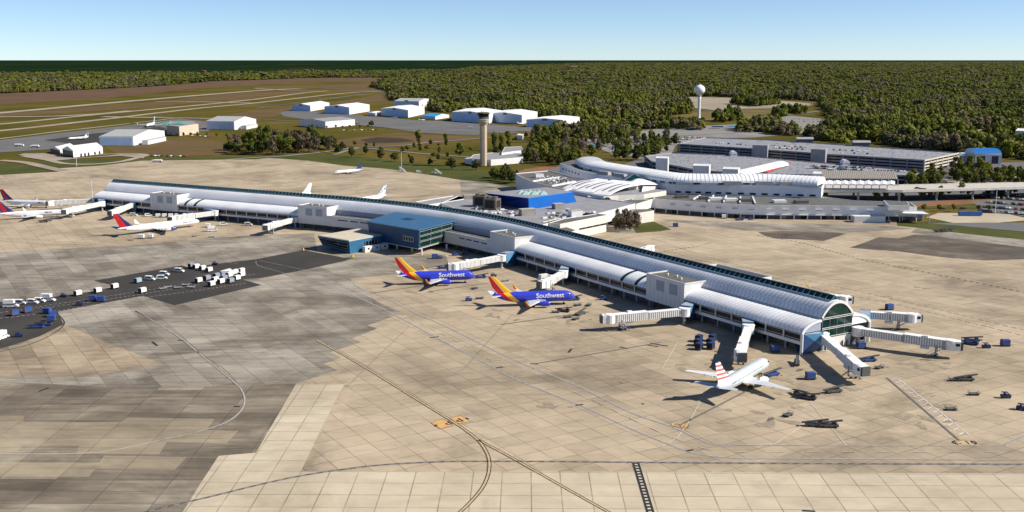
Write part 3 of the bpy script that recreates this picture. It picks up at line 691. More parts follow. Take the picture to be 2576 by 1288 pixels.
# flat-roofed run either side of the blue building
for k, (a, b) in enumerate([(229, 381)]):
    wl = MB(); ext(wl, [(HW + .1, 3.2), (HW + .1, 9.9)], a, b, 0); ext(wl, [(HW + .1, 9.9), (HW - .3, 9.9), (HW - .3, 9.3)], a, b, 0); ext(wl, [(HW + .1, 3.2), (HW - 5, 3.2)], a, b, 1)
    wb = wl.build('panel_wall', [M_wall, M_shadegrey], con)
    rf = MB(); ext(rf, [(HW - .3, 9.3), (MW + .3, 9.3)], a, b); rf.build('flat_roof', [M_groof], con)
    uw = MB(); ext(uw, [(MW + .35, 9.3), (MW + .35, 12.6)], a, b); uw.build('upper_wall', [M_louv], con)
    for s0, s1 in [(232, 238.5), (240, 246), (247.5, 253), (254.5, 260), (319, 326), (327.5, 334), (335.5, 343), (345, 352), (354, 361), (363, 372)]:
        win = MB(); ext(win, [(HW + .14, 7.3), (HW + .14, 7.95)], s0, s1); win.build('ribbon_window', [M_dglass], con)
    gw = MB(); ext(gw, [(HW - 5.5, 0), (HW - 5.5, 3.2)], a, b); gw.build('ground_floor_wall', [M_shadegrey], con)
    for s in srange(a + 5, b - 5, 10): 
        c_ = MB(); c_.tube(W(s, HW - 1.2, 0), W(s, HW - 1.2, 3.2), .55, n=8); c_.build('column', [M_shadegrey], con)
# far-side infill wall where the connector joins
mb = MB(); ext(mb, [(-MW - .3, 0), (-MW - .3, 12.7)], 300, 420); ext(mb, [(-MW, 9.5), (-22, 9.5), (-22, 0)], 300, 345); mb.build('rear_wall', [M_wall], con)
mb = MB(); mb.prism([XY(70, -HW + 2), XY(106, -HW + 2), XY(106, -36), XY(70, -36)], 0, 10.6, 0); bx = mb.build('rear_block', [M_wall], con)
mb = MB(); mb.prism([XY(70.6, -8.7), XY(105.4, -8.7), XY(105.4, -35.4), XY(70.6, -35.4)], 10.603, 10.7); mb.build('block_roof', [M_groof], bx)
mb = MB(); c = [W(70.2, -8.7, 11.1), W(70.2, -35.8, 11.1), W(105.8, -35.8, 11.1), W(105.8, -8.7, 11.1)]
for i in range(3): mb.bar(c[i], c[i + 1], .4, 1.0)
mb.build('parapet', [M_trim], bx)
# glazed end wall (near right) and plain far end
def end_wall(s, sg):
    eg = MB(); so_ = s - sg * .0
    face = s + sg * .35
    prof = [(q * .93, 12.4 + (z - 12.9) * .9) for q, z in main_prof]
    # white surround
    rim = MB(); outer = [(q, z) for q, z in main_prof]
    for (a0, b0), (a1, b1), (c0, d0), (c1, d1) in zip(outer, outer[1:], prof, prof[1:]):
        rim.add([W(face, a0, b0), W(face, a1, b1), W(face, c1, d1), W(face, c0, d0)], [(0, 1, 2, 3)])
        rim.add([W(face, a0, b0), W(face, a1, b1), W(s - sg * .1, a1, b1), W(s - sg * .1, a0, b0)], [(0, 1, 2, 3)])
    for side in (1, -1):
        sp = side_profile(side); inn = [(q - side * .8 * (1 - i / 14), z - .9) for i, (q, z) in enumerate(sp)]
        for (a0, b0), (a1, b1), (c0, d0), (c1, d1) in zip(sp, sp[1:], inn, inn[1:]):
            rim.add([W(face, a0, b0), W(face, a1, b1), W(face, c1, d1), W(face, c0, d0)], [(0, 1, 2, 3)])
            rim.add([W(face, a0, b0), W(face, a1, b1), W(s - sg * .1, a1, b1), W(s - sg * .1, a0, b0)], [(0, 1, 2, 3)])
    rim.build('end_fascia', [M_trim], con)
    g1 = MB(); g1.add([W(face - sg * .3, q, z) for q, z in prof] + [W(face - sg * .3, -8, 4.6), W(face - sg * .3, 8, 4.6)], [tuple(range(len(prof) + 2))])
    gl = g1.build('end_glazing', [M_gglass if s == 0 else M_louv], con); gl['_o'] = con['_o']
    fr = MB()
    for zz in (12.6, 12.0, 8.7, 8.1, 5.2): fr.bar(W(face, 8.1, zz), W(face, -8.1, zz), .14, .18)
    for q in (-8, -4, 0, 4, 8): fr.bar(W(face - sg * .1, q, 4.6), W(face - sg * .1, q, 12.4), .06, .06)
    fr.build('mullions', [M_trim], gl)
    for side in (1, -1):
        sp = side_profile(side); g2 = MB()
        g2.add([W(face - sg * .4, q, z - .9) for q, z in sp] + [W(face - sg * .4, side * 8, 4.6), W(face - sg * .4, side * (HW - .8), 4.6)], [tuple(range(13))])
        g2.build('end_glazing', [M_dglass], con)
    bs = MB(); bs.prism([XY(face - sg * .3, 8), XY(face - sg * .3, -8), XY(face - sg * 1.0, -8), XY(face - sg * 1.0, 8)], 0, 4.6); bs.build('end_base_wall', [M_wall], con)
    for q in (-6, -3.6, 3.5, 5.5):
        d_ = MB(); d_.bar(W(face - sg * .28, q, 0), W(face - sg * .28, q, 2.6), 1.6, .1); d_.build('service_door', [M_dglass], con)
    for side in (1, -1):
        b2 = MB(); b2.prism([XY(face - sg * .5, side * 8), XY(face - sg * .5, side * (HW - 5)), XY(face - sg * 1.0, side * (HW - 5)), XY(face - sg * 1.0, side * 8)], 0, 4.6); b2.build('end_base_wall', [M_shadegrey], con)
        c_ = MB(); c_.tube(W(face - sg * .3, side * (HW - .4), 0), W(face - sg * .3, side * (HW - .4), 8.0), .6, n=12); c_.build('end_column', [M_trim], con)
end_wall(0, -1); end_wall(SEND, 1)

# ---------------------------------------------------------------- generic buildings
def offs_poly(poly, d):
    n = len(poly); A = sum(poly[i][0] * poly[(i + 1) % n][1] - poly[(i + 1) % n][0] * poly[i][1] for i in range(n))
    if A < 0: poly = poly[::-1]
    out = []
    for i in range(n):
        a, b, c = Vector(poly[i - 1]), Vector(poly[i]), Vector(poly[(i + 1) % n])
        e1, e2 = (b - a).normalized(), (c - b).normalized(); n1, n2 = Vector((-e1.y, e1.x)), Vector((-e2.y, e2.x))
        k = n1 + n2; k = k / max(.35, k.length_squared / 2) if k.length > 1e-6 else n1
        out.append(tuple(b + k * d))
    return out
def flat_building(name, label, cat, poly, z0, z1, wm, rm, par=.5, parent=None, group=None):
    if parent is None:
        r = root(name, (*poly[0], 0), label, cat, group)
    else: r = parent
    mb = MB(); mb.prism(poly, z0, z1, 0); inn = offs_poly(poly, .4); n = len(poly)
    if sum(poly[i][0] * poly[(i + 1) % n][1] - poly[(i + 1) % n][0] * poly[i][1] for i in range(n)) < 0: poly = poly[::-1]
    if par:
        o = len(mb.v); ring = [(x, y, z1 + .002) for x, y in poly] + [(x, y, z1 + par) for x, y in poly] + [(x, y, z1 + par) for x, y in inn] + [(x, y, z1 + .002) for x, y in inn]
        fs = []
        for i in range(n):
            j = (i + 1) % n; fs += [(i, j, n + j, n + i), (n + i, n + j, 2 * n + j, 2 * n + i), (2 * n + i, 2 * n + j, 3 * n + j, 3 * n + i)]
        mb.add(ring, fs, 0)
    mb.build('wall', [wm], r)
    rf = MB(); rf.prism(offs_poly(poly, .42), z1 + .01, z1 + .08); rf.build('roof', [rm], r)
    return r
def wall_panels(parent, a, b, z0, z1, n, frac, m, name='window', proud=.05, first=0.0, last=1.0, frame=None):
    """n openings along the wall foot a->b (outside is to the right of a->b)"""
    a, b = Vector(a), Vector(b); d = (b - a); L = d.length; d.normalize(); nr = Vector((d.y, -d.x))
    for i in range(n):
        t0 = first + (last - first) * i / n; c = a + d * (L * (t0 + (last - first) / n * .5)); wd = L * (last - first) / n * frac
        mb = MB(); mb.box((c.x + nr.x * proud, c.y + nr.y * proud, (z0 + z1) / 2), (wd, .14, z1 - z0), math.atan2(d.y, d.x)); o = mb.build(name, [m], parent)
        if frame:
            f = MB(); o['_o'] = parent['_o']
            for k in range(1, 4):
                q = c + d * (wd * (k / 4 - .5)); f.box((q.x + nr.x * (proud + .06), q.y + nr.y * (proud + .06), (z0 + z1) / 2), (.12, .14, z1 - z0), math.atan2(d.y, d.x))
            f.build('window_bars', [frame], o)
def roof_unit(name, label, cat, px, z, size, rz, m=None, group=None):
    x, y = P(*px, z); r = root(name, (x, y, z), label, cat, group, 0)
    mb = MB(); mb.box((x, y, z + size[2] / 2), size, rz); mb.build('housing', [m or M_metal], r)
    mb = MB(); mb.box((x, y, z + size[2] + .12), (size[0] * 1.04, size[1] * 1.04, .2), rz); mb.build('cap', [M_conc], r)
    return r
# big blue building on the near side of the concourse
bb_ = [XY(263, 45), XY(316, 45), XY(330, 9.2), XY(277, 9.2)]
blue = root('blue_building', (*bb_[0], 0), 'tall blue building with sloping blue metal roof and glazed side, projecting from the concourse', 'building')
mb = MB()
top = [(*p, z) for p, z in zip(bb_, (14.2, 14.2, 14.4, 14.4))]; ctr = Vector((sum(p[0] for p in bb_) / 4, sum(p[1] for p in bb_) / 4))
bt = [((p[0] - ctr.x) * .94 + ctr.x, (p[1] - ctr.y) * .94 + ctr.y, 3.6) for p in bb_]
mb.add(bt + top, [(0, 1, 2, 3), (1, 0, 4, 5), (2, 1, 5, 6), (3, 2, 6, 7), (0, 3, 7, 4)], 0); mb.build('wall', [M_blue], blue)
mb = MB(); e = offs_poly(bb_, -.7)
if (Vector(e[0]) - Vector(bb_[0])).length > 3: e = e[::-1]
zt = (14.2, 14.2, 14.4, 14.4); vs_ = [(*p, z) for p, z in zip(e, zt)] + [(*p, z + .45) for p, z in zip(e, zt)]
mb.add(vs_, [(4, 5, 6, 7), (0, 1, 5, 4), (1, 2, 6, 5), (2, 3, 7, 6), (3, 0, 4, 7)], 0)
for i in range(1, 44):
    t = i / 44; a_ = lerp(vs_[4], vs_[5], t); b_ = lerp(vs_[7], vs_[6], t); mb.bar((a_[0], a_[1], a_[2] + .05), (b_[0], b_[1], b_[2] + .05), .12, .1, 1)
rfo = mb.build('roof', [M_broof, M_blue], blue); rfo['_o'] = blue['_o']
mb = MB(); mb.prism([XY(298, 27), XY(306, 27), XY(306, 22), XY(298, 22)], 14.0, 14.95); mb.build('roof_hatch', [M_dglass], rfo)
def face_quad(parent, name, A, B, C, D_, u0, u1, v0, v1, m, out, th=.12, mi=0):
    """panel on the quad A(bottom) B(bottom) C(top) D(top)"""
    def pt(u, v):
        lo = Vector(lerp(A, B, u)); hi = Vector(lerp(D_, C, u)); return lo + (hi - lo) * v
    n = (Vector(B) - Vector(A)).cross(Vector(D_) - Vector(A)).normalized() * out
    q = [pt(u0, v0), pt(u1, v0), pt(u1, v1), pt(u0, v1)]; mb = MB()
    mb.add([p + n * .01 for p in q] + [p + n * th for p in q], [(4, 5, 6, 7), (0, 1, 5, 4), (1, 2, 6, 5), (2, 3, 7, 6), (3, 0, 4, 7)])
    return mb.build(name, [m], parent), (lambda u, v: pt(u, v) + n * th)
# glazed face (towards the right) and small window (front)
gA, gB, gC, gD = bt[3], bt[0], top[0], top[3]
gl, f_ = face_quad(blue, 'glazed_wall', gA, gB, gC, gD, .06, .97, .03, .93, M_gglass, -1); gl['_o'] = blue['_o']
if (Vector(f_(.5, .5)) - Vector((*ctr, 9))).length < (Vector(lerp(gA, gB, .5)) - Vector((*ctr, 9))).length:
    pass
fr = MB()
for v in (.05, .34, .40, .64, .70, .92): fr.bar(f_(.06, v), f_(.97, v), .1, .1)
for u in (.06, .35, .66, .97): fr.bar(f_(u, .03), f_(u, .93), .22, .22)
fr.build('mullions', [M_trim], gl)
wq, f_ = face_quad(blue, 'window', bt[0], bt[1], top[1], top[0], .1, .32, .30, .60, M_dglass, -1); wq['_o'] = blue['_o']
fr = MB()
for u in (.1, .15, .2, .25, .3): fr.bar(f_(u, .33), f_(u, .58), .2, .2)
for v in (.33, .58): fr.bar(f_(.1, v), f_(.3, v), .2, .2)
fr.build('window_frame', [M_trim], wq)
mb = MB(); mb.prism([bt[i][:2] for i in range(4)], 3.3, 3.598); mb.build('soffit', [M_trim], blue)
for p in ((265, 42), (278, 40), (292, 41), (268, 22), (285, 20), (306, 40), (312, 24)):
    c_ = MB(); c_.tube(W(*p, 0), W(*p, 3.3), .5, n=8); c_.build('column', [M_trim], blue)
mb = MB(); mb.prism([XY(283, 36), XY(310, 36), XY(316, 14), XY(288, 14)], 0, 3.3); mb.build('undercroft_wall', [M_shadegrey], blue)
# low blue annex with a tan roof in front of it
an = [XY(299, 71), XY(333, 71), XY(333, 38.5), XY(303, 38.5)]
ax = root('blue_annex', (*an[0], 0), 'low blue building with tan gravel roof and wide window, left of the taller one', 'building')
mb = MB(); zt = (7.4, 7.4, 7.4, 7.4); low = [XY(301, 69), XY(331, 69), XY(331, 39), XY(304, 39)]
vs_ = [(*p, z) for p, z in zip(low, (0, 2.2, 0, 0))] + [(*p, 7.4) for p in an]
mb.add(vs_, [(1, 0, 4, 5), (2, 1, 5, 6), (3, 2, 6, 7), (0, 3, 7, 4)], 0); mb.build('wall', [M_blue2w], ax)
mb = MB(); mb.prism(an, 7.4, 8.0); o = mb.build('roof', [mat('annex_edge', (.42, .43, .42), .7)], ax); o['_o'] = ax['_o']
mb = MB(); mb.prism(offs_poly(an, .5), 8.003, 8.1); mb.build('roof_gravel', [mat('tan_gravel', (.50, .44, .34), .95, var=.15, vscale=.4)], o)
o, f_ = face_quad(ax, 'wide_window', vs_[0], vs_[1], vs_[5], vs_[4], .03, .97, .25, .96, M_dglass, -1, .4); o['_o'] = ax['_o']
fr = MB()
for v in (.38, .62, .9): fr.bar(f_(.04, v), f_(.96, v), .2, .2)
for u in (.04, .35, .66, .96): fr.bar(f_(u, .35), f_(u, .95), .16, .16)
fr.build('window_frame', [M_louv], o)
o, f_ = face_quad(ax, 'window', vs_[3], vs_[0], vs_[4], vs_[7], .3, .62, .4, .75, M_dglass, -1); o['_o'] = ax['_o']
fr = MB()
for u in (.3, .375, .45, .525, .6): fr.bar(f_(u, .45), f_(u, .75), .2, .2)
fr.build('window_frame', [M_trim], o)
for i, t in enumerate((.12, .32, .52)):
    x_, y_ = XY(301.5 - 0.8, 46 + i * 5.5); pr_ = root('site_cabin', (x_, y_, 0), ['small white cabin nearest the blue building, beside the blue annex', 'middle one of three small white cabins beside the blue annex', 'small white cabin nearest the apron corner, beside the blue annex'][i], 'cabin', 'white cabins beside the blue annex')
    mb = MB(); mb.prism([XY(296.8, 44 + i * 6), XY(299.8, 44 + i * 6), XY(299.8, 49 + i * 6), XY(296.8, 49 + i * 6)], 0, 3.4); mb.build('body', [M_trim], pr_)
    mb = MB(); q = W(296.7, 46.5 + i * 6, 2); mb.box(q, (1.1, .1, .9), math.atan2(cl(297)[2].y, cl(297)[2].x)); mb.build('window', [M_dglass], pr_)
for i, px in enumerate([(763, 630), (887, 646)]):
    x_, y_ = P(*px); b_ = MB(); b_.tube((x_, y_, 0), (x_, y_, 1.6), .7, .25, 10); tag(b_.build('barrel', [mat('safety_yellow', (.65, .38, .02), .6)]), ['yellow barrel at the asphalt corner left of the blue annex', 'yellow barrel at the right corner of the blue annex'][i], 'barrel')
# ---------------------------------------------------------------- connector hub behind the concourse
hub = flat_building('connector_building', 'wide flat grey-roofed connector building between the concourse and the terminal', 'building',
    PP([(1110, 512), (1151, 494.5), (1240, 500), (1300, 486), (1455, 488), (1500, 497), (1598, 513.5), (1502, 539.5), (1420, 551), (1355, 570), (1288, 570), (1200, 548)], 10), 3.0, 10, M_wall, M_lroof, .5)
mb = MB(); mb.prism(PP([(1120, 515), (1151, 500), (1455, 495), (1540, 517), (1480, 538), (1355, 565), (1288, 565)], 10), 0, 3.0); mb.build('lower_wall', [M_shadegrey], hub)
for px in [(1598, 514), (1575, 519), (1550, 526), (1525, 533)]:
    x, y = P(*px, 10); c_ = MB(); c_.tube((x, y - 1, 0), (x, y - 1, 3), .6); c_.build('column', [M_shadegrey], hub)
flat_building('link_building', 'narrow flat-roofed wing left of the cooling towers behind the concourse', 'building', PP([(1044, 509), (1140, 493.5), (1192, 497), (1150, 505), (1080, 516)], 10), 0, 10, M_wall, M_lroof, .5)
bl8 = PP([(1329.5, 499.5), (1440.5, 483.7), (1375.5, 472), (1221, 487)], 18)
blb = PP([(1330.5, 527), (1450.5, 508), (1385, 489), (1236, 510)], 10.1)
bbd = root('blue_hall', (*bl8[0], 10.1), 'large bright blue hall with a pale flat roof standing on the connector roof', 'building')
mb = MB(); vs_ = [(*p, 10.1) for p in blb] + [(*p, 18) for p in bl8]
mb.add(vs_, [(0, 1, 5, 4), (1, 2, 6, 5), (2, 3, 7, 6), (3, 0, 4, 7)], 0)
mb.m[-1] = 1; mb.build('wall', [M_bright, mat('deep_blue_panel', (.006, .03, .22), .5)], bbd)
mb = MB(); mb.prism(bl8, 18.0, 18.4, 1, 0); o = mb.build('roof', [M_lroof, M_bright], bbd); o['_o'] = bbd['_o']
for i in range(6):
    a_ = P(1312 + i * 11 + (i % 2) * 0, 486 + (i % 2) * 2.2, 18.4); s_ = MB(); c = Vector(a_)
    s_.add([(c.x - 2.6, c.y - 5, 18.42), (c.x + 2.6, c.y - 5, 18.42), (c.x + 2.6, c.y + 5, 18.42), (c.x - 2.6, c.y + 5, 18.42), (c.x, c.y, 21.0)], [(0, 1, 4), (1, 2, 4), (2, 3, 4), (3, 0, 4)]); s_.build('pyramid_skylight', [mat('pale_skylight', (.36, .50, .49), .25)], o)
# cooling towers and roof units
for i, (px, rz) in enumerate([((1211, 519), -.5), ((1238, 526), -.5)]):
    x, y = P(*px, 10.1); r = root('cooling_tower', (x, y, 10.1), ['left one of the two brown-grey cooling towers with a dark intake', 'right one of the two brown-grey cooling towers, next to the blue hall'][i], 'cooling tower', 'cooling towers')
    m_ = mat('tower_brown', (.13, .115, .095), .9, var=.35, vscale=.8); mb = MB(); mb.box((x, y, 13.9), (9.5, 7, 7), rz); mb.build('housing', [m_], r)
    mb = MB(); mb.box((x - 3.36 * math.sin(-rz) * 0 - 0, y, 13.9), (9.7, 5.2, 4.6), rz); mb.build('intake', [M_black], r)
    mb = MB(); mb.box((x, y, 13.9), (6.5, 7.2, 5), rz); mb.build('intake', [M_black], r)
    for k in (-2.3, 2.3):
        mb = MB(); mb.tube((x + k * math.cos(rz), y + k * math.sin(rz), 17.4), (x + k * math.cos(rz), y + k * math.sin(rz), 18.6), 1.9, n=16); mb.build('fan_stack', [m_], r)
for i, (px, sz, rz, lb) in enumerate([((1326, 541), (10, 5, 4), .45, 'brown-grey air handler on the connector roof below the blue hall'), ((1404, 525), (7, 5, 3.4), .45, 'grey air handler at the right foot of the blue hall'), ((1447, 545), (8, 5, 4), .45, 'white plant box at the front edge of the connector roof'), ((1180, 500), (8, 4, 2.6), .3, 'low grey air handler left of the cooling towers')]):
    roof_unit('air_handler', lb, 'roof unit', px, 10.1, sz, rz, M_trim if i == 2 else mat('unit_brown', (.25, .235, .21), .8, var=.2))
random.seed(21)
def pipes(name, label, zone, z, n, group=None):
    """loose roof clutter: ducts and small boxes standing on one curb frame"""
    poly = PP(zone, z); xs = [p[0] for p in poly]; ys = [p[1] for p in poly]; mb = MB(); k = 0
    while k < n:
        q = (random.uniform(min(xs), max(xs)), random.uniform(min(ys), max(ys)))
        if not inside(q, poly): continue
        k += 1; s = random.uniform(.5, 1.6); mb.box((*q, z + s * .35), (s * random.uniform(.8, 2.5), s, s * .7), random.choice((0, .5, 1.1)), random.choice((0, 0, 1)))
    o = mb.build(name, [M_trim, M_dmetal]); return tag(o, label, 'roof ducts', group, 'stuff')
pipes('roof_ducts', 'clutter of pale ducts on the connector roof right of the blue hall', [(1360, 560), (1420, 548), (1460, 538), (1500, 536), (1440, 528), (1380, 535)], 10.1, 60)
pipes('roof_ducts', 'clutter of ducts on the connector roof beneath the cooling towers', [(1200, 530), (1290, 545), (1300, 530), (1240, 520), (1180, 515)], 10.1, 60)
pipes('roof_ducts', 'rows of white ducts on the crescent roof left of the terminal', [(1345, 451), (1390, 466), (1455, 457), (1400, 445), (1350, 443)], 12.1, 120)
# buildings right of the hub
w10 = flat_building('white_wing', 'white flat-roofed wing with a dark ribbon window, right behind the concourse', 'building', PP([(1529.7, 542.5), (1472, 536), (1362, 561), (1409, 566)], 10), 0, 10, M_cream, M_groof, .6)
a_, b_ = P(1454, 580, 8), P(1527, 563, 5)
wa, wb_ = PP([(1409, 566)], 10)[0], PP([(1529.7, 542.5)], 10)[0]
mb = MB(); low = PP([(1449, 579), (1409, 565.6), (1340, 567), (1360, 588), (1395, 596)], 8); mb.prism(low, 0, 8, 0, 1); mb.build('lower_block', [M_cream, M_groof], w10)
wall_panels(w10, wa, wb_, 4.6, 5.6, 4, .94, M_dglass, 'ribbon_window', .06, .38, .97)
flat_building('white_wall_building', 'cream wedge-shaped building at the left end of the baggage hall', 'building', PP([(1648, 500), (1601, 514.5), (1560, 506), (1640, 492)], 9), 3.4, 9, M_cream, M_groof, .4)
flat_building('small_white_building', 'small white building with a grey roof beside the bare trees', 'building', PP([(1603, 537.5), (1645.4, 530.8), (1632, 526.5), (1584.6, 527.6)], 7), 0, 7, M_cream, M_groof, .4)
mb = MB(); pts = PP([(1527, 582), (1560, 585), (1597, 584.5)]); pth = [(*p, .5) for p in pts]
for a2, b2 in zip(pth, pth[1:]): mb.bar(a2, b2, .5, 1.4)
tag(mb.build('low_wall', [M_conc]), 'low brown wall between the white wing and the grass patch', 'wall')
# ---------------------------------------------------------------- terminal
term = flat_building('terminal_building', 'white two-tier terminal with curved baggage hall front and a long ribbed barrel roof', 'terminal',
    PP([(1648, 502), (1700, 506.5), (1780, 512), (1860, 516.5), (1932, 518.5), (2100, 520), (2307, 522.5), (2290, 511), (2215, 508), (2150, 506), (2066, 496), (1932, 488), (1800, 486), (1676, 486), (1600, 495), (1590, 503)], 9), 3.0, 9, mat('terminal_white', (.80, .80, .79), .7, var=.06), M_groof, .5)
for a2, b2 in [((1743, 504), (1761, 494)), ((1781, 509), (1795, 494)), ((1820, 511), (1827, 495)), ((1861, 513), (1863, 497)), ((1900, 515), (1893, 497))]:
    mb = MB(); mb.bar((*P(*a2, 9), 9.7), (*P(*b2, 9), 9.7), 1.0, .9); mb.build('roof_rib', [M_trim], term)
for px in [(1715, 496), (1800, 502), (1838, 504), (1875, 505), (1960, 508), (2015, 509), (1775, 499)]:
    x, y = P(*px, 9.5); mb = MB(); mb.box((x, y, 10.1), (9, 6, 1.8), .1); mb.build('roof_plant', [M_dmetal if px[0] % 2 else M_trim], term)
front = PP([(1648, 502), (1700, 506.5), (1780, 512), (1860, 516.5), (1932, 518.5), (2100, 520), (2307, 522.5)], 9)
def along(pts, n):
    tot = sum(dist(a, b) for a, b in zip(pts, pts[1:])); out = []
    for i in range(n + 1):
        t = tot * i / n; 
        for a, b in zip(pts, pts[1:]):
            L = dist(a, b)
            if t <= L + 1e-6: out.append(lerp(a, b, min(1, t / L))); break
            t -= L
    return out
back = [(x, y + 2.2) for x, y in front]
mb = MB()
for a, b in zip(back, back[1:]): mb.add([(*a, 0), (*b, 0), (*b, 3), (*a, 3)], [(0, 1, 2, 3)])
mb.build('dock_wall', [M_shadegrey], term)
pt_ = along(back, 40)
for i, (a, b) in enumerate(zip(pt_, pt_[1:])):
    if i in (3, 8, 13, 16, 17, 20, 23, 26, 28, 31): 
        d = Vector((b[0] - a[0], b[1] - a[1])); mb = MB(); mb.box(((a[0] + b[0]) / 2, (a[1] + b[1]) / 2 - .1, 1.4), (d.length * .8, .15, 2.8), math.atan2(d.y, d.x)); mb.build('dock_opening', [M_black if i != 20 else mat('tan_shutter', (.35, .28, .2), .8)], term)
pt_ = along([(x, y + .3) for x, y in front], 20)
for i in range(21):
    mb = MB(); mb.tube((*pt_[i], 0), (*pt_[i], 3), .45, n=8); mb.build('column', [M_wall], term)
pt_ = along(front, 32)
for i in range(2, 28, 2):
    a, b = pt_[i], pt_[i + 1]; d = Vector((b[0] - a[0], b[1] - a[1])); n_ = Vector((d.y, -d.x)).normalized(); c = Vector(((a[0] + b[0]) / 2, (a[1] + b[1]) / 2))
    mb = MB(); mb.box((c.x + n_.x * .5, c.y + n_.y * .5, 6.9), (d.length * .8, 1.1, .3), math.atan2(d.y, d.x)); o = mb.build('awning', [M_trim], term); o['_o'] = term['_o']
    mb = MB(); mb.box((c.x + n_.x * .04, c.y + n_.y * .04, 6.5), (d.length * .72, .12, .5), math.atan2(d.y, d.x)); mb.build('slot_window', [mat('slot_dark', (.10, .10, .22), .4)], o)
mb = MB()
for a, b in zip(front, front[1:]):
    mb.bar((*a, 3.05), (*b, 3.05), 1.0, .4); mb.bar((*a, 9.5), (*b, 9.5), .6, .35)
mb.build('fascia', [M_trim], term)
# upper tier
up = PP([(1408, 411), (1463, 429), (1500, 438), (1563, 447), (1640, 456), (1677, 460.7), (1850, 465), (2067, 470.7), (2072, 461), (1932, 452), (1713, 443), (1575, 427), (1490, 408), (1440, 402)], 17)
mb = MB(); mb.prism(up, 8.9, 17, 0, 1); ut = mb.build('upper_tier', [mat('pale_blue_grey_wall', (.74, .745, .76), .75, var=.08), M_groof], term); ut['_o'] = term['_o']
mb = MB(); e_ = PP([(1408, 411), (1463, 429), (1500, 438), (1563, 447), (1640, 456), (1677, 460.7), (1850, 465), (2067, 470.7)], 17)
for a, b in zip(e_, e_[1:]): mb.bar((*a, 17.05), (*b, 17.05), .4, .25)
mb.build('parapet', [M_trim], ut)
uf = PP([(1677, 460.7), (1850, 465), (2067, 470.7)], 17)
wall_panels(term, uf[0], uf[1], 10.0, 11.4, 6, .55, M_dglass, 'upper_window', .08, .1, .98)
wall_panels(term, uf[1], uf[2], 10.0, 11.4, 7, .5, M_dglass, 'upper_window', .08, .0, .97)
wall_panels(term, up[0], up[1], 12.6, 14, 6, .4, M_dglass, 'upper_window', .08, .1, .95)
for i in range(7):
    q = lerp(PP([(1600, 470)], 17)[0], uf[0], 0)
for i, px in enumerate([(1722, 462), (1800, 464.5), (1845, 466), (1925, 466.5), (1985, 468), (1560, 446), (1520, 440)]):
    x, y = P(*px, 17); mb = MB(); mb.box((x, y + 2, 18.5), (14, 4, 2.6), -.12 if px[0] > 1600 else -.9, taper=.85); mb.build('roof_plant', [mat('plant_grey', (.30, .29, .29), .8), ], term)
# barrel roof
ve = smooth_pts(PP([(1446, 409), (1463, 420), (1508, 429.5), (1575.5, 440.7), (1658, 454), (1713, 458.5), (1820, 460), (1932, 460.5), (2056, 467)], 18.4), 6)
def resample(pts, step):
    tot = sum(dist(a, b) for a, b in zip(pts, pts[1:])); return along(pts, max(2, int(tot / step)))
ve = resample(ve, 3.0); vf = offset(ve, 25.0); vf2 = []
ve_r, wid = ve, 25.0
def vault_pt(i, t, lift=0.0):
    a, b = ve_r[i], vf[i]; u = .5 - .5 * math.cos(math.pi * t); z = 18.4 + (5.2 + lift) * math.sin(math.pi * t) ** .85; return (a[0] + (b[0] - a[0]) * u, a[1] + (b[1] - a[1]) * u, z)
N_ = len(ve_r); mb = MB()
mb.loft([[vault_pt(i, k / 14) for k in range(15)] for i in range(N_)], 0, False, False)
for i in range(0, N_ - 1):
    for k in range(14):
        p = [Vector(vault_pt(i, k / 14)), Vector(vault_pt(i, (k + 1) / 14))]
        d = (Vector(vault_pt(i + 1, k / 14)) - p[0]).normalized() * .5; up_ = Vector((0, 0, .18))
        q = [p[0] + up_, p[1] + up_, p[1] + up_ + d, p[0] + up_ + d]; mb.add([p[0], p[1]] + q + [p[1] + d, p[0] + d], [(2, 3, 4, 5), (0, 1, 3, 2), (5, 4, 6, 7)], 1)
for i in (0, N_ - 1): mb.add([vault_pt(i, k / 14) for k in range(15)], [tuple(range(15))], 0)
mb.build('barrel_roof', [M_wroof, mat('pale_seam', (.50, .52, .56), .6)], term)
mb = MB(); gl_ = MB(); nn = 0
for a, b in zip(ve, ve[1:]):
    mid_ = ((a[0] + b[0]) / 2, (a[1] + b[1]) / 2)
    mb.add([(*a, 16.9), (*b, 16.4), (*b, 18.4), (*a, 18.4)], [(0, 1, 2, 3)])
mb.build('clerestory_wall', [M_seam], term)
offv = offset(ve, -.15)
for i in range(0, N_ - 4, 3):
    if (i // 3) % 7 in (0, 5): continue
    a, b = offv[i], offv[i + 2]; d = Vector((b[0] - a[0], b[1] - a[1])); mb = MB(); mb.box(((a[0] + b[0]) / 2, (a[1] + b[1]) / 2, 17.75), (d.length * .82, .2, 1.35), math.atan2(d.y, d.x)); mb.build('clerestory_window', [M_gglass], term)
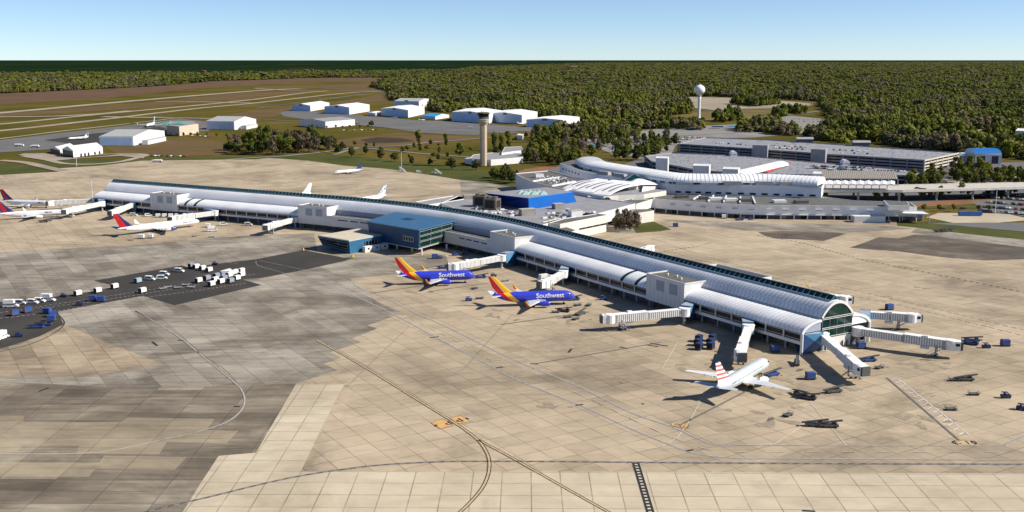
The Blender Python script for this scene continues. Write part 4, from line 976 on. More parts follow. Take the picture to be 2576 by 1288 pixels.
# right-hand blocks
flat_building('rooftop_box', 'low white box standing on the right end of the baggage hall roof', 'building', PP([(2235, 517.5), (2288, 517.5), (2283, 508), (2222, 505)], 12), 9.1, 12, M_wall, M_groof, .3)
flat_building('dock_shed', 'pale flat shed projecting onto the apron at the right end of the terminal', 'building', PP([(2150, 545), (2228, 545), (2228, 541), (2140, 541)], 4), 0, 4, M_wall, M_wall, .2)
r = root('loading_canopy', (*P(2270, 562), 0), 'open loading canopy on posts right of the terminal', 'canopy')
mb = MB(); pl = PP([(2264, 537), (2338, 539.5), (2322, 533), (2277, 532)], 6); mb.prism(pl, 5.6, 6.3); mb.build('roof', [M_trim], r)
mb = MB(); b4 = PP([(2272, 554), (2320, 554), (2322, 548), (2277, 548)]); mb.prism(b4, 0, 5.5); mb.build('rear_wall', [M_shadegrey], r)
for p in pl[:2] + pl[2:]:
    mb = MB(); mb.tube((*p, 0), (*p, 5.6), .3); mb.build('post', [M_metal], r)
# left crescent building
cres = flat_building('crescent_building', 'low curved white building at the left end of the terminal', 'building', PP([(1297, 438), (1315, 449), (1340, 459), (1388, 471), (1420, 480), (1475, 470), (1500, 456), (1440, 447), (1408, 438), (1380, 431)], 12), 0, 12, mat('shaded_white_wall', (.60, .60, .62), .75, var=.07), M_groof, .8)
for i, (px0, px1) in enumerate([((1340, 458), (1408, 448)), ((1388, 470), (1448, 459))]):
    mb = MB(); a_, b_ = P(*px0, 12), P(*px1, 12); mb.bar((*a_, 12.7), (*b_, 12.7), 1.2, 1.2); mb.build('roof_rib', [M_trim], cres)
roof_unit('air_handler', 'dark-fronted roof unit on the crescent roof', 'roof unit', (1355, 446), 12.1, (7, 5, 3), .4, M_trim)
# entrance hall: three sloping curved roofs with slots, arched window, glass pyramid
hall = root('entrance_hall', (*P(1500, 505, 10), 0), 'white entrance hall with swooping curved roofs, arched windows and a glass pyramid', 'building')
hp = PP([(1430, 487), (1519, 503), (1555, 500), (1620, 497), (1676, 488), (1676, 470), (1600, 462), (1500, 466)], 10)
mb = MB(); mb.prism(hp, 3, 12.5, 0, 1); mb.build('wall', [M_cream, M_lroof], hall)
def swoop(p0, p1, wd, z0, z1, rise):
    """curved roof from p0 to p1"""
    a, b = Vector(p0), Vector(p1); d = (b - a); n_ = Vector((-d.y, d.x)).normalized() * wd / 2; m_ = MB(); rg = []
    for i in range(13):
        t = i / 12; c = a + d * t; z = z0 + (z1 - z0) * t + rise * math.sin(math.pi * min(1, t * 1.15) * .87)
        rg.append([(c.x + n_.x, c.y + n_.y, z), (c.x - n_.x, c.y - n_.y, z), (c.x - n_.x, c.y - n_.y, z - .8), (c.x + n_.x, c.y + n_.y, z - .8)])
    m_.loft(rg, 0, True, True)
    for k in (-.22, .2):
        for i in range(3, 9):
            q = [Vector(rg[i][0]).lerp(Vector(rg[i][1]), .5 + k), Vector(rg[i + 1][0]).lerp(Vector(rg[i + 1][1]), .5 + k)]; up_ = Vector((0, 0, .1)); m_.bar(q[0] + up_, q[1] + up_, 1.6, .1, 1)
    return m_
for (q0, q1, wd) in [((1420, 480), (1515, 458), 13), ((1455, 488), (1560, 462), 15), ((1497, 496), (1600, 466), 14)]:
    swoop(P(*q0, 11), P(*q1, 15), wd, 11.0, 16.5, 2.5).build('curved_roof', [M_wroof, M_dmetal], hall)
for q in [(1527, 499), (1556, 494)]:
    x, y = P(*q, 11); mb = MB(); n_ = 10; pr2 = [(x + 3 * math.cos(math.pi * i / n_), y - 1.2, 9 + 3 * math.sin(math.pi * i / n_)) for i in range(n_ + 1)] + [(x - 3, y - 1.2, 5), (x + 3, y - 1.2, 5)]
    mb.add(pr2 + [(a, b + .3, c) for a, b, c in pr2], [tuple(range(len(pr2)))[::-1]] + [(i, (i + 1) % 13, 13 + (i + 1) % 13, 13 + i) for i in range(13)]); o = mb.build('arched_window', [M_gglass], hall); o['_o'] = hall['_o']
    fr = MB()
    for k in (-1.5, 0, 1.5): fr.box((x + k, y - 1.25, 8), (.2, .15, 6.2))
    fr.box((x, y - 1.25, 8), (6, .15, .2)); fr.build('window_bars', [M_trim], o)
for pts, z in [([(1581, 468), (1615, 464), (1645, 458), (1612, 455), (1575, 459)], 15.5), ([(1615, 476), (1676, 463), (1672, 456), (1620, 462)], 14.5)]:
    mb = MB(); mb.prism(PP(pts, z), 10, z, 0, 1); mb.build('tower_block', [M_cream, M_wroof], hall)
hx = P(1618, 460, 15.6); mb = MB(); c = Vector(hx); s_ = 13
mb.add([(c.x - s_, c.y - s_, 15.6), (c.x + s_, c.y - s_, 15.6), (c.x + s_, c.y + s_, 15.6), (c.x - s_, c.y + s_, 15.6), (c.x - 4, c.y, 19)], [(0, 1, 4), (1, 2, 4), (2, 3, 4), (3, 0, 4)]); mb.build('hip_roof', [M_wroof], hall)
c = Vector(P(1595, 452, 17)); s_ = 9; mb = MB(); mb.add([(c.x - s_, c.y - s_, 17.2), (c.x + s_, c.y - s_, 17.2), (c.x + s_, c.y + s_, 17.2), (c.x - s_, c.y + s_, 17.2), (c.x, c.y, 21.5)], [(0, 1, 4), (1, 2, 4), (2, 3, 4), (3, 0, 4)]); o = mb.build('glass_pyramid', [M_tglass], hall); o['_o'] = hall['_o']
fr = MB()
for vx in mb.v[:4]: fr.bar(vx, mb.v[4], .25, .25)
for i in range(4): fr.bar(mb.v[i], mb.v[(i + 1) % 4], .25, .25)
fr.build('glazing_bars', [M_metal], o)
# elevated roadway right of the terminal, with its canopy
rd = root('elevated_road', (*P(2300, 500), 0), 'elevated concrete roadway on piers running right from the terminal', 'viaduct')
nr_ = PP([(2060, 479), (2270, 479.5), (2400, 476.5), (2576, 471.5), (2900, 465)], 8.5); fr_ = PP([(2040, 463), (2260, 466), (2400, 463.5), (2576, 460), (2900, 453)], 8.5)
mb = MB(); mb.prism(nr_ + fr_[::-1], 6.9, 8.3, 0); mb.build('deck', [mat('deck_concrete', (.47, .43, .37), .85, var=.12)], rd)
mb = MB()
for e2 in (nr_, fr_):
    for a, b in zip(e2, e2[1:]): mb.bar((*a, 8.2), (*b, 8.2), .45, 1.9)
mb.build('parapet', [mat('parapet_concrete', (.62, .60, .55), .8, var=.1)], rd)
for a in resample([(x, y + 3) for x, y in nr_], 30) + resample([(x, y - 3) for x, y in fr_], 30):
    mb = MB(); mb.tube((*a, 0), (*a, 6.9), .9, n=10); mb.build('pier', [M_conc], rd)
cn = root('roadside_canopy', (*P(2150, 480, 8), 8.3), 'scalloped white canopy over the elevated road at the right end of the terminal', 'canopy')
ca_ = PP([(2057, 463), (2252, 464)], 13.5); cb_ = PP([(2057, 456.5), (2252, 457.5)], 13.5)
for i in range(10):
    a, b, c, d = lerp(*ca_, i / 10), lerp(*ca_, (i + .97) / 10), lerp(*cb_, (i + .97) / 10), lerp(*cb_, i / 10); mb = MB(); rg = []
    for t in range(7):
        u = t / 6; p, q = lerp(a, b, u), lerp(d, c, u); zz = 13.4 + .9 * (1 - abs(2 * u - 1)) ** 1.0 * .8; rg.append([(*p, zz), (*q, zz + .6), (*q, zz + .3), (*p, zz - 1.1)])
    mb.loft(rg, 0, True, True); mb.build('canopy_shell', [M_wroof], cn)
    mb = MB(); mb.tube((*lerp(a, d, .5), 8.3), (*lerp(a, d, .5), 13.2), .3); mb.build('post', [M_metal], cn)
lf = flat_building('stair_tower', 'white stair tower at the right end of the barrel roof', 'tower', PP([(2044, 437), (2069, 438), (2066, 432), (2048, 431)], 22), 0, 22, M_wall, M_wall, .2)
x0, x1 = PP([(2053, 438), (2067, 438)], 22); wall_panels(lf, x0, x1, 14, 19, 1, .7, M_dglass)
# walkway roofs and red canopy between terminal and garage
wk = root('covered_walkway', (*P(1900, 440), 0), 'long white vaulted walkway leading from the terminal to the garages', 'walkway')
mb = MB(); a_, b_ = P(1850, 436, 10), P(1965, 409, 10); d = Vector((b_[0] - a_[0], b_[1] - a_[1])); n_ = Vector((-d.y, d.x)).normalized(); rg = []
for t in (0, 1):
    c = Vector(a_) + d * t; rg.append([(c.x + n_.x * 8 * math.cos(math.pi * k / 10), c.y + n_.y * 8 * math.cos(math.pi * k / 10), 8 + 3.6 * math.sin(math.pi * k / 10)) for k in range(11)])
mb.loft(rg, 0, False, True); mb.build('vaulted_roof', [M_wroof], wk)
mb = MB(); mb.prism([tuple((Vector(a_) + n_ * 7.5)), tuple((Vector(a_) - n_ * 7.5)), tuple((Vector(b_) - n_ * 7.5)), tuple((Vector(b_) + n_ * 7.5))], 0, 7.9); mb.build('wall', [M_shadegrey], wk)
rw = root('red_canopy', (*P(1950, 432), 0), 'narrow bright red canopy roof beside the white walkway', 'canopy')
mb = MB(); a_, b_ = P(1925, 433, 8), P(1986, 409.5, 8); mb.bar((*a_, 8), (*b_, 8), 4.5, .5); mb.build('roof', [mat('red_roof', (.62, .05, .03), .6)], rw)
for t in (0.05, .35, .65, .95):
    q = lerp(a_, b_, t); mb = MB(); mb.tube((*q, 0), (*q, 7.7), .3); mb.build('post', [M_metal], rw)
for i, (pl, z, lb) in enumerate([([(1650, 398), (1680, 399), (1683, 394), (1652, 393)], 19, 'tall white stair block behind the barrel roof, left of the lower garage'), ([(1743, 417), (1784, 418.5), (1788, 413), (1746, 412)], 17, 'wide white lift block behind the barrel roof centre'), ([(1817, 425), (1857, 427), (1862, 421), (1822, 420)], 16, 'white lift block at the foot of the vaulted walkway')]):
    flat_building('lift_block', lb, 'lift block', PP(pl, z), 0, z, M_wall, M_wall, .3, group='white lift blocks behind the terminal')
# ---------------------------------------------------------------- garages
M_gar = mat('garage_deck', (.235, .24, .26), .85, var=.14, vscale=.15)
M_garf = mat('garage_concrete', (.27, .265, .28), .85, var=.12)
M_gart = mat('garage_tan_concrete', (.52, .47, .38), .85, var=.14, vscale=.3)
def garage(name, label, top, z, floors, front_edges, tan_edge=None):
    poly = PP(top, z); r = root(name, (*poly[0], 0), label, 'parking garage'); n = len(poly)
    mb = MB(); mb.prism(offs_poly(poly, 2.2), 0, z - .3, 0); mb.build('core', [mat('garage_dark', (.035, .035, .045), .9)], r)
    h = z / floors
    for k in range(floors):
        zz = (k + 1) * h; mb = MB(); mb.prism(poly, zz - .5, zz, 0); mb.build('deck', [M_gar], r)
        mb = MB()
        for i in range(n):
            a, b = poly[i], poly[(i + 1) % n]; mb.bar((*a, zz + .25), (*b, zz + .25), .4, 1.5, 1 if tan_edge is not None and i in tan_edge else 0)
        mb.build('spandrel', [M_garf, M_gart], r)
    for i in range(n):
        a, b = poly[i], poly[(i + 1) % n]; L = dist(a, b); m_ = max(1, int(L / 16)); mb = MB()
        for k in range(m_ + 1): q = lerp(a, b, k / m_); mb.box((*q, z / 2), (1.1, 1.1, z), math.atan2(b[1] - a[1], b[0] - a[0]), 1 if tan_edge is not None and i in tan_edge else 0)
        mb.build('pier_row', [M_garf, M_gart], r)
    return r, poly
G1, G1p = garage('parking_garage', 'long four-storey parking garage with tan end wall behind the terminal', [(1706, 363), (1892, 375), (2082, 389), (2325.7, 404.5), (2413, 385.8), (2200, 371), (1932, 353), (1775, 347)], 12, 4, None, (3,))
G2, G2p = garage('parking_garage', 'lower two-storey parking garage with wavy light speckled deck, between terminal and tall garage', [(1623, 394), (1690, 385.5), (1870, 393), (2040, 408), (2240, 425), (2330, 437), (2280, 443), (2100, 441), (1900, 440), (1760, 430), (1680, 415), (1640, 408)], 7, 2, None)
for i, (pl, z, lb) in enumerate([([(1893, 365), (1931, 366.5), (1934, 361), (1897, 360)], 19, 'left grey stair tower on the front of the tall garage'), ([(2040, 375), (2077, 377), (2082, 371), (2045, 370)], 19, 'right grey stair tower on the front of the tall garage')]):
    flat_building('stair_tower', lb, 'tower', PP(pl, z), 0, z, M_garf, M_gar, .2, group='garage stair towers')
for i, (px, lb) in enumerate([((2023, 358), 'left vaulted lift lobby on the back edge of the tall garage'), ((2165, 367), 'right vaulted lift lobby on the back edge of the tall garage')]):
    x, y = P(*px, 12); r = root('lift_lobby', (x, y, 12), lb, 'lobby', 'lift lobbies on the garage')
    mb = MB(); mb.box((x, y, 14), (18, 7, 4)); mb.build('wall', [mat('lobby_dark', (.05, .055, .10), .4)], r)
    rg = [[(x + sx * 10, y + 4.5 * math.cos(math.pi * k / 8), 16 + 2.2 * math.sin(math.pi * k / 8)) for k in range(9)] for sx in (-1, 1)]; mb = MB(); mb.loft(rg, 0, False, True); mb.build('vaulted_roof', [M_metal], r)
for i, (px, lb) in enumerate([((1844, 392), 'left small white vaulted cabin in front of the tall garage'), ((2125, 415), 'right small white vaulted cabin in front of the tall garage')]):
    x, y = P(*px, 7); r = root('vaulted_cabin', (x, y, 7), lb, 'cabin', 'white vaulted cabins')
    rg = [[(x + 3.5 * math.cos(math.pi * k / 8), y + sx * 5, 9.5 + 2.8 * math.sin(math.pi * k / 8)) for k in range(9)] for sx in (-1, 1)]; mb = MB(); mb.loft(rg, 0, False, True); mb.build('vaulted_roof', [M_wroof], r)
    mb = MB(); mb.box((x, y, 8.3), (7, 9.6, 2.5)); mb.build('wall', [M_wall], r)
sl_ = root('slatted_canopy', (*P(2160, 460), 0), 'long brown-grey slatted canopy roof behind the elevated road', 'canopy')
a_, b_, c_, d_ = PP([(2069, 446), (2259, 447), (2252, 435), (2066, 433)], 11); mb = MB(); mb.add([(*a_, 10), (*b_, 10), (*c_, 12.5), (*d_, 12.5), (*a_, 9.5), (*b_, 9.5)], [(0, 1, 2, 3), (4, 5, 1, 0)])
for i in range(40): mb.bar((*lerp(a_, b_, i / 40), 10.1), (*lerp(d_, c_, i / 40), 12.6), .5, .3, 1)
mb.build('roof', [mat('slat_brown', (.24, .22, .19), .85), mat('slat_light', (.36, .34, .30), .85)], sl_)
for i in range(9):
    q = lerp(a_, b_, i / 8); mb = MB(); mb.tube((*q, 0), (*q, 9.6), .4); mb.build('post', [M_conc], sl_)
for i, (px, rz, lb) in enumerate([((1451, 341), .2, 'blue shelter roof farthest up the road left of the car park'), ((1461, 358), .1, 'blue shelter roof in the middle of the road left of the car park'), ((1513, 361), .3, 'largest light blue shelter among the trees'), ((1524, 360), 1.5, 'narrow blue shelter beside the largest one'), ((1496, 371), .1, 'flat light blue shelter near the street'), ((1551, 374), .2, 'light blue shelter nearest the lower garage'), ((1579, 325), .2, 'small blue shelter high among the trees'), ((1497, 337), .6, 'small blue shelter below the rightmost hangar'), ((1743, 327), 1.4, 'blue panel shelter left of the water tower foot'), ((1843, 322), .2, 'light blue roofed booth right of the water tower'), ((1804, 323), 0, 'long navy-fronted booth right of the water tower')]):
    x, y = P(*px); r = root('shelter', (x, y, 0), lb, 'shelter', 'blue shelters landside', rz); big = 2.2 if i in (9, 10) else 1.3
    mb = MB(); mb.box((0, 0, 3.6), (8 * big, 5 * big, .5)); mb.box((0, -2.5 * big, 3.0), (8 * big, .3, 1.6)); mb.build('roof', [mat('shelter_blue', (.03, .30, .52), .5) if i != 10 else M_navy], r, world=False)
    for sx in (-1, 1):
        for sy in (-1, 1): mb = MB(); mb.tube((sx * 3.6 * big, sy * 2.2 * big, 0), (sx * 3.6 * big, sy * 2.2 * big, 3.4), .15, n=6); mb.build('post', [M_metal], r, world=False)
# ---------------------------------------------------------------- towers
tx, ty = P(1216.5, 416.5); ct = root('control_tower', (tx, ty, 0), 'tall tan concrete air traffic control tower with a dark glazed cab', 'control tower')
M_shaft = mat('tower_tan', (.48, .37, .265), .85, var=.06, vscale=.1)
mb = MB(); mb.prism([(tx + 3.9 * math.cos(math.pi / 4 * k + .39), ty + 3.9 * math.sin(math.pi / 4 * k + .39)) for k in range(8)], 0, 42); mb.build('shaft', [M_shaft], ct)
mb = MB(); mb.lathe([(3.9, 41.9), (5.6, 45), (6.0, 47.2), (4.6, 47.3)], (tx, ty), 12); mb.build('capital', [M_shaft], ct)
mb = MB(); mb.lathe([(6.3, 47.2), (6.4, 47.6), (4.4, 47.7)], (tx, ty), 16); o = mb.build('balcony', [M_trim], ct); o['_o'] = ct['_o']
mb = MB()
for k in range(16):
    a = math.pi / 8 * k; p = (tx + 6.2 * math.cos(a), ty + 6.2 * math.sin(a)); q = (tx + 6.2 * math.cos(a + math.pi / 8), ty + 6.2 * math.sin(a + math.pi / 8)); mb.bar((*p, 48.6), (*q, 48.6), .1, .1); mb.bar((*p, 47.6), (*p, 48.6), .1, .1)
mb.build('railing', [M_metal], o)
mb = MB(); mb.lathe([(4.3, 47.7), (4.6, 49.5), (4.6, 50)], (tx, ty), 12); mb.build('lower_cab', [M_dmetal], ct)
mb = MB(); mb.lathe([(4.7, 50), (6.4, 53.6)], (tx, ty), 8); mb.build('cab_glass', [M_dglass], ct)
mb = MB(); mb.lathe([(6.7, 53.6), (6.7, 54.4), (5.2, 54.9)], (tx, ty), 8); mb.build('cab_roof', [mat('tower_roof_brown', (.10, .085, .07), .8)], ct)
mb = MB(); mb.tube((tx, ty, 54.9), (tx, ty, 57.5), .12); mb.tube((tx + 2, ty, 54.9), (tx + 2, ty, 56.5), .08); mb.tube((tx - 1.8, ty + 1, 54.9), (tx - 1.8, ty + 1, 56), .5, .5); mb.build('antenna', [M_metal], ct)
wx, wy = P(1757.5, 306.5); wt = root('water_tower', (wx, wy, 0), 'white water tower, a ball on a slender flared column, above the woods', 'water tower')
mb = MB(); mb.lathe([(6, 0), (3.4, 6), (2.6, 12), (2.6, 40), (3.2, 44)], (wx, wy), 20); mb.build('column', [M_trim], wt, smooth=True)
mb = MB(); mb.lathe([(3.2, 44), (3.6, 44.2), (3.6, 45.4), (3.0, 45.6)], (wx, wy), 20); mb.build('collar', [M_metal], wt)
mb = MB(); mb.lathe([(3.0, 45.6)] + [(9.6 * math.cos(a), 56 + 8.6 * math.sin(a)) for a in [R(-62 + 12.5 * k) for k in range(12)]] + [(1.2, 64.6)], (wx, wy), 28); mb.build('tank', [mat('tank_white', (.78, .80, .82), .35, var=.03)], wt, smooth=True)
mb = MB(); mb.tube((wx, wy, 64.5), (wx, wy, 66.5), 1.0); mb.tube((wx + 3, wy, 64), (wx + 3, wy, 66), .3); mb.build('hatch', [M_trim], wt)
# ---------------------------------------------------------------- hangars
def gable(name, label, a, b, c, ze, zr, along_ab=True, wm=None, rm=None, doors=0, group=None, cat='hangar', dm=None):
    """a: left foot, b: nearest corner foot, c: right foot; ridge parallel to a-b if along_ab"""
    a, b, c = Vector(P(*a)), Vector(P(*b)), Vector(P(*c)); d = a + c - b
    r = root(name, (b.x, b.y, 0), label, cat, group); wm = wm or M_wall; rm = rm or M_wroof
    lo = [a, b, c, d]; mb = MB(); vs_ = [(p.x, p.y, 0) for p in lo] + [(p.x, p.y, ze) for p in lo]
    if along_ab: m1, m2 = (b + c) / 2, (a + d) / 2; idx = ((5, 6, 8), (7, 4, 9))
    else: m1, m2 = (a + b) / 2, (c + d) / 2; idx = ((4, 5, 8), (6, 7, 9))
    vs_ += [(m1.x, m1.y, zr), (m2.x, m2.y, zr)]
    mb.add(vs_, [(0, 1, 5, 4), (1, 2, 6, 5), (2, 3, 7, 6), (3, 0, 4, 7)] + list(idx), 0); mb.build('wall', [wm], r)
    rf = MB(); k = .3
    if along_ab: qs = [(4, 5, 8, 9), (6, 7, 9, 8)]
    else: qs = [(5, 6, 9, 8), (7, 4, 8, 9)]
    for q in qs:
        P4 = [Vector(vs_[i]) for i in q]; rf.add([p + Vector((0, 0, .05)) for p in P4] + [p + Vector((0, 0, k)) for p in P4], [(4, 5, 6, 7), (0, 1, 5, 4), (1, 2, 6, 5), (2, 3, 7, 6), (3, 0, 4, 7)])
    rf.build('roof', [rm], r)
    if doors:
        L = (b - a).length; dd = (b - a).normalized(); nr = Vector((dd.y, -dd.x))
        if nr.dot(b - c) < 0: nr = -nr
        for i in range(doors):
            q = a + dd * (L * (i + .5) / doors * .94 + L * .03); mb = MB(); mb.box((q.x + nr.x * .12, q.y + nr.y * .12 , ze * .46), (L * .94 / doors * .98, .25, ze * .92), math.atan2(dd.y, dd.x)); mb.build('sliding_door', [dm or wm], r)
    return r, lo
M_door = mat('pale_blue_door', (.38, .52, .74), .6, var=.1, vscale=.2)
M_hroof = mat('hangar_roof', (.36, .365, .35), .6, var=.08)
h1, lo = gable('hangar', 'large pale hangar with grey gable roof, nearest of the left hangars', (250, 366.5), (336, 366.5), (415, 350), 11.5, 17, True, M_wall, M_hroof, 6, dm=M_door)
gable('hangar_office', 'low lean-to office against the right side of the near left hangar', (357, 364), (372, 364), (418, 354), 5, 6, False, M_wall, M_hroof, 0, cat='office')
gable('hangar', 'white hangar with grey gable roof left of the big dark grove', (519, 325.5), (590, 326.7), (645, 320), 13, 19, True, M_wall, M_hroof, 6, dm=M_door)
gable('hangar_office', 'low office on the right side of the hangar left of the dark grove', (605, 325.5), (620, 326), (648, 320), 5, 6.5, False, M_wall, M_hroof, 0, cat='office')
fs, lo = gable('fire_station', 'white airport fire station with arched side openings and tall truck bays', (158, 391), (185, 396.5), (259, 386), 7.5, 11.5, False, M_trim, M_trim, 3, cat='fire station', dm=M_dglass)
for i, t in enumerate((.25, .38, .5, .72, .88)):
    b_, c_ = lo[1], lo[2]; q = b_.lerp(c_, t); dd = (c_ - b_).normalized(); nr = Vector((dd.y, -dd.x)); mb = MB(); mb.box((q.x + nr.x * .1, q.y + nr.y * .1, 1.8), (3.2, .3, 3.4), math.atan2(dd.y, dd.x), taper=.8); mb.build('arched_opening', [M_black], fs)
gable('fire_station_wing', 'lower white wing on the left of the fire station', (127, 384), (152, 390), (190, 380), 5.5, 8, False, M_trim, M_trim, 3, cat='building', dm=M_dglass)
HG = [('small white hangar farthest left in the middle row of hangars', (734, 278.5), (781, 280), (829, 272), 12, 15.5, False, 4),
      ('white hangar second from left in the middle row of hangars', (816.5, 285), (879, 288), (930, 280), 14, 17.5, False, 5),
      ('white hangar third from left, next to the small blue-roofed office', (959, 291), (1027, 296), (1068, 287), 14, 17, False, 6),
      ('grey-fronted hangar set back against the trees behind the middle row', (991.5, 272), (1054, 273), (1083, 266), 16, 20, True, 6),
      ('long white hangar directly behind the control tower', (1136.5, 304), (1230, 311), (1262, 300), 16, 19, False, 7),
      ('white hangar right of the control tower', (1229, 306), (1313, 312), (1352, 302), 15, 18, False, 7),
      ('white hangar farthest right in the middle row, beside the woods', (1324, 319.5), (1417, 321), (1458, 312), 12, 14.5, False, 6)]
for lb, a, b, c, ze, zr, al, dn in HG:
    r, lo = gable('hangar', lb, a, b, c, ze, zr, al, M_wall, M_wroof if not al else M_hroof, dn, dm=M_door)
    q = (lo[0] + lo[1]) / 2; dd = (lo[1] - lo[0]).normalized(); mb = MB(); mb.box((q.x, q.y, (ze + zr) / 2 - 1), (9, 1.2, 2.6), math.atan2(dd.y, dd.x)); mb.build('vent_hood', [M_dmetal], r)
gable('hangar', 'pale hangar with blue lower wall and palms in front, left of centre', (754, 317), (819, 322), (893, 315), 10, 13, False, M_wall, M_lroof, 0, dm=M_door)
gable('blue_roof_office', 'small office with a bright blue hip roof among the hangars', (1062, 299), (1095, 301), (1130, 296), 5.5, 9, True, M_wall, mat('bright_blue_roof', (.02, .28, .60), .5), 0, cat='office')
gable('low_office', 'low white office between the second and third hangars', (925, 290), (945, 292), (962, 288), 5, 6, False, M_wall, M_wroof, 0, cat='office')
flat_building('pink_terminal', 'pinkish two-storey aviation terminal with green roof accents among small trees', 'building', PP([(420, 338), (452, 342), (500, 334), (490, 326), (430, 326)]), 0, 13, mat('pink_stucco', (.55, .43, .33), .8), M_lroof, .6)
for i, px in enumerate([(417, 311), (451, 311)]):
    x, y = P(*px, 14); b_ = MB(); b_.add([(x - 9, y - 9, 13.8), (x + 9, y - 9, 13.8), (x + 9, y + 9, 13.8), (x - 9, y + 9, 13.8), (x, y, 17)], [(0, 1, 4), (1, 2, 4), (2, 3, 4), (3, 0, 4), (3, 2, 1, 0)]); tag(b_.build('green_roof_cap', [mat('green_roof', (.05, .30, .20), .6)]), ['left green pyramid roof on the pinkish terminal', 'right green pyramid roof on the pinkish terminal'][i], 'roof cap')
# buildings at the control tower's foot
for pl, z, lb in [([(1169, 411), (1195, 416), (1222, 413), (1200, 405)], 5, 'small white shed left of the control tower'), ([(1182, 414), (1235, 417), (1316, 410), (1310, 400), (1240, 398), (1190, 404)], 6, 'white base building spread around the control tower'), ([(1262, 404), (1316, 396), (1312, 386), (1270, 388)], 8, 'dark-fronted white block right of the control tower')]:
    flat_building('tower_base_building', lb, 'building', PP(pl), 0, z, M_wall, M_lroof, .4)
flat_building('utility_hut', 'small white hut on the grass right of the hangars', 'hut', PP([(1300, 351), (1314, 352), (1317, 348), (1304, 347)]), 0, 6, M_trim, M_trim, .2)
# right edge
br = root('blue_vault_building', (*P(2480, 408), 0), 'pale building with a bright blue barrel roof at the right', 'building')
a_, b_ = P(2452, 411), P(2519, 412); mb = MB(); dpt = 26; z0 = 10
mb.prism([a_, b_, (b_[0], b_[1] + dpt), (a_[0], a_[1] + dpt)], 0, z0); mb.build('wall', [M_wall], br)
rg = [[(xx, a_[1] + dpt / 2 - (dpt / 2 + 1) * math.cos(math.pi * k / 10), z0 + 5 * math.sin(math.pi * k / 10)) for k in range(11)] for xx in (a_[0] - 1, b_[0] + 1)]; mb = MB(); mb.loft(rg, 0, False, False); mb.build('barrel_roof', [mat('royal_blue_roof', (.006, .13, .42), .45)], br)
mb = MB()
for g2, s_ in ((rg[0], .9), (rg[1], -.9)): mb.add([(p[0] + s_, p[1], p[2] - .1) for p in g2], [tuple(range(11))])
mb.build('gable_wall', [M_trim], br); wall_panels(br, a_, b_, .2, 8, 2, .5, mat('dark_blue_glass', (.02, .03, .08), .2), 'entrance_glazing')
flat_building('grey_low_building', 'low grey building left of the blue barrel-roofed building', 'building', PP([(2412, 410), (2450, 412), (2450, 404), (2415, 402)]), 0, 8, mat('grey_blue_wall', (.25, .27, .33), .7), M_wall, .4)
flat_building('white_tower_block', 'tall white block at the right edge above the trees', 'building', PP([(2551, 372), (2600, 375), (2605, 366), (2558, 364)]), 0, 21, M_wall, M_wall, .5)
for i, (x0, x1, y, lb) in enumerate([(2317, 2390, 350, 'left one of the long low white sheds among the trees at right'), (2395, 2460, 351, 'middle one of the long low white sheds among the trees at right'), (2466, 2546, 353, 'right one of the long low white sheds, beside the tall white block')]):
    gable('long_shed', lb, (x0, y + 9), (x1, y + 10), (x1 + 8, y + 5), 6, 7.5, True, M_wall, M_wroof, 0, cat='shed', group='long white sheds')
x, y = P(1448, 171); mb = MB(); mb.box((x, y, 14), (130, 60, 24)); tag(mb.build('distant_warehouse', [M_trim]), 'lone white warehouse in the far forest near the horizon', 'warehouse')
# ---------------------------------------------------------------- airliners
def stripe_mat(name, base, bands, coord):
    """bands [(threshold, colour)] over a linear coordinate of the object space: coord=(kx, ky, kz); base below the first threshold"""
    m, nt, b = nodes_of(name); g = NB(nt); s = g.sep(g.obj())
    v = g.math('ADD', g.math('MULTIPLY', s[0], coord[0]), g.math('MULTIPLY', s[2], coord[2]))
    col = (*base, 1)
    cur = None
    for th, c in bands:
        k = g.math('GREATER_THAN', v, th); cur = g.mix(k, cur if cur is not None else base, c)
    g.link(cur, b.inputs['Base Color']); b.inputs['Roughness'].default_value = .3; MATS[name] = m; return m
C_SW = (.035, .05, .52); C_RED = (.60, .008, .012); C_YEL = (.82, .47, .02); C_WH = (.72, .73, .74)
def paint(name, c, r=.3): return mat(name, c, r, var=.05, vscale=.4)
M_pw = paint('aircraft_white', (.74, .75, .76)); M_psilver = paint('aircraft_silver', (.50, .55, .58), .35)
M_wing = paint('wing_grey', (.60, .62, .64), .4); M_swb = paint('aircraft_blue', C_SW)
def airfoil(p, c, t, nx=8):
    """ring of a lens section at leading point p, chord c backwards (-x), thickness t; in x-z"""
    up = [(p[0] - c * u, p[1], p[2] + t * c * (.5 * math.sin(math.pi * u ** .6)) ) for u in [i / nx for i in range(nx + 1)]]
    dn = [(p[0] - c * u, p[1], p[2] - t * c * (.35 * math.sin(math.pi * u ** .6))) for u in [i / nx for i in range(nx - 1, 0, -1)]]
    return up + dn
def vfoil(p, c, t, nx=8):
    up = [(p[0] - c * u, p[1] + t * c * .5 * math.sin(math.pi * u ** .6), p[2]) for u in [i / nx for i in range(nx + 1)]]
    dn = [(p[0] - c * u, p[1] - t * c * .5 * math.sin(math.pi * u ** .6), p[2]) for u in [i / nx for i in range(nx - 1, 0, -1)]]
    return up + dn
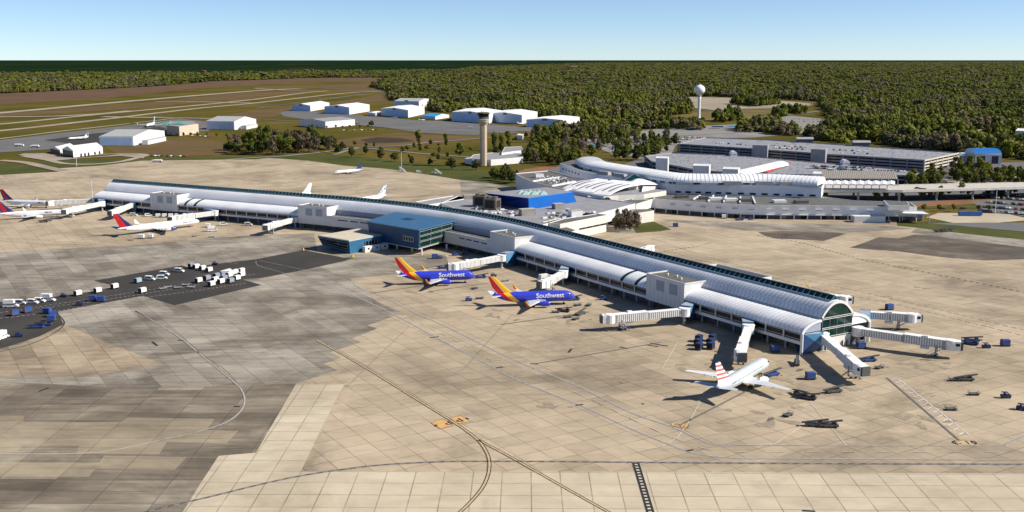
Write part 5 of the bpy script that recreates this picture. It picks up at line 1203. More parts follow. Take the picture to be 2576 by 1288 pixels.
def airliner(name, label, L, span, r, fin_top, body, fin, winglet=None, engines='wing', text=None, tscale=1.0, tail_m=None, group=None, stab_mat=None, engine_mat=None, ttail=False, windows=True, tx=.66, belly=None):
    """nose towards +x, wheels on z=0, origin on the ground amidships; returns root"""
    rt = root(name, (0, 0, 0), label, 'airliner', group); k = r / 2.0
    zc = 1.35 * k + r; hl = L / 2
    # fuselage
    prof = [(-hl, .12, .55), (-hl + .04 * L, .30, .42), (-hl + .10 * L, .55, .25), (-hl + .18 * L, .82, .11), (-hl + .27 * L, .97, .02), (-hl + .34 * L, 1, 0), (hl - .17 * L, 1, 0), (hl - .12 * L, .985, -.01), (hl - .085 * L, .93, -.04), (hl - .055 * L, .80, -.09), (hl - .03 * L, .60, -.16), (hl - .012 * L, .38, -.22), (hl, .06, -.26)]
    rings = []; n = 24
    for x, rr, dz in prof: rings.append([(x, r * rr * math.sin(2 * math.pi * i / n), zc + dz * r + r * rr * math.cos(2 * math.pi * i / n)) for i in range(n)])
    mb = MB(); mb.loft(rings, 0); fus = mb.build('fuselage', [body], rt, smooth=True, world=False)
    if windows:
        for sgn in (1, -1):
            mb = MB(); nw = int(L * .62 / 1.0)
            for i in range(nw):
                x = -hl + .20 * L + i * 1.0; a = .30; mb.box((x, sgn * (r * math.cos(a) + .012), zc + r * math.sin(a)), (.30, .05, .42))
            mb.build('cabin_windows', [mat('cabin_window', (.05, .055, .07), .2)], fus, world=False)
    mb = MB()
    for sgn in (1, -1):
        for j in range(2): mb.box((hl - .058 * L - j * .9, sgn * (r * (.70 + .09 * j)), zc + r * (.32 + .07 * j)), (.7, .3, .45), -sgn * .45)
    mb.box((hl - .043 * L, 0, zc + r * .33), (.5, 1.5 * k, .5)); mb.build('cockpit_windows', [M_black], fus, world=False)
    if text:
        me = text_mesh(text, 1.9 * tscale, .06)
        for sgn in (-1, 1):
            bm = bmesh.new(); bm.from_mesh(me)
            for zz in [i * .15 - 1.5 for i in range(21)]:
                bmesh.ops.bisect_plane(bm, geom=bm.verts[:] + bm.edges[:] + bm.faces[:], plane_co=(0, zz, 0), plane_no=(0, 1, 0))
            for v in bm.verts:
                x, h_ = v.co.x, v.co.y + .55 * k
                a = h_ / r; v.co = Vector((hl * (2 * tx - 1) + (x if sgn < 0 else -x), sgn * (r + .035) * math.cos(a), zc + (r + .035) * math.sin(a)))
            m2 = bpy.data.meshes.new('lettering'); bm.to_mesh(m2); bm.free(); m2.materials.append(M_pw if body in (M_swb,) or text == 'Southwest' else mat('lettering_navy', (.02, .03, .12), .4))
            o = bpy.data.objects.new('lettering', m2); COL.objects.link(o); o.parent = fus
        bpy.data.meshes.remove(me)
    # wings
    hs = span / 2; swp = .52; cr = .20 * L * (1.0 if hs > 15 else .8); ct_ = cr * .24; x0 = hl - .385 * L + (0 if engines == 'wing' else -.10 * L)
    for sgn in (1, -1):
        st = [(0, cr * 1.05, 0), (.35, cr * .62, .035), (.7, cr * .40, .075), (1, ct_, .11)]
        rg = []
        for t, c, dz in st:
            y = r * .55 + (hs - r * .55) * t; x = x0 - (hs - r * .5) * swp * t
            q = airfoil((x, sgn * y, zc - .62 * r + dz * hs * .55), c, .11); rg.append(q if sgn > 0 else q[::-1])
        mb = MB(); mb.loft(rg, 0); wg = mb.build('wing', [M_wing], rt, smooth=False, world=False)
        fl = MB()
        for t in (.25, .45, .65):
            y = r * .55 + (hs - r * .55) * t; x = x0 - (hs - r * .5) * swp * t; c = cr * (1.05 - .8 * t) * .8; fl.bar((x - c * .55, sgn * y, zc - .8 * r + t * hs * .05), (x - c * 1.2, sgn * y, zc - .72 * r + t * hs * .055), .35, .35)
        fl.build('flap_fairings', [M_wing], wg, world=False)
        if winglet:
            tip = (x0 - (hs - r * .5) * swp, sgn * hs, zc - .62 * r + .11 * hs * .55)
            rg = [vfoil((tip[0] + .0, tip[1], tip[2]), ct_ * .98, .10), vfoil((tip[0] - .9, tip[1] + sgn * .25, tip[2] + .9), ct_ * .75, .09), vfoil((tip[0] - 2.0, tip[1] + sgn * .5, tip[2] + 2.5), ct_ * .36, .08)]
            mb = MB(); mb.loft(rg, 0); mb.build('winglet', [winglet], wg, world=False)
        if engines == 'wing':
            ey = sgn * hs * .31; ex = x0 - hs * .31 * swp * .8 + 1.6; er = .98 * k; ez = er + .55 * k
            mb = MB(); rg = []
            for x, q in ((2.3, .82), (2.2, .96), (1.4, 1.05), (0, 1.02), (-1.2, .85), (-1.9, .62)):
                rg.append([(ex + x * k, ey + er * q * math.sin(2 * math.pi * i / 16), ez + er * q * math.cos(2 * math.pi * i / 16)) for i in range(16)])
            mb.loft(rg, 0, True, False); en = mb.build('engine', [engine_mat or body if engine_mat is None else engine_mat], rt, smooth=True, world=False)
            mb = MB(); mb.tube((ex + 2.0 * k, ey, ez), (ex + 1.9 * k, ey, ez), er * .84, n=16); mb.build('intake_fan', [M_black], en, world=False)
            mb = MB(); mb.tube((ex - 1.5 * k, ey, ez), (ex - 2.7 * k, ey, ez), er * .55, er * .25, n=12); mb.build('exhaust_cone', [M_dmetal], en, world=False)
            mb = MB(); mb.bar((ex + .8 * k, ey, ez + er * .95), (ex - 2.6 * k, ey, ez + er * 1.35), .25, .9 * k); mb.build('pylon', [M_wing], en, world=False)
        else:
            ey = sgn * (r + .95 * k); ex = -hl + .25 * L; er = .80 * k; ez = zc + .35 * r; mb = MB(); rg = []
            for x, q in ((2.2, .85), (1.3, 1.05), (-.6, 1.0), (-1.9, .6)): rg.append([(ex + x * k, ey + er * q * math.sin(2 * math.pi * i / 14), ez + er * q * math.cos(2 * math.pi * i / 14)) for i in range(14)])
            mb.loft(rg, 0); en = mb.build('engine', [engine_mat or M_pw], rt, smooth=True, world=False)
            mb = MB(); mb.box((ex, sgn * (r * .9 + .3), ez), (2.2 * k, .8, .3)); mb.build('pylon', [M_pw], en, world=False)
        # stabilisers
        sh = hs * (.40 if not ttail else .34); zt = (zc + .35 * r) if not ttail else fin_top - .3; xt = -hl + .115 * L + (-.03 * L if ttail else 0)
        q0 = airfoil((xt, sgn * (.25 * r if not ttail else .1), zt), .115 * L, .09); q1 = airfoil((xt - sh * .58, sgn * (sh), zt + (sh * .11 if not ttail else 0)), .045 * L, .09)
        mb = MB(); mb.loft([q0, q1] if sgn > 0 else [q0[::-1], q1[::-1]], 0); mb.build('horizontal_stabiliser', [stab_mat or M_wing], rt, world=False)
    # fin with dorsal fillet
    zb = zc + r * .55; hf = fin_top - zb; xf = -hl + min(.215 * L, 8.6); cb = min(.205 * L, 8.0)
    rg = [vfoil((xf + .10 * L, 0, zb - .4), cb + .10 * L, .045), vfoil((xf + .012 * L, 0, zb + hf * .16), cb * .93 + .012 * L, .07), vfoil((xf - hf * .80 * .55, 0, zb + hf * .58), cb * .66, .09), vfoil((xf - hf * .84, 0, fin_top), cb * .40, .09)]
    mb = MB(); mb.loft(rg, 0); mb.build('tail_fin', [fin], rt, world=False)
    # gear
    for nm, gx, gy in (('nose_gear', hl - .13 * L, 0), ('main_gear', -.015 * L, 2.9 * k), ('main_gear', -.015 * L, -2.9 * k)):
        mb = MB(); mb.tube((gx, gy, .5), (gx, gy * .9, zc - .6 * r), .13, n=8)
        for w_ in (-.42, .42): mb.tube((gx, gy + w_ - .16, .52), (gx, gy + w_ + .16, .52), .52 if nm == 'main_gear' else .4, n=14, mi=1)
        mb.build(nm, [M_metal, M_black], rt, world=False)
    return rt
def place(o, x, y, rz): o.location = (x, y, 0); o.rotation_euler = (0, 0, rz); return o
def fin_at(o, p, rz, d): return place(o, p[0] + d * math.cos(rz), p[1] + d * math.sin(rz), rz)
def heading(a, b): return math.atan2(b[1] - a[1], b[0] - a[0])
sw_body = stripe_mat('southern_blue_livery', C_RED, [(-17.2, C_YEL), (-14.2, C_SW)], (1, 0, .85)) if False else None
LB = 39.5
sw_body = stripe_mat('blue_yellow_body', C_SW, [(-8.9, C_RED), (-6.9, C_YEL), (-4.1, C_SW)], (1, 0, 1.12))
sw_fin = stripe_mat('red_yellow_fin', C_SW, [(-11.9, C_WH), (-11.5, C_RED), (-8.3, C_WH), (-8.1, C_YEL)], (1, 0, .82))
sw_wl = stripe_mat('red_yellow_winglet', C_SW, [(-3.3, C_RED), (-2.1, C_YEL)], (1, 0, .8))
def southern(label): return airliner('airliner', label, 37.0, 35.0, 2.4, 13.6, sw_body, sw_fin, sw_wl, text='Southwest', tscale=1.55, tx=.69, stab_mat=M_pw, engine_mat=M_swb, group='blue airliners with red and yellow tails')
def on_ground(nose, tail):
    """nose, tail: photo points of the fuselage ends at its centre height (3.4 m)"""
    a, b = P(*nose, 3.0), P(*tail, 3.6); return ((a[0] + b[0]) / 2, (a[1] + b[1]) / 2, heading(b, a))
p1 = southern('blue airliner with red and yellow tail, nearer the blue building'); place(p1, *on_ground((1190, 696), (1008, 698)))
p2 = southern('blue airliner with red and yellow tail, second from the blue building with the longer shadow'); place(p2, *on_ground((1438, 748), (1246, 751)))
fin_st = stripe_mat('striped_fin', (.62, .66, .70), [(4.6, (.50, .08, .08)), (5.2, (.72, .70, .70)), (6.0, (.50, .10, .10)), (6.7, (.72, .70, .70)), (7.5, (.5, .1, .1)), (8.2, (.74, .72, .72)), (9.0, (.50, .12, .12)), (9.7, (.7, .7, .72)), (10.4, (.10, .14, .35))], (.12, 0, 1))
p3 = airliner('airliner', 'silver-white airliner with a striped tail, parked at the near end of the concourse', 41, 36.5, 2.25, 13, M_psilver, fin_st, None, stab_mat=M_psilver, engine_mat=M_psilver); place(p3, *on_ground((1930, 913), (1800, 984)))
dfin = stripe_mat('red_navy_fin', (.015, .02, .12), [(-14.8, (.42, .01, .02)), (-11.9, (.015, .02, .12))], (1, 0, .62))
d1 = airliner('airliner', 'white airliner with red and navy tail beside the leftmost concourse block', 57, 40.0, 2.15, 14.2, M_pw, stripe_mat('red_navy_fin2', (.012, .016, .09), [(-22.6, (.42, .008, .014)), (-18.4, (.012, .016, .09))], (1, 0, .72)), M_pw, text='DELTA', tscale=1.0, tx=.82, stab_mat=paint('tail_navy', (.03, .06, .22)), engine_mat=paint('engine_navy', (.02, .03, .2))); place(d1, *on_ground((508, 556), (288, 581)))
d2 = airliner('airliner', 'white airliner with a red and navy tail at the far left, in front', 42, 36, 2.0, 12.8, M_pw, dfin, M_pw, stab_mat=M_pw, engine_mat=M_pw, text='DELTA', tscale=.8, tx=.74); place(d2, *on_ground((161, 534), (0, 540)))
d3 = airliner('airliner', 'white airliner behind the front one at the far left edge', 42, 36, 2.0, 12.8, M_pw, dfin, M_pw, stab_mat=M_pw, engine_mat=M_pw, text='DELTA', tscale=.8, tx=.80); place(d3, *on_ground((132, 513), (5, 507)))
e1 = airliner('airliner', 'white airliner behind the concourse with only its white tail showing', 38, 34, 2.0, 12.2, M_pw, M_pw, None, stab_mat=M_pw, windows=False); fin_at(e1, P(780, 460.5, 12.2), R(-125), 18.3)
dots = nodes_of('dotted_blue_fin'); g = NB(dots[1]); vo = g.n('ShaderNodeTexVoronoi'); vo.inputs['Scale'].default_value = .9; g.link(g.obj(), vo.inputs[0])
g.link(g.mix(g.math('LESS_THAN', vo.outputs[0], .42), (.55, .66, .76), (.02, .06, .20)), dots[2].inputs['Base Color']); dots[2].inputs['Roughness'].default_value = .35
e2 = airliner('airliner', 'white airliner behind the concourse with a dotted blue tail', 38, 34, 2.0, 12.0, M_pw, dots[0], None, stab_mat=M_pw, windows=False); fin_at(e2, P(969, 465.5, 12), R(-125), 18.3)
e3 = airliner('regional_jet', 'white regional jet with a dark blue tail, alone on the far apron', 32, 26, 1.45, 9.6, M_pw, paint('dark_blue_tail', (.03, .04, .12)), None, stab_mat=M_pw, engine_mat=M_dmetal); e3['category'] = 'regional jet'; place(e3, *on_ground((838, 432), (914, 424)))
e4 = airliner('airliner', 'white airliner with a dark-marked tail on the far left apron by the pinkish terminal', 54, 46, 2.3, 15.5, M_pw, dots[0], M_pw, stab_mat=M_pw, engine_mat=M_dmetal); place(e4, *on_ground((362, 318), (396, 309)))
e5 = airliner('business_jet', 'white business jet with a T-shaped tail on the dark left apron', 30, 26, 1.35, 8.4, M_pw, M_pw, None, engines='tail', ttail=True, windows=False, stab_mat=M_pw); e5['category'] = 'business jet'; place(e5, *on_ground((176, 346.5), (218, 343)))
SMALL = [('white small plane beside the blue-roofed office', (1158, 302), .4), ('small plane on the grey apron below the blue-roofed office', (1062, 304), 0.2), ('small red plane in front of the middle hangars', (918, 291), -.6), ('small plane facing right between the middle hangars', (993, 298), 2.2), ('white small plane right of the control tower', (1310, 313), .8), ('small plane on the grass edge right of the control tower', (1184, 322), 2.6), ('white small plane before the rightmost white hangar', (1350, 320), -.3), ('small plane left of the rightmost white hangar', (1306, 311.5), 1.0)]
M_prd = paint('small_plane_red', (.45, .02, .02))
def light_plane(label, x, y, rz, m):
    r = root('light_aircraft', (0, 0, 0), label, 'small plane', 'small planes on the far aprons'); rg = []
    for xx, rr, zz in ((5.2, .15, 1.7), (4.4, .7, 1.7), (2, .95, 1.8), (-1, .85, 1.8), (-4, .4, 2.0), (-6, .12, 2.1)): rg.append([(xx, rr * math.sin(k * math.pi / 5), zz + rr * math.cos(k * math.pi / 5)) for k in range(10)])
    mb = MB(); mb.loft(rg[::-1], 0); mb.build('fuselage', [m], r, True, world=False)
    mb = MB(); mb.loft([airfoil((1.6, -7.5, 1.5), 1.3, .12), airfoil((2.0, 0, 1.3), 2.2, .12), airfoil((1.6, 7.5, 1.5), 1.3, .12)], 0); mb.build('wing', [m], r, world=False)
    mb = MB(); mb.loft([vfoil((-4.2, 0, 2.0), 2.0, .1), vfoil((-5.6, 0, 4.1), 1.0, .1)], 0); mb.loft([airfoil((-4.8, -2.6, 2.1), .9, .1), airfoil((-4.6, 2.6, 2.1), .9, .1)], 0); mb.build('tail', [m], r, world=False)
    mb = MB()
    for gx, gy in ((3.5, 0), (.3, 1.4), (.3, -1.4)): mb.tube((gx, gy, 0.3), (gx, gy * .7, 1.4), .08, n=6); mb.tube((gx, gy - .1, .3), (gx, gy + .1, .3), .3, n=10)
    mb.build('landing_gear', [M_black], r, world=False); place(r, x, y, rz); return r
for lb, px, rz in SMALL: light_plane(lb, *P(*px), rz, M_prd if 'red' in lb else M_pw)

# ---------------------------------------------------------------- jet bridges
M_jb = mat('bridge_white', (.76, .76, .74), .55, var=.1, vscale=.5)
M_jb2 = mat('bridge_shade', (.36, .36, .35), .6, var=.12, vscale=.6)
M_blue2 = mat('light_blue_panel', (.08, .25, .42), .5, var=.15)
def jet_bridge(label, rpx, cpx, wall_s=None, side=1, zr=5.9, ribs_=True, two=True, turn=.6):
    """rpx: rotunda, cpx: cab, photo points of the roof (~7 m); wall_s: where the blue corridor meets the facade"""
    a, b = P(*rpx, 7.0), P(*cpx, 6.4); th = heading(a, b); L = dist(a, b)
    r = root('jet_bridge', (a[0], a[1], 0), label, 'jet bridge', 'jet bridges along the concourse', th)
    B = lambda mb, nm, ms, p=None: mb.build(nm, ms, p or r, world=False)
    mb = MB(); mb.lathe([(2.3, 3.7), (2.3, 6.9), (2.5, 6.95), (2.3, 7.2)], (0, 0), 16); B(mb, 'rotunda', [M_jb])
    mb = MB(); mb.tube((0, 0, 0), (0, 0, 3.7), .55, n=12); mb.box((0, 0, .15), (2.4, 2.4, .3)); B(mb, 'rotunda_column', [M_jb2])
    z0, z1 = 4.1, 3.5; half = L * .5
    def zz(x): return z0 + (z1 - z0) * x / L
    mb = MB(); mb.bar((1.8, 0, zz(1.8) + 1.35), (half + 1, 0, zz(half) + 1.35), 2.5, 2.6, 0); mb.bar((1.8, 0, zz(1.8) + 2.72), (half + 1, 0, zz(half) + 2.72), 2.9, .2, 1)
    if ribs_:
        for i in range(int((half - 2) / .9)):
            x = 2.2 + i * .9; mb.bar((x, 0, zz(x) + 1.35), (x + .5, 0, zz(x) + 1.35), 2.8, 2.7, 1)
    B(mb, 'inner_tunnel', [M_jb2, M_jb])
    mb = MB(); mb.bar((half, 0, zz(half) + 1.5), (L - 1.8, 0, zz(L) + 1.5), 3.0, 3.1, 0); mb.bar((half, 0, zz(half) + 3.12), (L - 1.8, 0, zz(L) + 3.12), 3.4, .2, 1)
    if ribs_:
        for i in range(int((L - half - 3) / .9)):
            x = half + .5 + i * .9; mb.bar((x, 0, zz(x) + 1.5), (x + .5, 0, zz(x) + 1.5), 3.3, 3.2, 1)
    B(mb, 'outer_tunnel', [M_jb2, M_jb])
    # cab
    mb = MB(); mb.lathe([(2.2, z1 - .3), (2.2, z1 + 3.1), (2.0, z1 + 3.35)], (L - .6, 0), 16)
    ct2, st2 = math.cos(turn), math.sin(turn); mb.box((L - .6 + 1.9 * ct2, 1.9 * st2, z1 + 1.5), (2.6, 3.6, 3.2), turn); cb = B(mb, 'cab', [M_jb])
    mb = MB()
    for k in range(3): mb.box((L - .6 + (3.3 + k * .3) * ct2, (3.3 + k * .3) * st2, z1 + 1.4), (.25, 3.4 - k * .1, 3.2 - k * .1), turn)
    B(mb, 'bellows', [M_dmetal], cb)
    mb = MB(); mb.box((L - .6 + 2.2 * ct2 - 1.82 * -st2, 2.2 * st2 - 1.82 * ct2, z1 + 1.9), (1.4, .1, 1.0), turn); B(mb, 'cab_window', [M_dglass], cb)
    # running gear
    gx = L - 5.5; mb = MB(); mb.box((gx, 0, .95), (1.0, 3.6, .5))
    for s_ in (-1, 1): mb.bar((gx, s_ * 1.75, .9), (gx, s_ * 1.75, zz(gx) + .8), .45, .45)
    mb.box((gx, 0, zz(gx) - .25), (.7, 4.0, .4)); wb = B(mb, 'lift_frame', [M_jb2])
    for s_ in (-1, 1): mb = MB(); mb.tube((gx, s_ * .9 - .25, .55), (gx, s_ * .9 + .25, .55), .55, n=14); B(mb, 'wheel', [M_black], wb)
    mb = MB(); mb.box((L - 9.5, -.9, zz(L) - .55), (3.0, 1.6, .9)); mb.box((L - 9.5, -.9, zz(L) + 4.0 - .5), (2.0, 1.5, .8)); B(mb, 'air_unit', [M_trim])
    # stair by the cab
    mb = MB(); sx, sy = L - 3.2, -2.3 if turn > 0 else 2.3; sg = -1 if sy < 0 else 1
    mb.bar((sx, sy, zz(L) - .1), (sx - 5.2, sy + sg * .4, .2), .9, .16)
    for s_ in (-.45, .45): mb.bar((sx, sy + s_, zz(L) + .9), (sx - 5.2, sy + sg * .4 + s_, 1.2), .06, .06)
    mb.box((sx + .5, sy, zz(L) - .1), (1.4, 1.2, .12)); B(mb, 'service_stair', [M_metal])
    if wall_s is not None:
        _, d, n = cl(wall_s); w0 = W(wall_s, side * (HW - 1.5), 0); inv = Matrix.Rotation(-th, 4, 'Z'); off = Vector((w0[0] - a[0], w0[1] - a[1], 0)); o2 = inv @ off; dv = o2.normalized(); nv = Vector((-dv.y, dv.x, 0)) * 2.1
        s0 = dv * 1.2; s1 = o2
        mb = MB(); lo = [s0 + nv, s0 - nv, s1 - nv, s1 + nv]; mb.add([(p.x, p.y, 2.6 if i < 2 else .2) for i, p in enumerate(lo)] + [(p.x, p.y, 7.7) for p in lo], [(0, 1, 5, 4), (1, 2, 6, 5), (3, 0, 4, 7), (3, 2, 1, 0)], 0); mb.add([(p.x, p.y, 7.7) for p in lo], [(0, 1, 2, 3)], 1)
        fc = B(mb, 'blue_corridor', [M_navy, M_louv])
        mb = MB()
        for s_ in (1, -1): 
            e_ = nv * (1.02 * s_); mb.add([tuple((s0 + e_).xy) + (7.72,), tuple((s1 + e_).xy) + (7.72,), tuple((s0 + e_).xy) + (2.5,)], [(0, 1, 2) if s_ < 0 else (2, 1, 0)])
        mb.bar((*(s0 + nv).xy, 7.75), (*(s0 - nv).xy, 7.75), .25, .3); B(mb, 'light_panel', [M_blue2], fc)
    return r
JB = [('white jet bridge reaching left to the front airliner at the far left', (256, 507), (162, 527), 590, 1, .4),
      ('long white jet bridge behind, at the left tip of the concourse', (238, 499), (128, 506), None, 1, .4),
      ('short white jet bridge angled toward us left of the leftmost concourse block', (336, 509), (283, 530), 552, 1, -.3),
      ('white jet bridge at the nose of the airliner with a red and navy tail', (541, 530), (432, 545), 487, 1, .5),
      ('empty white jet bridge just left of the third concourse block', (742, 546), (668, 566), 409, 1, .4),
      ('ribbed white jet bridge at the nose of the first blue airliner', (1262, 641), (1141, 664), 205, 1, -.6),
      ('short white jet bridge at the nose of the second blue airliner', (1417, 681), (1370, 707), 157, 1, -.5),
      ('empty ribbed white jet bridge extending left below the concourse block with two grey panels', (1722, 775), (1531, 793), 63, 1, -.2),
      ('pale jet bridge coming down to the silver airliner', (1883, 817), (1862, 883), 30, 1, .3),
      ('white jet bridge slanting toward us from the glazed end of the concourse', (2070, 838), (2163, 918), 1.5, 1, .3),
      ('longest ribbed jet bridge stretching right from the glazed end of the concourse', (2158, 823), (2398, 858), None, -1, .2),
      ('ribbed jet bridge behind the longest one, right of the concourse end', (2178, 782), (2298, 791), 4, -1, .3),
      ('jet bridge on the far side of the concourse roof near its right end', (2048, 738), (2126, 746), 22, -1, .4),
      ('small jet bridge on the far side of the concourse near the grass patch', (1590, 634), (1637, 619), 150, -1, .2)]
for lb, a_, b_, ws, sd, tn in JB: jet_bridge(lb, a_, b_, ws, sd, turn=tn)
# ---------------------------------------------------------------- ground vehicles
def cart_proto(name, label, shell, inside_m, group, cat='cart'):
    r = root(name, (0, 0, 0), label, cat, group)
    mb = MB(); mb.box((0, 0, 1.6), (3.0, 2.2, 1.8)); mb.add([(-1.55, -1.15, 2.5), (1.55, -1.15, 2.5), (1.55, 1.15, 2.5), (-1.55, 1.15, 2.5), (-1.3, 0, 2.75), (1.3, 0, 2.75)], [(0, 1, 5, 4), (2, 3, 4, 5), (1, 2, 5), (3, 0, 4)]); mb.build('body', [shell], r, world=False)
    mb = MB(); mb.box((-1.5, 0, 1.6), (.14, 2.1, 1.7)); mb.box((0, 1.1, 1.6), (2.8, .14, 1.6)); mb.build('open_side', [inside_m], r, world=False)
    mb = MB(); mb.box((0, 0, .6), (3.5, 2.3, .18)); mb.bar((1.7, 0, .5), (3.0, 0, .4), .12, .12); mb.build('chassis', [M_dmetal], r, world=False)
    for x in (-1.1, 1.1):
        mb = MB(); mb.tube((x, -1.15, .33), (x, 1.15, .33), .33, n=12); mb.build('axle_wheels', [M_black], r, world=False)
    return r
def van_proto(name, label, m, L=5.0, hgt=2.1, group=None, cat='van', boxy=False):
    r = root(name, (0, 0, 0), label, cat, group); w2 = 1.0
    pr_ = [(L / 2, .35), (L / 2, .95), (L / 2 - .9, 1.15), (L / 2 - 1.6, hgt - .1), (L / 2 - 2.0, hgt), (-L / 2 + .1, hgt), (-L / 2, hgt - .15), (-L / 2, .35)]
    mb = MB(); mb.loft([[(x, s_ * w2 * k, z) for x, z in pr_] for s_, k in ((-1, .92), (-1, 1), (1, 1), (1, .92))][::1], 0); mb.build('body', [m], r, world=False)
    mb = MB()
    for s_ in (-1, 1): mb.box((L / 2 - 1.9, s_ * 1.0, hgt - .55), (1.2, .08, .5)); mb.box((-.6, s_ * 1.0, hgt - .55), (2.0, .08, .45))
    mb.bar((L / 2 - .97, 0, 1.22), (L / 2 - 1.57, 0, hgt - .2), 1.6, .08); mb.build('windows', [M_window], r, world=False)
    if boxy: mb = MB(); mb.box((-L * .12, 0, hgt + .35), (L * .7, 2.3, 1.7)); mb.build('cargo_box', [m], r, world=False)
    for x in (-L * .31, L * .31):
        for s_ in (-1, 1): mb = MB(); mb.tube((x, s_ * .82, .34), (x, s_ * 1.03, .34), .34, n=12); mb.build('wheel', [M_black], r, world=False)
    return r
def tug_proto(label, m, group=None):
    r = root('baggage_tug', (0, 0, 0), label, 'tug', group)
    mb = MB(); mb.box((0, 0, .75), (3.0, 1.5, .7)); mb.box((1.1, 0, 1.15), (.9, 1.4, .3), taper=.8); mb.build('body', [m], r, world=False)
    mb = MB(); mb.box((-.3, 0, 1.95), (1.7, 1.45, .1))
    for x in (-1.05, .45):
        for s_ in (-.65, .65): mb.bar((x, s_, 1.1), (x, s_, 1.9), .08, .08)
    mb.build('canopy', [m], r, world=False)
    mb = MB(); mb.box((-.3, 0, 1.25), (.6, 1.1, .5)); mb.build('seat', [M_black], r, world=False)
    for x in (-1.0, 1.0):
        for s_ in (-1, 1): mb = MB(); mb.tube((x, s_ * .6, .35), (x, s_ * .82, .35), .35, n=12); mb.build('wheel', [M_black], r, world=False)
    return r
def loader_proto(label, m, group=None):
    r = root('belt_loader', (0, 0, 0), label, 'belt loader', group)
    mb = MB(); mb.box((0, 0, .7), (5.6, 1.9, .6)); mb.box((1.6, .6, 1.2), (1.4, .7, .6)); mb.build('chassis', [m], r, world=False)
    mb = MB(); mb.bar((-3.9, 0, 1.1), (3.9, 0, 2.3), 1.0, .3); mb.bar((-3.9, -.55, 1.3), (3.9, -.55, 2.5), .08, .3); mb.build('belt', [M_dmetal], r, world=False)
    for x in (-1.8, 1.8):
        for s_ in (-1, 1): mb = MB(); mb.tube((x, s_ * .75, .4), (x, s_ * 1.0, .4), .4, n=12); mb.build('wheel', [M_black], r, world=False)
    return r
def dolly_proto(label, m, group=None):
    r = root('baggage_dolly', (0, 0, 0), label, 'dolly', group)
    mb = MB(); mb.box((0, 0, .6), (3.4, 1.9, .14))
    for x in (-1.6, 1.6): mb.bar((x, -.9, 1.2), (x, .9, 1.2), .1, .1); mb.bar((x, -.9, .6), (x, -.9, 1.2), .08, .08); mb.bar((x, .9, .6), (x, .9, 1.2), .08, .08)
    mb.build('deck', [m], r, world=False)
    for x in (-1.1, 1.1): mb = MB(); mb.tube((x, -.9, .28), (x, .9, .28), .28, n=10); mb.build('axle_wheels', [M_black], r, world=False)
    return r
M_cw = mat('cart_white', (.72, .71, .68), .6, var=.12, vscale=.8); M_cg = mat('cart_grey', (.26, .28, .34), .6, var=.15, vscale=.8)
M_cb = mat('cart_blue', (.03, .07, .26), .55, var=.25, vscale=.9); M_cn = mat('cart_navy', (.012, .025, .09), .55, var=.25, vscale=.9); M_ct = mat('cart_teal', (.30, .40, .42), .6, var=.15, vscale=.8); M_cor = mat('cart_orange', (.62, .28, .12), .6, var=.2)
M_dk = mat('cart_inside', (.012, .012, .014), .9, var=.2)
USED = {}
def put(key, mk, px, rz, label, group=None, z=0.0):
    x, y = P(*px, z)
    if key not in USED:
        o = mk(); USED[key] = (o, tree_of(o)); o.location = (x, y, z); o.rotation_euler = (0, 0, rz); o['label'] = label
        if group: o['group'] = group
        return o
    o, tr = USED[key]; return clone(o, tr, (x, y, z), rz, label, group)
rdang = R(58)
white = lambda: cart_proto('baggage_cart', '', M_cw, M_dk, 'white baggage carts')
greyc = lambda: cart_proto('baggage_cart', '', M_cg, M_dk, 'grey baggage carts')
teal = lambda: cart_proto('baggage_cart', '', M_ct, M_cn, 'teal cart')
bluec = lambda: cart_proto('blue_cart', '', M_cb, M_cn, 'blue baggage carts')
vanw = lambda: van_proto('van', '', M_cw, 5.0, 2.2, 'white vans')
truck = lambda: van_proto('box_truck', '', M_cw, 6.4, 2.3, 'box trucks', 'truck', True)
tugb = lambda: tug_proto('', M_cb, 'blue tugs'); tugn = lambda: tug_proto('', M_cn, 'dark tugs')
ldr = lambda: loader_proto('', M_dmetal, 'belt loaders'); ldrb = lambda: loader_proto('', M_cb, 'belt loaders')
dol = lambda: dolly_proto('', M_metal, 'baggage dollies'); dold = lambda: dolly_proto('', M_dmetal, 'baggage dollies')
def q3(x, y): return (x / 4, 644 + y / 4)
rowA = [((785, 400), 'white baggage cart left of the asphalt bend, third of the spaced carts from the right'), ((985, 372), 'white baggage cart on the asphalt edge, between two spaced carts'), ((1155, 330), 'white baggage cart at the top edge of the asphalt road, right of the spaced carts'), ((1435, 372), 'white baggage cart alone in the middle of the asphalt road')]
for p, lb in rowA: put('w', white, q3(*p), rdang, lb, 'white baggage carts')
put('t', teal, q3(1390, 272), rdang, 'teal-grey cart with a pinkish top on the asphalt', 'teal cart')
for p, lb in [((1975, 130), 'left white cart of the three-cart train at the top of the asphalt'), ((2040, 145), 'middle white cart of the three-cart train at the top of the asphalt'), ((2105, 162), 'right white cart of the three-cart train at the top of the asphalt')]: put('w', white, q3(*p), rdang, lb, 'white cart train')
put('g', greyc, q3(1928, 122), rdang, 'dark grey cart at the left end of the white cart train', 'grey baggage carts')
put('w', white, q3(2000, 270), rdang, 'white baggage cart just left of the packed cart block', 'white baggage carts')
for p in [(2130, 305), (2225, 280), (2165, 262), (2320, 200), (2250, 195), (2385, 245), (2310, 215), (2365, 185), (2432, 210), (2430, 172), (2295, 182)]: put('w', white, q3(*p), rdang, 'white baggage cart in the packed block of carts on the asphalt', 'packed white baggage carts')
for p in [(2085, 245), (2180, 222), (2322, 272), (2255, 245), (2240, 205)]: put('g', greyc, q3(*p), rdang, 'grey baggage cart in the packed block of carts on the asphalt', 'packed grey baggage carts')
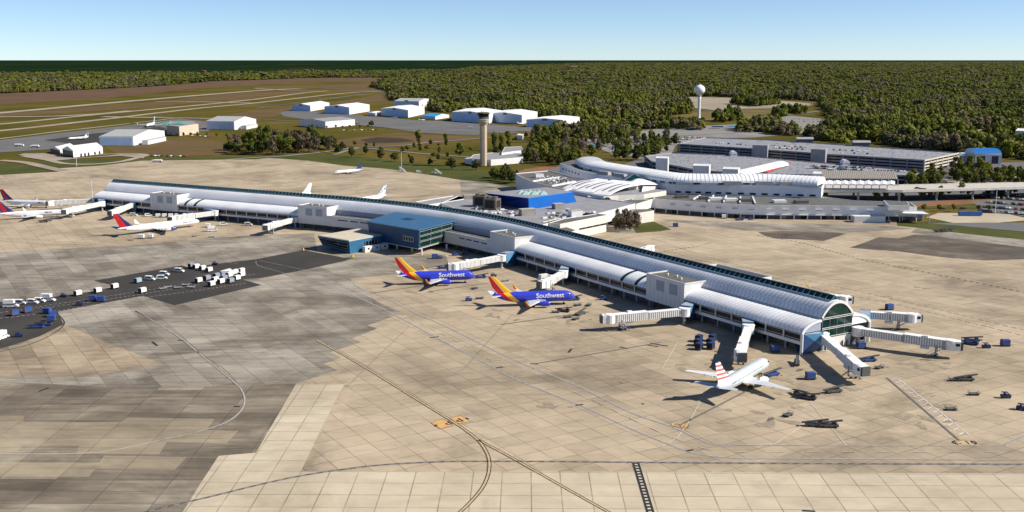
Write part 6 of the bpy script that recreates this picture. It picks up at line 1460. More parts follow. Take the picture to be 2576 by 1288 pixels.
for p, rz, lb, k in [((112, 515), .1, 'white truck at the far left of the asphalt road', 'truck'), ((205, 485), .0, 'white van second in the line at the left of the asphalt road', 'van'), ((330, 480), -.1, 'white van in the middle of the line at the left', 'van'), ((402, 465), -.1, 'white van fourth in the line at the left, touching the box truck', 'van'), ((487, 455), -.1, 'tall white box truck at the right end of the left line', 'truck'), ((1510, 243), -.2, 'white van with dark stripe on the upper asphalt edge', 'van'), ((1655, 195), -.2, 'white van nearer the top of the upper asphalt edge', 'van'), ((1805, 162), -.2, 'white van alone above the asphalt centre line', 'van'), ((1630, 235), .1, 'white car below the white van pair on the asphalt', 'van')]:
    put(k, truck if k == 'truck' else vanw, q3(*p), rz, lb)
for p, rz, lb in [((935, 452), .1, 'left dark blue cart of the pair on the lower asphalt edge'), ((1018, 458), .1, 'right dark blue cart of the pair on the lower asphalt edge'), ((480, 580), -.2, 'bright blue cart at the asphalt corner on the left'), ((520, 655), .2, 'blue cart lowest of the blue cluster at the left'), ((530, 612), .5, 'blue cart in the middle of the blue cluster at the left')]: put('b', bluec, q3(*p), rz, lb, 'blue baggage carts')
for p, lb in [((148, 600), 'left cart with an orange side at the left edge'), ((275, 570), 'right cart with an orange side at the left edge')]: put('o', lambda: cart_proto('baggage_cart', '', M_cb, M_cor, 'orange-sided carts'), q3(*p), rdang, lb, 'orange-sided carts')
for p, rz, lb in [((370, 725), .1, 'blue belt loader left of the blue cluster'), ((450, 700), .1, 'blue belt loader inside the blue cluster')]: put('lb', ldrb, q3(*p), rz, lb, 'blue belt loaders')
put('tn', tugn, q3(800, 498), .2, 'small dark tug on the lower asphalt edge', 'dark tugs'); put('tn', tugn, q3(190, 815), .2, 'dark purple tug near the asphalt curve at the left', 'dark tugs'); put('tn', tugn, q3(2165, 92), -.2, 'dark tug behind the white cart train', 'dark tugs'); put('tn', tugn, q3(640, 415), 0, 'dark tug left of the spaced white carts', 'dark tugs')
put('truck', truck, q3(25, 835), 1.4, 'blue-white truck cut by the left edge')
for p, rz, lb in [((1640, 335), .6, 'largest pale dolly rack on the asphalt'), ((1690, 320), .6, 'pale dolly right of the largest dolly rack'), ((1790, 325), .2, 'pale dolly in the middle of the dolly row'), ((1870, 297), .1, 'upper right pale dolly on the asphalt'), ((1925, 322), -.2, 'pale dolly nearest the packed cart block')]: put('d', dol, q3(*p), rz, lb, 'baggage dollies')
# around the aircraft stands
def q4(x, y): return (644 + x / 4, 429.3 + y / 4)
def q5(x, y): return (1288 + x / 4, 644 + y / 4)
def q6(x, y): return (1932 + x / 4, 644 + y / 4)
def q7(x, y): return (1932 + x / 4, 966 + y / 4)
GS = [('b', bluec, q4(1800, 885), .2, 'dark blue cart behind the first blue airliner'), ('tb', tugb, q4(1850, 885), .2, 'blue tug beside the dark cart behind the first blue airliner'), ('tb', tugb, q4(2000, 855), .3, 'left blue tug in the shade under the concourse'), ('tb', tugb, q4(2100, 845), .1, 'right blue tug in the shade under the concourse'),
      ('lb', ldrb, q4(1880, 985), .1, 'blue belt loader beside the first blue airliner'), ('lb', ldrb, q4(2260, 1080), .2, 'blue belt loader before the nose of the first blue airliner'), ('tb', tugb, q4(2390, 1068), .1, 'blue tug right of the first blue airliner nose'), ('d', dol, q4(2510, 1112), .4, 'dolly between the two blue airliners'), ('dd', dold, q4(2200, 1190), 1.0, 'dark dolly between the blue airliners, lower'), ('tb', tugb, q4(2140, 1310), .2, 'blue tug left of the second blue airliner tail'), ('dd', dold, q4(2250, 1290), .2, 'dark dolly beside the second blue airliner tail'),
      ('tb', tugb, q5(915, 440), .1, 'blue tug in the shade under the concourse right of the second blue airliner'), ('lb', ldrb, q5(620, 445), .25, 'blue belt loader at the nose of the second blue airliner'), ('dd', dold, q5(660, 500), .6, 'dark dolly uppermost right of the second blue airliner'), ('dd', dold, q5(770, 500), 1.2, 'dark dolly farthest right of the second blue airliner'), ('dd', dold, q5(560, 620), .4, 'dark dolly lowest right of the second blue airliner'), ('dd', dold, q5(640, 640), .9, 'dark dolly among the equipment below the second blue airliner'), ('l', ldr, q5(690, 590), .9, 'dark belt loader among the equipment right of the second blue airliner'), ('dd', dold, q5(440, 570), .2, 'dark dolly under the engine of the second blue airliner'), ('l', ldr, q5(520, 560), -.4, 'dark belt loader close to the second blue airliner'), ('truck', truck, q5(330, 250), .6, 'truck beside the short jet bridge'), ('tb', tugb, q5(1120, 740), 0, 'tug under the cab of the empty ribbed jet bridge')]
for k, mk, px, rz, lb in GS: put(k, mk, px, rz, lb)
for p, lb in [((1880, 860), 'upper left blue cart of the six by the pale jet bridge'), ((1870, 900), 'middle left blue cart of the six by the pale jet bridge'), ((1880, 940), 'lower left blue cart of the six by the pale jet bridge'), ((2015, 855), 'upper right blue cart of the six by the pale jet bridge'), ((1995, 895), 'middle right blue cart of the six by the pale jet bridge'), ((2000, 935), 'lower right blue cart of the six by the pale jet bridge')]: put('n', lambda: cart_proto('blue_cart', '', M_cn, M_dk, 'navy carts'), q5(*p), rdang, lb, 'navy carts by the pale jet bridge')
GS = [('b', bluec, q6(1220, 540), .3, 'blue cart behind the rear ribbed jet bridge'), ('lb', ldrb, q6(2040, 890), -.5, 'blue belt loader right of the longest jet bridge'), ('lb', ldrb, q6(2050, 860), -.4, 'second blue belt loader right of the longest jet bridge, behind'), ('tn', tugn, q6(2195, 925), 0, 'dark tug between the loader and the blue cart at right'), ('b', bluec, q6(2385, 905), 0, 'blue cart alone at the far right of the stands'), ('b', bluec, q6(935, 930), .1, 'blue cart under the rotunda of the longest jet bridge'), ('lb', ldrb, q6(1010, 1060), .1, 'blue belt loader behind the cab of the slanting jet bridge'), ('b', bluec, q6(65, 965), .2, 'dark blue cart beside the end of the concourse'), ('lb', ldrb, q6(40, 1205), .5, 'blue belt loader at the nose of the silver airliner'), ('b', bluec, q6(425, 1240), .1, 'blue cart in the shadow right of the silver airliner'), ('dd', dold, q6(1120, 1130), .6, 'dark dolly right of the slanting jet bridge'), ('l', ldr, q6(290, 1090), 1.3, 'dark equipment loader below the concourse column'), ('l', ldr, q6(1985, 1255), 0, 'long black loader alone at the right of the stands'), ('dd', dold, q6(1870, 1255), 0, 'black dolly left of the long black loader')]
GS += [('l', ldr, q7(400, 150), -.5, 'black loader upper of the two below the silver airliner right wing'), ('l', ldr, q7(330, 120), -1.2, 'black loader crossing behind another below the right wing'), ('l', ldr, q7(660, 85), .3, 'black loader left of the slanting white line'), ('l', ldr, q7(470, 425), -.1, 'left black loader of the pair nearest the camera'), ('l', ldr, q7(610, 435), -.1, 'right black loader of the pair nearest the camera'), ('tn', tugn, q7(2390, 140), 0, 'black tug at the right edge of the apron'), ('tn', tugn, q7(2550, 260), -.6, 'black tug cut by the right edge'), ('dd', dold, q7(1840, 262), 0, 'dark dolly right of the hatched marking'), ('dd', dold, q7(200, 320), .8, 'dark dolly on the stained square below the silver airliner'), ('dd', dold, q7(2070, 110), 0, 'dark dolly upper right of the hatched marking')]
for k, mk, px, rz, lb in GS: put(k, mk, px, rz, lb)
def q1(x, y): return (x / 4, 429.3 + y / 4)
GS = [('d', dol, q1(1320, 700), 0, 'dolly below the white airliner with red and navy tail, left'), ('w', white, q1(1425, 685), 0, 'white cart under the wing of the airliner with red and navy tail'), ('w', white, q1(1515, 680), 0, 'white cart right of another under the wing of the airliner with red and navy tail'), ('van', vanw, q1(1345, 455), 0, 'white van under the short left jet bridge'), ('van', vanw, q1(1495, 460), .4, 'white van between the two left jet bridges'), ('d', dol, q1(1960, 660), 1.2, 'dolly right of the airliner with red and navy tail, lower'), ('w', white, q1(2090, 570), .1, 'white cart right of the airliner nose beneath the jet bridge'), ('truck', truck, q1(2140, 610), .3, 'white truck right of the airliner with red and navy tail'), ('van', vanw, q1(2250, 550), .3, 'white van beside the rotunda of the third left jet bridge'), ('d', dol, q1(2130, 670), 0, 'dolly lowest right of the airliner with red and navy tail'), ('van', vanw, q1(710, 460), 0, 'white van right of the far left airliner nose'), ('van', vanw, q1(2500, 552), 0, 'white van under the concourse band right of the third left jet bridge'), ('l', ldr, q1(440, 520), .2, 'dark belt loader below the far left airliner'), ('l', ldr, q1(480, 510), .9, 'second dark belt loader below the far left airliner')]
for i in range(7): GS.append(('d' if i % 2 else 'w', dol if i % 2 else white, q1(1590 + i * 32, 470 - (i % 2) * 14), .2, 'one of the carts and dollies lined up behind the airliner with red and navy tail'))
for k, mk, px, rz, lb in GS: put(k, mk, px, rz, lb, 'carts and dollies behind the airliner' if 'lined up' in lb else None)
def q8(x, y): return (1288 + x / 4, 375.7 + y / 4)
for k, mk, px, rz, lb in [('b', bluec, q8(1645, 780), 0, 'dark blue cart by the grass patch right of the white wing'), ('w', white, q8(2130, 695), 0, 'white container before the baggage hall docks'), ('lb', ldrb, q8(2290, 715), .2, 'blue loader before the baggage hall docks, left'), ('tb', tugb, q8(2400, 710), .1, 'blue tug before the baggage hall docks, right'), ('tn', tugn, q8(2555, 700), .1, 'dark tug before the baggage hall docks, farthest right'), ('l', ldr, (2362, 584), 0, 'dark loader on the apron edge left of the lawn strip at right'), ('l', ldr, (2385, 583), .1, 'dark loader right of another on the apron edge at right')]: put(k, mk, px, rz, lb)
# fuel trucks
def tanker(label, px, rz):
    x, y = P(*px); r = root('fuel_truck', (x, y, 0), label, 'truck', 'fuel trucks', rz)
    mb = MB(); mb.tube((-5, 0, 2.1), (3, 0, 2.1), 1.25, n=14); mb.build('tank', [M_trim], r, True, world=False)
    mb = MB(); mb.box((4.9, 0, 1.7), (2.2, 2.3, 2.2), taper=.88); mb.build('cab', [M_cw], r, world=False)
    mb = MB(); mb.box((0, 0, .8), (11.5, 2.2, .3)); mb.build('chassis', [M_dmetal], r, world=False)
    for xx in (-4.2, -3, 4.6): mb = MB(); mb.tube((xx, -1.15, .5), (xx, 1.15, .5), .5, n=12); mb.build('axle_wheels', [M_black], r, world=False)
for lb, px, rz in [('fuel truck on the grass edge above the far apron', (396, 408.5), 3.1), ('left fuel truck on the grey apron at the left edge', (48, 368), 0), ('right fuel truck on the grey apron at the left edge', (88, 371), 3.1)]: tanker(lb, px, rz)
put('van', vanw, (1090, 437), 1.2, 'white service van on the far apron edge below the tower'); put('van', vanw, (1054, 434), .2, 'white stair truck by the grass at the far apron edge')
for i, (px, lb) in enumerate([((1013, 432), 'left mobile boarding stair at the far apron edge'), ((1103, 438), 'right mobile boarding stair at the far apron edge')]):
    x, y = P(*px); r = root('boarding_stair', (x, y, 0), lb, 'boarding stair', 'mobile boarding stairs', 2.4); mb = MB(); mb.bar((-4, 0, .6), (4, 0, 4.4), 2, .3); mb.box((4.6, 0, 4.4), (1.6, 2, .2)); mb.build('flight', [M_metal], r, world=False)
    mb = MB(); mb.box((1, 0, .8), (6, 2, .5)); mb.bar((4.4, 0, .8), (4.4, 0, 4.3), .4, 1.6)
    for s_ in (-1, 1): mb.bar((-4, s_, 1.5), (4, s_, 5.4), .07, .07); mb.bar((4, s_, 5.4), (5.3, s_, 5.4), .07, .07)
    mb.build('frame', [M_trim], r, world=False)
# light masts
for i, (px, h_, lb) in enumerate([((233.5, 510), 19, 'tall slim mast at the left tip of the concourse'), ((1010, 419), 17, 'pale pole on the lawn above the far apron'), ((2216, 480), 5, 'twin-head lamp on the elevated road'), ((2503, 540), 18, 'tall lamp mast by the sandy yard at the right'), ((193, 418), 12, 'slim mast beside the fire station loop road'), ((2052, 1018 - 300), 0, '')]):
    if not h_: continue
    x, y = P(*px); r = root('light_mast', (x, y, 8.3 if i == 2 else 0), lb, 'mast', 'light masts'); z0 = 8.3 if i == 2 else 0
    mb = MB(); mb.tube((x, y, z0), (x, y, z0 + h_), .28, .14, 8); mb.build('pole', [M_trim], r)
    mb = MB(); mb.box((x, y, z0 + h_), (2.6, .5, .35)); mb.build('lamp_head', [M_metal], r)
# ---------------------------------------------------------------- parked cars
def car_mesh(name, col):
    mb = MB(); L, w_ = 4.5, .9; body = [(2.25, .35), (2.25, .78), (1.2, .92), (.55, 1.42), (-1.1, 1.45), (-1.75, .98), (-2.25, .9), (-2.25, .35)]
    mb.loft([[(x, s_ * w_ * (1 if z < 1 else .84), z) for x, z in body] for s_ in (-1, 1)], 0)
    for s_ in (-1, 1): mb.add([(1.0, s_ * .885, .98), (.52, s_ * .80, 1.36), (-1.05, s_ * .80, 1.38), (-1.55, s_ * .885, 1.0)], [(0, 1, 2, 3)], 1)
    mb.add([(1.22, -.75, .95), (1.22, .75, .95), (.6, .68, 1.42), (.6, -.68, 1.42)], [(0, 1, 2, 3)], 1)
    for x in (-1.4, 1.4): mb.tube((x, -.92, .33), (x, .92, .33), .33, n=10, mi=2)
    return mb.mesh(name, [mat('car_' + name, col, .3, var=0), M_window, M_black])
CARC = [('white', (.75, .75, .74)), ('silver', (.42, .43, .45)), ('black', (.02, .02, .022)), ('grey', (.12, .125, .13)), ('red', (.40, .02, .02)), ('blue', (.03, .07, .25)), ('dark green', (.02, .06, .04))]
CM = {n: car_mesh(n.replace(' ', '_'), c) for n, c in CARC}
random.seed(5); NCAR = [0]
def car(px, rz, where, z=0.0, col=None, world=None):
    c = col or random.choices([n for n, _ in CARC], (24, 20, 22, 14, 6, 9, 2))[0]; NCAR[0] += 1
    o = bpy.data.objects.new('parked_car', CM[c]); COL.objects.link(o); x, y = world or P(*px, z)
    o.location = (x, y, z); o.rotation_euler = (0, 0, rz); return tag(o, f'{c} car {where}', 'car', 'cars ' + where)
def lot(p0, p1, n, rz, where, z=0.0, fill=.9, gap=None):
    a, b = P(*p0, z), P(*p1, z)
    for i in range(n):
        if random.random() > fill: continue
        q = lerp(a, b, (i + .5) / n); car(None, rz + random.choice((0, math.pi)) + random.uniform(-.04, .04), where, z, world=(q[0], q[1]))
for y0 in (486, 496, 508, 520, 531): lot((2462 + (531 - y0) * .2, y0), (2600, y0 + 10), 17, 1.35, 'parked in the open lot at the right edge', fill=.85)
for y0 in (424, 434, 444): lot((2470, y0), (2600, y0 + 6), 13, 1.3, 'parked in the upper right lot behind the trees', fill=.75)
for y0, x0, x1 in ((352, 1590, 1690), (357, 1600, 1700), (363, 1600, 1680), (344, 1700, 1790), (349, 1700, 1775), (356, 1705, 1720)): lot((x0, y0), (x1, y0 + 5), 14, 1.2, 'parked in the lot between the trees and the tall garage', fill=.8)
for y0 in (298, 304, 310): lot((1960, y0), (2075, y0 + 3), 10, 1.2, 'parked in the distant lot right of the water tower', fill=.7)
for y0, x0, x1, n in ((360, 1800, 1890, 12), (366, 1940, 2030, 14), (372, 1945, 2035, 14), (377, 2090, 2200, 7), (385, 2100, 2300, 6)): lot((x0, y0), (x1, y0 + 6), n, 1.1, 'parked on the roof of the tall garage', 12.02, .75)
for y0, x0, x1, n in ((418, 2040, 2100, 12), (423, 2030, 2090, 10), (421, 2110, 2200, 16), (426, 2105, 2170, 10), (430, 2180, 2280, 12)): lot((x0, y0), (x1, y0 + 3), n, 1.1, 'parked on the lower garage deck', 7.02, .8)
lot((372, 392.5), (480, 394), 14, 1.3, 'parked on the verge right of the fire station', fill=.8)
lot((480, 341), (560, 347), 12, 1.2, 'parked by the hangars at the left', fill=.5); lot((850, 328), (960, 327), 12, 1.2, 'parked by the pale hangar with palms', fill=.7)
car((2308, 475), 0, 'driving on the elevated road, left one', 8.32, 'black'); car((2418, 471), 0, 'driving on the elevated road, right one', 8.32, 'black'); car((1712, 351), 0, 'isolated by the garage corner', 0, 'red')
car((2370, 527), 0.1, 'on the lower road left of the right-hand lot', 0, 'black'); car((2422, 526), .1, 'on the lower road near the right-hand lot', 0, 'black')
mb = MB(); x, y = P(2440, 542); mb.box((x, y, 1.6), (16, 3, 2.6)); mb.box((x, y, .25), (15, 2.6, .4)); tag(mb.build('skip_container', [mat('container_blue', (.02, .10, .35), .6, var=.2)]), 'long blue container at the edge of the sandy yard', 'container')
# speckles on the garage decks: rows of low canopy tops, uncountable
mb = MB()
for k in range(2600):
    px = (random.uniform(1640, 2260), random.uniform(388, 442)) if k < 1400 else (random.uniform(1720, 2400), random.uniform(348, 402)); z = 7.0 if k < 1400 else 12.0; poly = G2p if k < 1400 else G1p
    q = P(*px, z)
    if inside(q, poly): mb.box((q[0], q[1], z + .15), (random.uniform(.8, 2.6), .8, .28), random.uniform(-.3, .3), random.choice((0, 1, 1)))
tag(mb.build('deck_clutter', [mat('speckle_light', (.55, .56, .58), .7), mat('speckle_mid', (.32, .33, .35), .7)]), 'pale speckle of small barriers and stops covering both garage decks', 'barriers', None, 'stuff')
# ---------------------------------------------------------------- vegetation
def leaf_mat(name, cols, scale=.0035, transl=.0):
    m, nt, b = nodes_of(name); g = NB(nt)
    oi = g.n('ShaderNodeObjectInfo'); n1 = g.noise(oi.outputs['Location'], scale, 4, .6); n3 = g.noise(oi.outputs['Location'], scale * 1.7, 5, .65); n2 = g.noise(g.pos(), .22, 3, .6)
    t = g.math('ADD', g.math('MULTIPLY', g.rng(n1, .38, .62), .72), g.math('MULTIPLY', oi.outputs['Random'], .28)); t = g.math('ADD', t, g.math('MULTIPLY', g.math('SUBTRACT', n2, .5), .4), clamp=True)
    col = g.ramp(t, [(i / (len(cols) - 1), c) for i, c in enumerate(cols)])
    if name == 'foliage_wood':
        k = g.rng(g.math('ADD', n3, g.math('MULTIPLY', g.math('SUBTRACT', oi.outputs['Random'], .5), .09)), .51, .565)
        col = g.mix(g.math('MULTIPLY', k, .9), col, g.ramp(oi.outputs['Random'], [(0, (.13, .105, .078)), (.35, (.20, .165, .115)), (.7, (.15, .145, .06)), (1, (.22, .16, .11))]))
    g.link(col, b.inputs['Base Color'])
    b.inputs['Roughness'].default_value = .75; b.inputs['Specular IOR Level'].default_value = .15
    tr = g.n('ShaderNodeBsdfTranslucent'); ms = g.n('ShaderNodeMixShader'); ms.inputs[0].default_value = .3
    csock = b.inputs['Base Color'].links[0].from_socket; g.link(csock, tr.inputs[0]); g.link(b.outputs[0], ms.inputs[1]); g.link(tr.outputs[0], ms.inputs[2]); g.link(ms.outputs[0], nt.nodes['Material Output'].inputs[0]); return m
G_ = [(.052, .068, .013), (.085, .105, .015), (.135, .150, .020), (.175, .175, .026), (.085, .10, .018)]
M_leaf = leaf_mat('foliage_green', G_)
M_leafd = leaf_mat('foliage_dark', [(.028, .038, .009), (.05, .062, .013), (.08, .088, .018), (.11, .10, .026)])
M_leafb = leaf_mat('foliage_bare_brown', [(.085, .062, .040), (.14, .108, .068), (.18, .14, .10), (.13, .10, .08), (.11, .105, .045)])
M_leafx = leaf_mat('foliage_wood', [(.040, .052, .013), (.078, .098, .018), (.138, .160, .024), (.205, .215, .034), (.14, .145, .028), (.06, .07, .018)], .0032)
M_bark = mat('bark', (.11, .08, .055), .9, var=.3, vscale=2)
def crown_mesh(name, m, w_, h, z0, n, size, seed, shape='round', clumps=9):
    """foliage: leaf-cluster faces scattered over several uneven clumps"""
    rnd = random.Random(seed); mb = MB(); cl_ = []
    for i in range(clumps):
        a = rnd.uniform(0, 2 * math.pi); rr = w_ / 2 * rnd.uniform(.15, .62); t = rnd.uniform(.12, .92)
        k = {'round': math.sin(math.pi * (t * .8 + .15)), 'cone': 1.15 - t, 'tall': .75, 'flat': 1.0}[shape]
        cl_.append((rr * k * math.cos(a), rr * k * math.sin(a), z0 + h * t, w_ * rnd.uniform(.20, .34) * max(.4, k), h * rnd.uniform(.14, .24)))
    cl_.append((0, 0, z0 + h * .5, w_ * .28, h * .36))
    for i in range(n):
        cx, cy, cz, r1, r2 = rnd.choice(cl_); v = Vector((rnd.gauss(0, 1), rnd.gauss(0, 1), rnd.gauss(0, 1))).normalized(); rad = rnd.uniform(.72, 1.08)
        c = Vector((cx + v.x * r1 * rad, cy + v.y * r1 * rad, max(z0 * .6, cz + v.z * r2 * rad)))
        nn = (v + Vector((rnd.uniform(-.6, .6), rnd.uniform(-.6, .6), rnd.uniform(-.3, .7)))).normalized(); t1 = nn.orthogonal().normalized(); t2 = nn.cross(t1); an = rnd.uniform(0, 3.14)
        e1 = (t1 * math.cos(an) + t2 * math.sin(an)) * size * rnd.uniform(.6, 1.25); e2 = (t2 * math.cos(an) - t1 * math.sin(an)) * size * rnd.uniform(.6, 1.25)
        mb.add([c - e1 - e2, c + e1 * .9 - e2, c + e1 + e2 * .8, c - e1 * .8 + e2], [(0, 1, 2, 3)])
    return mb.mesh(name, [m])
def trunk_mesh(name, h, r, spread, seed, limbs=5, m=None):
    rnd = random.Random(seed); mb = MB(); mb.tube((0, 0, 0), (0, 0, h * .6), r, r * .6, 7); mb.tube((0, 0, h * .6), (spread * .1, 0, h * 1.05), r * .6, r * .2, 6)
    for i in range(limbs):
        a = i * 2.4 + rnd.uniform(-.4, .4); zz = h * rnd.uniform(.35, .65); mb.tube((0, 0, zz), (spread * math.cos(a), spread * math.sin(a), zz + h * .38), r * .38, r * .1, 5)
    return mb.mesh(name, [m or M_bark])
KIND = {'oak': dict(m=M_leafd, w=11, h=8, z0=2.4, n=520, s=.62, sh='round', th=5), 'green': dict(m=M_leaf, w=10, h=10.5, z0=3, n=520, s=.65, sh='round', th=7), 'tall': dict(m=M_leaf, w=9, h=15, z0=4, n=560, s=.7, sh='tall', th=10), 'bare': dict(m=M_leafb, w=10, h=11, z0=3, n=420, s=.5, sh='round', th=7), 'pine': dict(m=M_leafx, w=8, h=16, z0=5, n=480, s=.65, sh='cone', th=12), 'palm': dict(m=M_leaf, w=5, h=3, z0=5, n=120, s=.5, sh='flat', th=5.5)}
VAR = {}
for k, d in KIND.items():
    VAR[k] = []
    for j in range(4): VAR[k].append((crown_mesh(f'{k}_crown', d['m'], d['w'], d['h'], d['z0'], d['n'], d['s'], 100 + j * 7 + len(k), d['sh']), trunk_mesh(f'{k}_trunk', d['th'], .32, d['w'] * .3, j)))
NT = [0]
random.seed(11)
CATN = {'oak': ('oak_tree', 'tree'), 'green': ('broadleaf_tree', 'tree'), 'tall': ('tall_tree', 'tree'), 'bare': ('bare_tree', 'tree'), 'pine': ('pine_tree', 'pine'), 'palm': ('palm_tree', 'palm')}
def tree(kind, xy, s, label, group=None, z=-.3):
    v = random.choice(VAR[kind]); nm, cat = CATN[kind]; NT[0] += 1
    r = bpy.data.objects.new(nm, None); COL.objects.link(r); r.location = (xy[0], xy[1], z); r.rotation_euler = (0, 0, random.uniform(0, 6.28)); r.scale = (s * random.uniform(.9, 1.1), s * random.uniform(.9, 1.1), s * random.uniform(.92, 1.1)); tag(r, label, cat, group)
    for n_, me in (('crown', v[0]), ('trunk', v[1])):
        o = bpy.data.objects.new(n_, me); COL.objects.link(o); o.parent = r
def qa(x, y): return P(644 + x / 4, 134.2 + y / 4)
for k, p, s, lb in [('tall', (1635, 945), 1.15, 'tallest lone tree on the field, left of the tower above the road'), ('tall', (1910, 955), .9, 'tall lone tree between the tallest one and the control tower'), ('oak', (820, 1010), .95, 'dark round tree leftmost in the row above the lawn'), ('oak', (868, 985), 1.0, 'dark tree behind the leftmost tree of the lawn row'), ('oak', (960, 1042), 1.1, 'tall dark round tree, third from left in the lawn row'), ('oak', (1100, 1015), .85, 'small flat dark tree fourth in the lawn row'), ('oak', (1250, 1072), 1.05, 'round dark tree in the middle of the lawn row'), ('oak', (1400, 1088), .95, 'round dark tree right of the middle of the lawn row'), ('oak', (1568, 1118), .85, 'dark tree sixth in the lawn row near the pale pole'), ('oak', (1750, 1125), .7, 'small tree of the lawn row left of the white sheds'), ('oak', (1968, 1165), 1.1, 'large round tree in front of the shed left of the tower'), ('oak', (2215, 1170), 1.0, 'round tree at the foot of the control tower'), ('oak', (1590, 955), .7, 'small round tree directly below the tallest lone tree'), ('oak', (1720, 970), .65, 'small round tree right of the tallest lone tree'), ('green', (2050, 1060), 1.3, 'broad tree left of the control tower shaft'), ('green', (1000, 930), .6, 'small tree on the road left of the dark scrub patch'), ('green', (1110, 945), .5, 'small tree beside the road below the dark scrub patch'), ('green', (1190, 945), .5, 'small tree right of another beside the road'), ('tall', (2400, 975), 1.2, 'tall tree just right of the control tower shaft'), ('tall', (2470, 985), 1.15, 'second tall tree right of the control tower'), ('tall', (2545, 965), 1.1, 'third tall tree right of the control tower'), ('oak', (1165, 735), 1.0, 'round tree right of the pale hangar with palms')]:
    tree(k, qa(*p), s, lb)
def grove(poly, n, kinds, wts, smin, smax, where, mind=6.5, z=-.3):
    pl = PP(poly); xs = [p[0] for p in pl]; ys = [p[1] for p in pl]; pts = []; tries = 0
    while len(pts) < n and tries < n * 60:
        tries += 1; q = (random.uniform(min(xs), max(xs)), random.uniform(min(ys), max(ys)))
        if inside(q, pl) and all((q[0] - a) ** 2 + (q[1] - b) ** 2 > mind ** 2 for a, b in pts): pts.append(q)
    nmk = {'oak': 'dark round tree', 'green': 'green leafy tree', 'tall': 'tall green tree', 'bare': 'brown bare-branched tree', 'pine': 'slender pine', 'palm': 'small palm'}
    for q in pts:
        k = random.choices(kinds, wts)[0]; tree(k, q, random.uniform(smin, smax), f'{nmk[k]} {where}', f'trees {where}', z)
grove([(566, 387), (640, 390), (720, 389), (845, 384), (835, 366), (700, 364), (590, 367)], 62, ('bare', 'oak', 'green', 'tall'), (5, 3, 3, 1), 1.1, 1.7, 'in the dense dark grove left of centre', 8)
grove([(1310, 410), (1400, 418), (1470, 417), (1490, 400), (1440, 385), (1350, 388)], 32, ('oak', 'green', 'bare'), (5, 3, 1), 1.0, 1.5, 'in the clump behind the crescent building', 8)
grove([(1225, 452), (1290, 470), (1310, 452), (1290, 437), (1240, 440)], 10, ('oak', 'green'), (3, 1), .8, 1.15, 'between the control tower and the crescent building', 8)
grove([(1540, 410), (1640, 402), (1660, 392), (1690, 384), (1600, 385), (1560, 395)], 16, ('oak', 'green', 'tall'), (4, 3, 1), 1.0, 1.4, 'in the clump left of the lower garage', 8)
grove([(1450, 385), (1560, 385), (1690, 372), (1690, 355), (1600, 350), (1500, 340), (1340, 350), (1350, 368)], 62, ('oak', 'green', 'tall', 'bare'), (4, 4, 2, 1), .9, 1.4, 'scattered among the car parks left of the tall garage', 9)
grove([(2262, 505), (2330, 503), (2380, 500), (2576, 492), (2560, 486), (2290, 490)], 16, ('oak', 'green'), (2, 3), .45, .8, 'in the strip under the elevated road', 6)
grove([(2285, 474), (2345, 476), (2385, 460), (2350, 448), (2310, 450), (2290, 458)], 17, ('green', 'oak'), (4, 3), .8, 1.1, 'in the clump below the tan garage end', 7)
grove([(2400, 470), (2560, 468), (2576, 452), (2460, 435), (2420, 420), (2385, 438), (2395, 452)], 42, ('oak', 'green', 'bare'), (4, 4, 1), .8, 1.15, 'in the wood right of the tan garage end', 8)
grove([(2560, 470), (2650, 470), (2650, 440), (2560, 425)], 8, ('oak', 'green'), (1, 1), 1.0, 1.3, 'at the right edge behind the road', 8)
grove([(1535, 584), (1602, 584), (1608, 562), (1555, 560)], 18, ('bare',), (1,), .55, .8, 'in the bare tangle between the white wing and the small white building', 4)
grove([(1240, 400), (1330, 410), (1420, 405), (1440, 370), (1330, 345), (1260, 350)], 26, ('oak', 'green', 'bare'), (3, 3, 1), .55, 1.0, 'scattered on the grass right of the control tower', 9)
grove([(1000, 405), (1150, 408), (1190, 380), (1100, 362), (960, 372), (900, 388)], 16, ('oak', 'green'), (3, 1), .4, .7, 'dotted over the field left of the control tower', 12)
grove([(1640, 402), (1700, 372), (1706, 350), (1660, 352), (1600, 385)], 16, ('oak', 'green'), (3, 2), .7, 1.1, 'along the street beside the garages', 8)
for x, y, s, lb in [(2074, 503, .6, 'slim green tree in front of the elevated road by the terminal corner'), (2118, 447, .7, 'left shrub-like tree before the slatted canopy'), (2090, 450, .8, 'green tree at the left end of the slatted canopy'), (2204, 504, .6, 'left small tree before the elevated road'), (2226, 503, .6, 'right small tree before the elevated road')]: tree('green', P(x, y), s, lb)
for x in (2324, 2363, 2399, 2461, 2487): tree('green', P(x, 530), .42, 'small round street tree beside the lower road at right', 'small street trees')
for x in (780, 800, 822, 845, 862, 880, 905, 925): tree('palm', P(x, 326 + (x % 5)), .9, 'small palm in front of the pale hangar left of centre', 'palms by the pale hangar')
for x in (430, 446, 462, 480, 497, 520, 545, 570): tree('green', P(x, 342 + (x % 4)), .45, 'small tree by the pinkish terminal', 'small trees by the pinkish terminal')
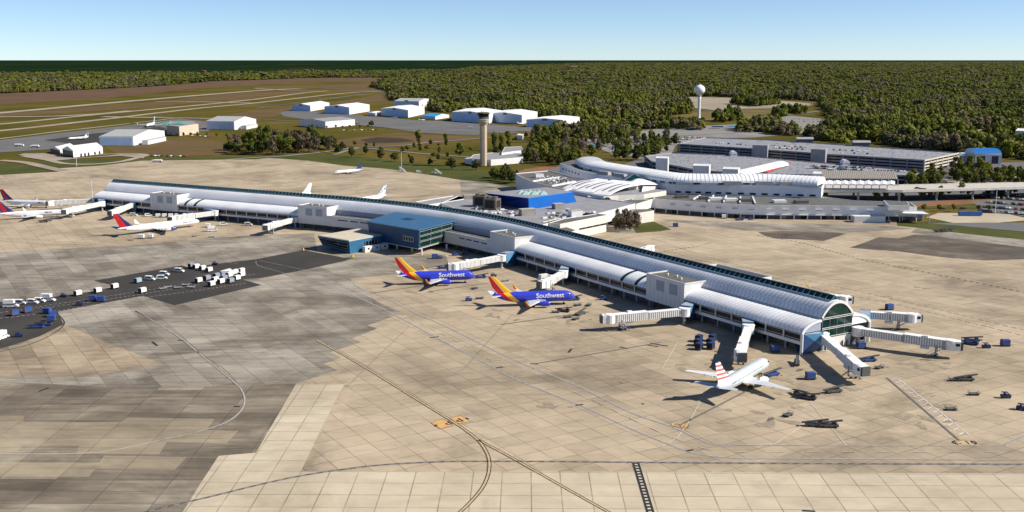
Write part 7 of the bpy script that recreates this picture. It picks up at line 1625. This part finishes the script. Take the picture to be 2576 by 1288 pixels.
# ---------------------------------------------------------------- the woods as one mass
def far_proto(seed, w_, h, z0, n, s, m):
    o = bpy.data.objects.new('wood_tree', crown_mesh('wood_crown', m, w_, h, z0, n, s, seed, random.choice(('round', 'round', 'tall')), 6)); return o
pc = bpy.data.collections.new('wood_kinds'); random.seed(3)
for j in range(7): pc.objects.link(far_proto(300 + j, 15.5, 11.5 + (j % 3) * 2.0, .6, 210, 1.35, M_leafx))
WOODS = [
    [(-200, 241), (0, 235), (272, 223), (400, 216), (560, 203), (640, 201), (820, 195), (970, 195), (1010, 194), (1100, 190), (1100, 178), (600, 184), (300, 187), (-200, 188)],
    [(932, 219), (980, 231), (978, 252), (1030, 256), (1085, 262), (1083, 278), (1110, 283), (1180, 281), (1290, 285), (1352, 296), (1400, 303), (1470, 309), (1560, 303), (1640, 292), (1740, 286), (1738, 268), (1700, 250), (1690, 243), (1800, 243), (1960, 248), (2070, 256), (2060, 262), (2090, 300), (2080, 330), (2200, 352), (2240, 368), (2413, 384), (2440, 398), (2700, 395), (3000, 395), (3000, 153.2), (1500, 158), (1200, 170), (1010, 193)],
    [(2015, 338), (2090, 326), (2240, 366), (2190, 366), (2060, 354)],
    [(1850, 347), (1960, 345), (2010, 340), (2005, 325), (1920, 318), (1860, 322)],
    [(1340, 350), (1460, 345), (1560, 345), (1700, 335), (1770, 330), (1770, 312), (1700, 310), (1600, 312), (1480, 318), (1460, 330), (1370, 335)],
    [(1840, 262), (1880, 258), (1960, 262), (1900, 268)], [(1940, 286), (2010, 280), (2030, 288), (1960, 294)], [(1790, 303), (1850, 297), (1870, 302), (1810, 308)],
    [(2550, 372), (2700, 380), (2700, 440), (2600, 420), (2530, 380)]]
WP = [PP(w_) for w_ in WOODS]
HOLES = [PP(h_) for h_ in ([(2300, 358), (2560, 368), (2560, 340), (2300, 340)], [(1960, 330), (2085, 330), (2090, 292), (1980, 285)], [(2150, 262), (2230, 260), (2290, 265), (2210, 270)], [(2330, 296), (2390, 292), (2420, 300), (2360, 306)], [(2080, 312), (2140, 306), (2160, 316), (2100, 322)], [(1500, 262), (1560, 258), (1610, 264), (1540, 269)], [(2420, 330), (2500, 322), (2540, 334), (2460, 340)])]
cam_half = math.tan(R(27.5))
pts, scl, rots = [], [], []
random.seed(17)
zz = 1150.0
while zz < 46000:
    sp = max(11.5, zz / 230.0); wd = zz * cam_half * 2 / 1.0; n = int(wd / sp)
    for i in range(n + 1):
        x = -wd / 2 + wd * (i + random.uniform(-.45, .45)) / n; y = zz + random.uniform(-.45, .45) * sp
        q = (x, y); ok = False
        for pl in WP:
            if inside(q, pl): ok = True; break
        if ok and zz < 4500 and any(inside(q, h_) for h_ in HOLES): ok = False
        if not ok: continue
        v = noise.noise((x * .0035, y * .0035, 3.3))
        v2 = noise.noise((x * .016, y * .016, 9.1)); v3 = noise.noise((x * .0011, y * .0011, 5.7))
        if (v < -.40 or v2 < -.36) and zz < 9000: continue
        k = sp / 11.5 * random.choice((.7, .85, 1.0, 1.15, 1.45)) * random.uniform(.9, 1.1); pts.append((x, y, -.6)); hgt = random.uniform(.65, 1.3) * (1 + .55 * v + .35 * v2 + .3 * v3)
        if sp > 20: hgt *= random.uniform(.75, 1.25)
        scl.append((k, k, hgt)); rots.append(random.uniform(0, 6.28))
    zz += sp * (.87 if zz < 4000 else 1.05)
print('WOOD', len(pts), 'individual trees', NT[0], 'cars', NCAR[0])
me = bpy.data.meshes.new('woodland'); me.from_pydata(pts, [], [])
at = me.attributes.new('tree_scale', 'FLOAT_VECTOR', 'POINT'); at.data.foreach_set('vector', [c for s in scl for c in s])
at = me.attributes.new('tree_turn', 'FLOAT', 'POINT'); at.data.foreach_set('value', rots)
wo = bpy.data.objects.new('woodland', me); COL.objects.link(wo); tag(wo, 'vast mixed green and brown forest stretching behind the airport to the horizon', 'forest', None, 'stuff')
ng = bpy.data.node_groups.new('woodland_scatter', 'GeometryNodeTree')
ng.interface.new_socket('Geometry', in_out='INPUT', socket_type='NodeSocketGeometry'); ng.interface.new_socket('Geometry', in_out='OUTPUT', socket_type='NodeSocketGeometry')
gi, go = ng.nodes.new('NodeGroupInput'), ng.nodes.new('NodeGroupOutput')
ci = ng.nodes.new('GeometryNodeCollectionInfo'); ci.inputs['Collection'].default_value = pc; ci.inputs['Separate Children'].default_value = True; ci.inputs['Reset Children'].default_value = True
ip = ng.nodes.new('GeometryNodeInstanceOnPoints'); ip.inputs['Pick Instance'].default_value = True
na = ng.nodes.new('GeometryNodeInputNamedAttribute'); na.data_type = 'FLOAT_VECTOR'; na.inputs['Name'].default_value = 'tree_scale'
nb_ = ng.nodes.new('GeometryNodeInputNamedAttribute'); nb_.data_type = 'FLOAT'; nb_.inputs['Name'].default_value = 'tree_turn'
cx_ = ng.nodes.new('ShaderNodeCombineXYZ'); ng.links.new(nb_.outputs[0], cx_.inputs[2])
rv = ng.nodes.new('FunctionNodeRandomValue'); rv.data_type = 'INT'
for s_ in rv.inputs:
    if s_.type == 'INT' and s_.name == 'Min': s_.default_value = 0
    if s_.type == 'INT' and s_.name == 'Max': s_.default_value = 6
ng.links.new(gi.outputs[0], ip.inputs['Points']); ng.links.new(ci.outputs[0], ip.inputs['Instance'])
ng.links.new(na.outputs[0], ip.inputs['Scale']); ng.links.new(cx_.outputs[0], ip.inputs['Rotation'])
iout = [o for o in rv.outputs if o.type == 'INT'][0]; ng.links.new(iout, ip.inputs['Instance Index']); ng.links.new(ip.outputs[0], go.inputs[0])
md = wo.modifiers.new('scatter', 'NODES'); md.node_group = ng
# forest floor under the woods
for i, w_ in enumerate(WOODS[:2]): sheet('forest_floor', PP(w_), -.40 + i * .01, M_wood)
for o in COL.objects:
    if '_o' in o: del o['_o']
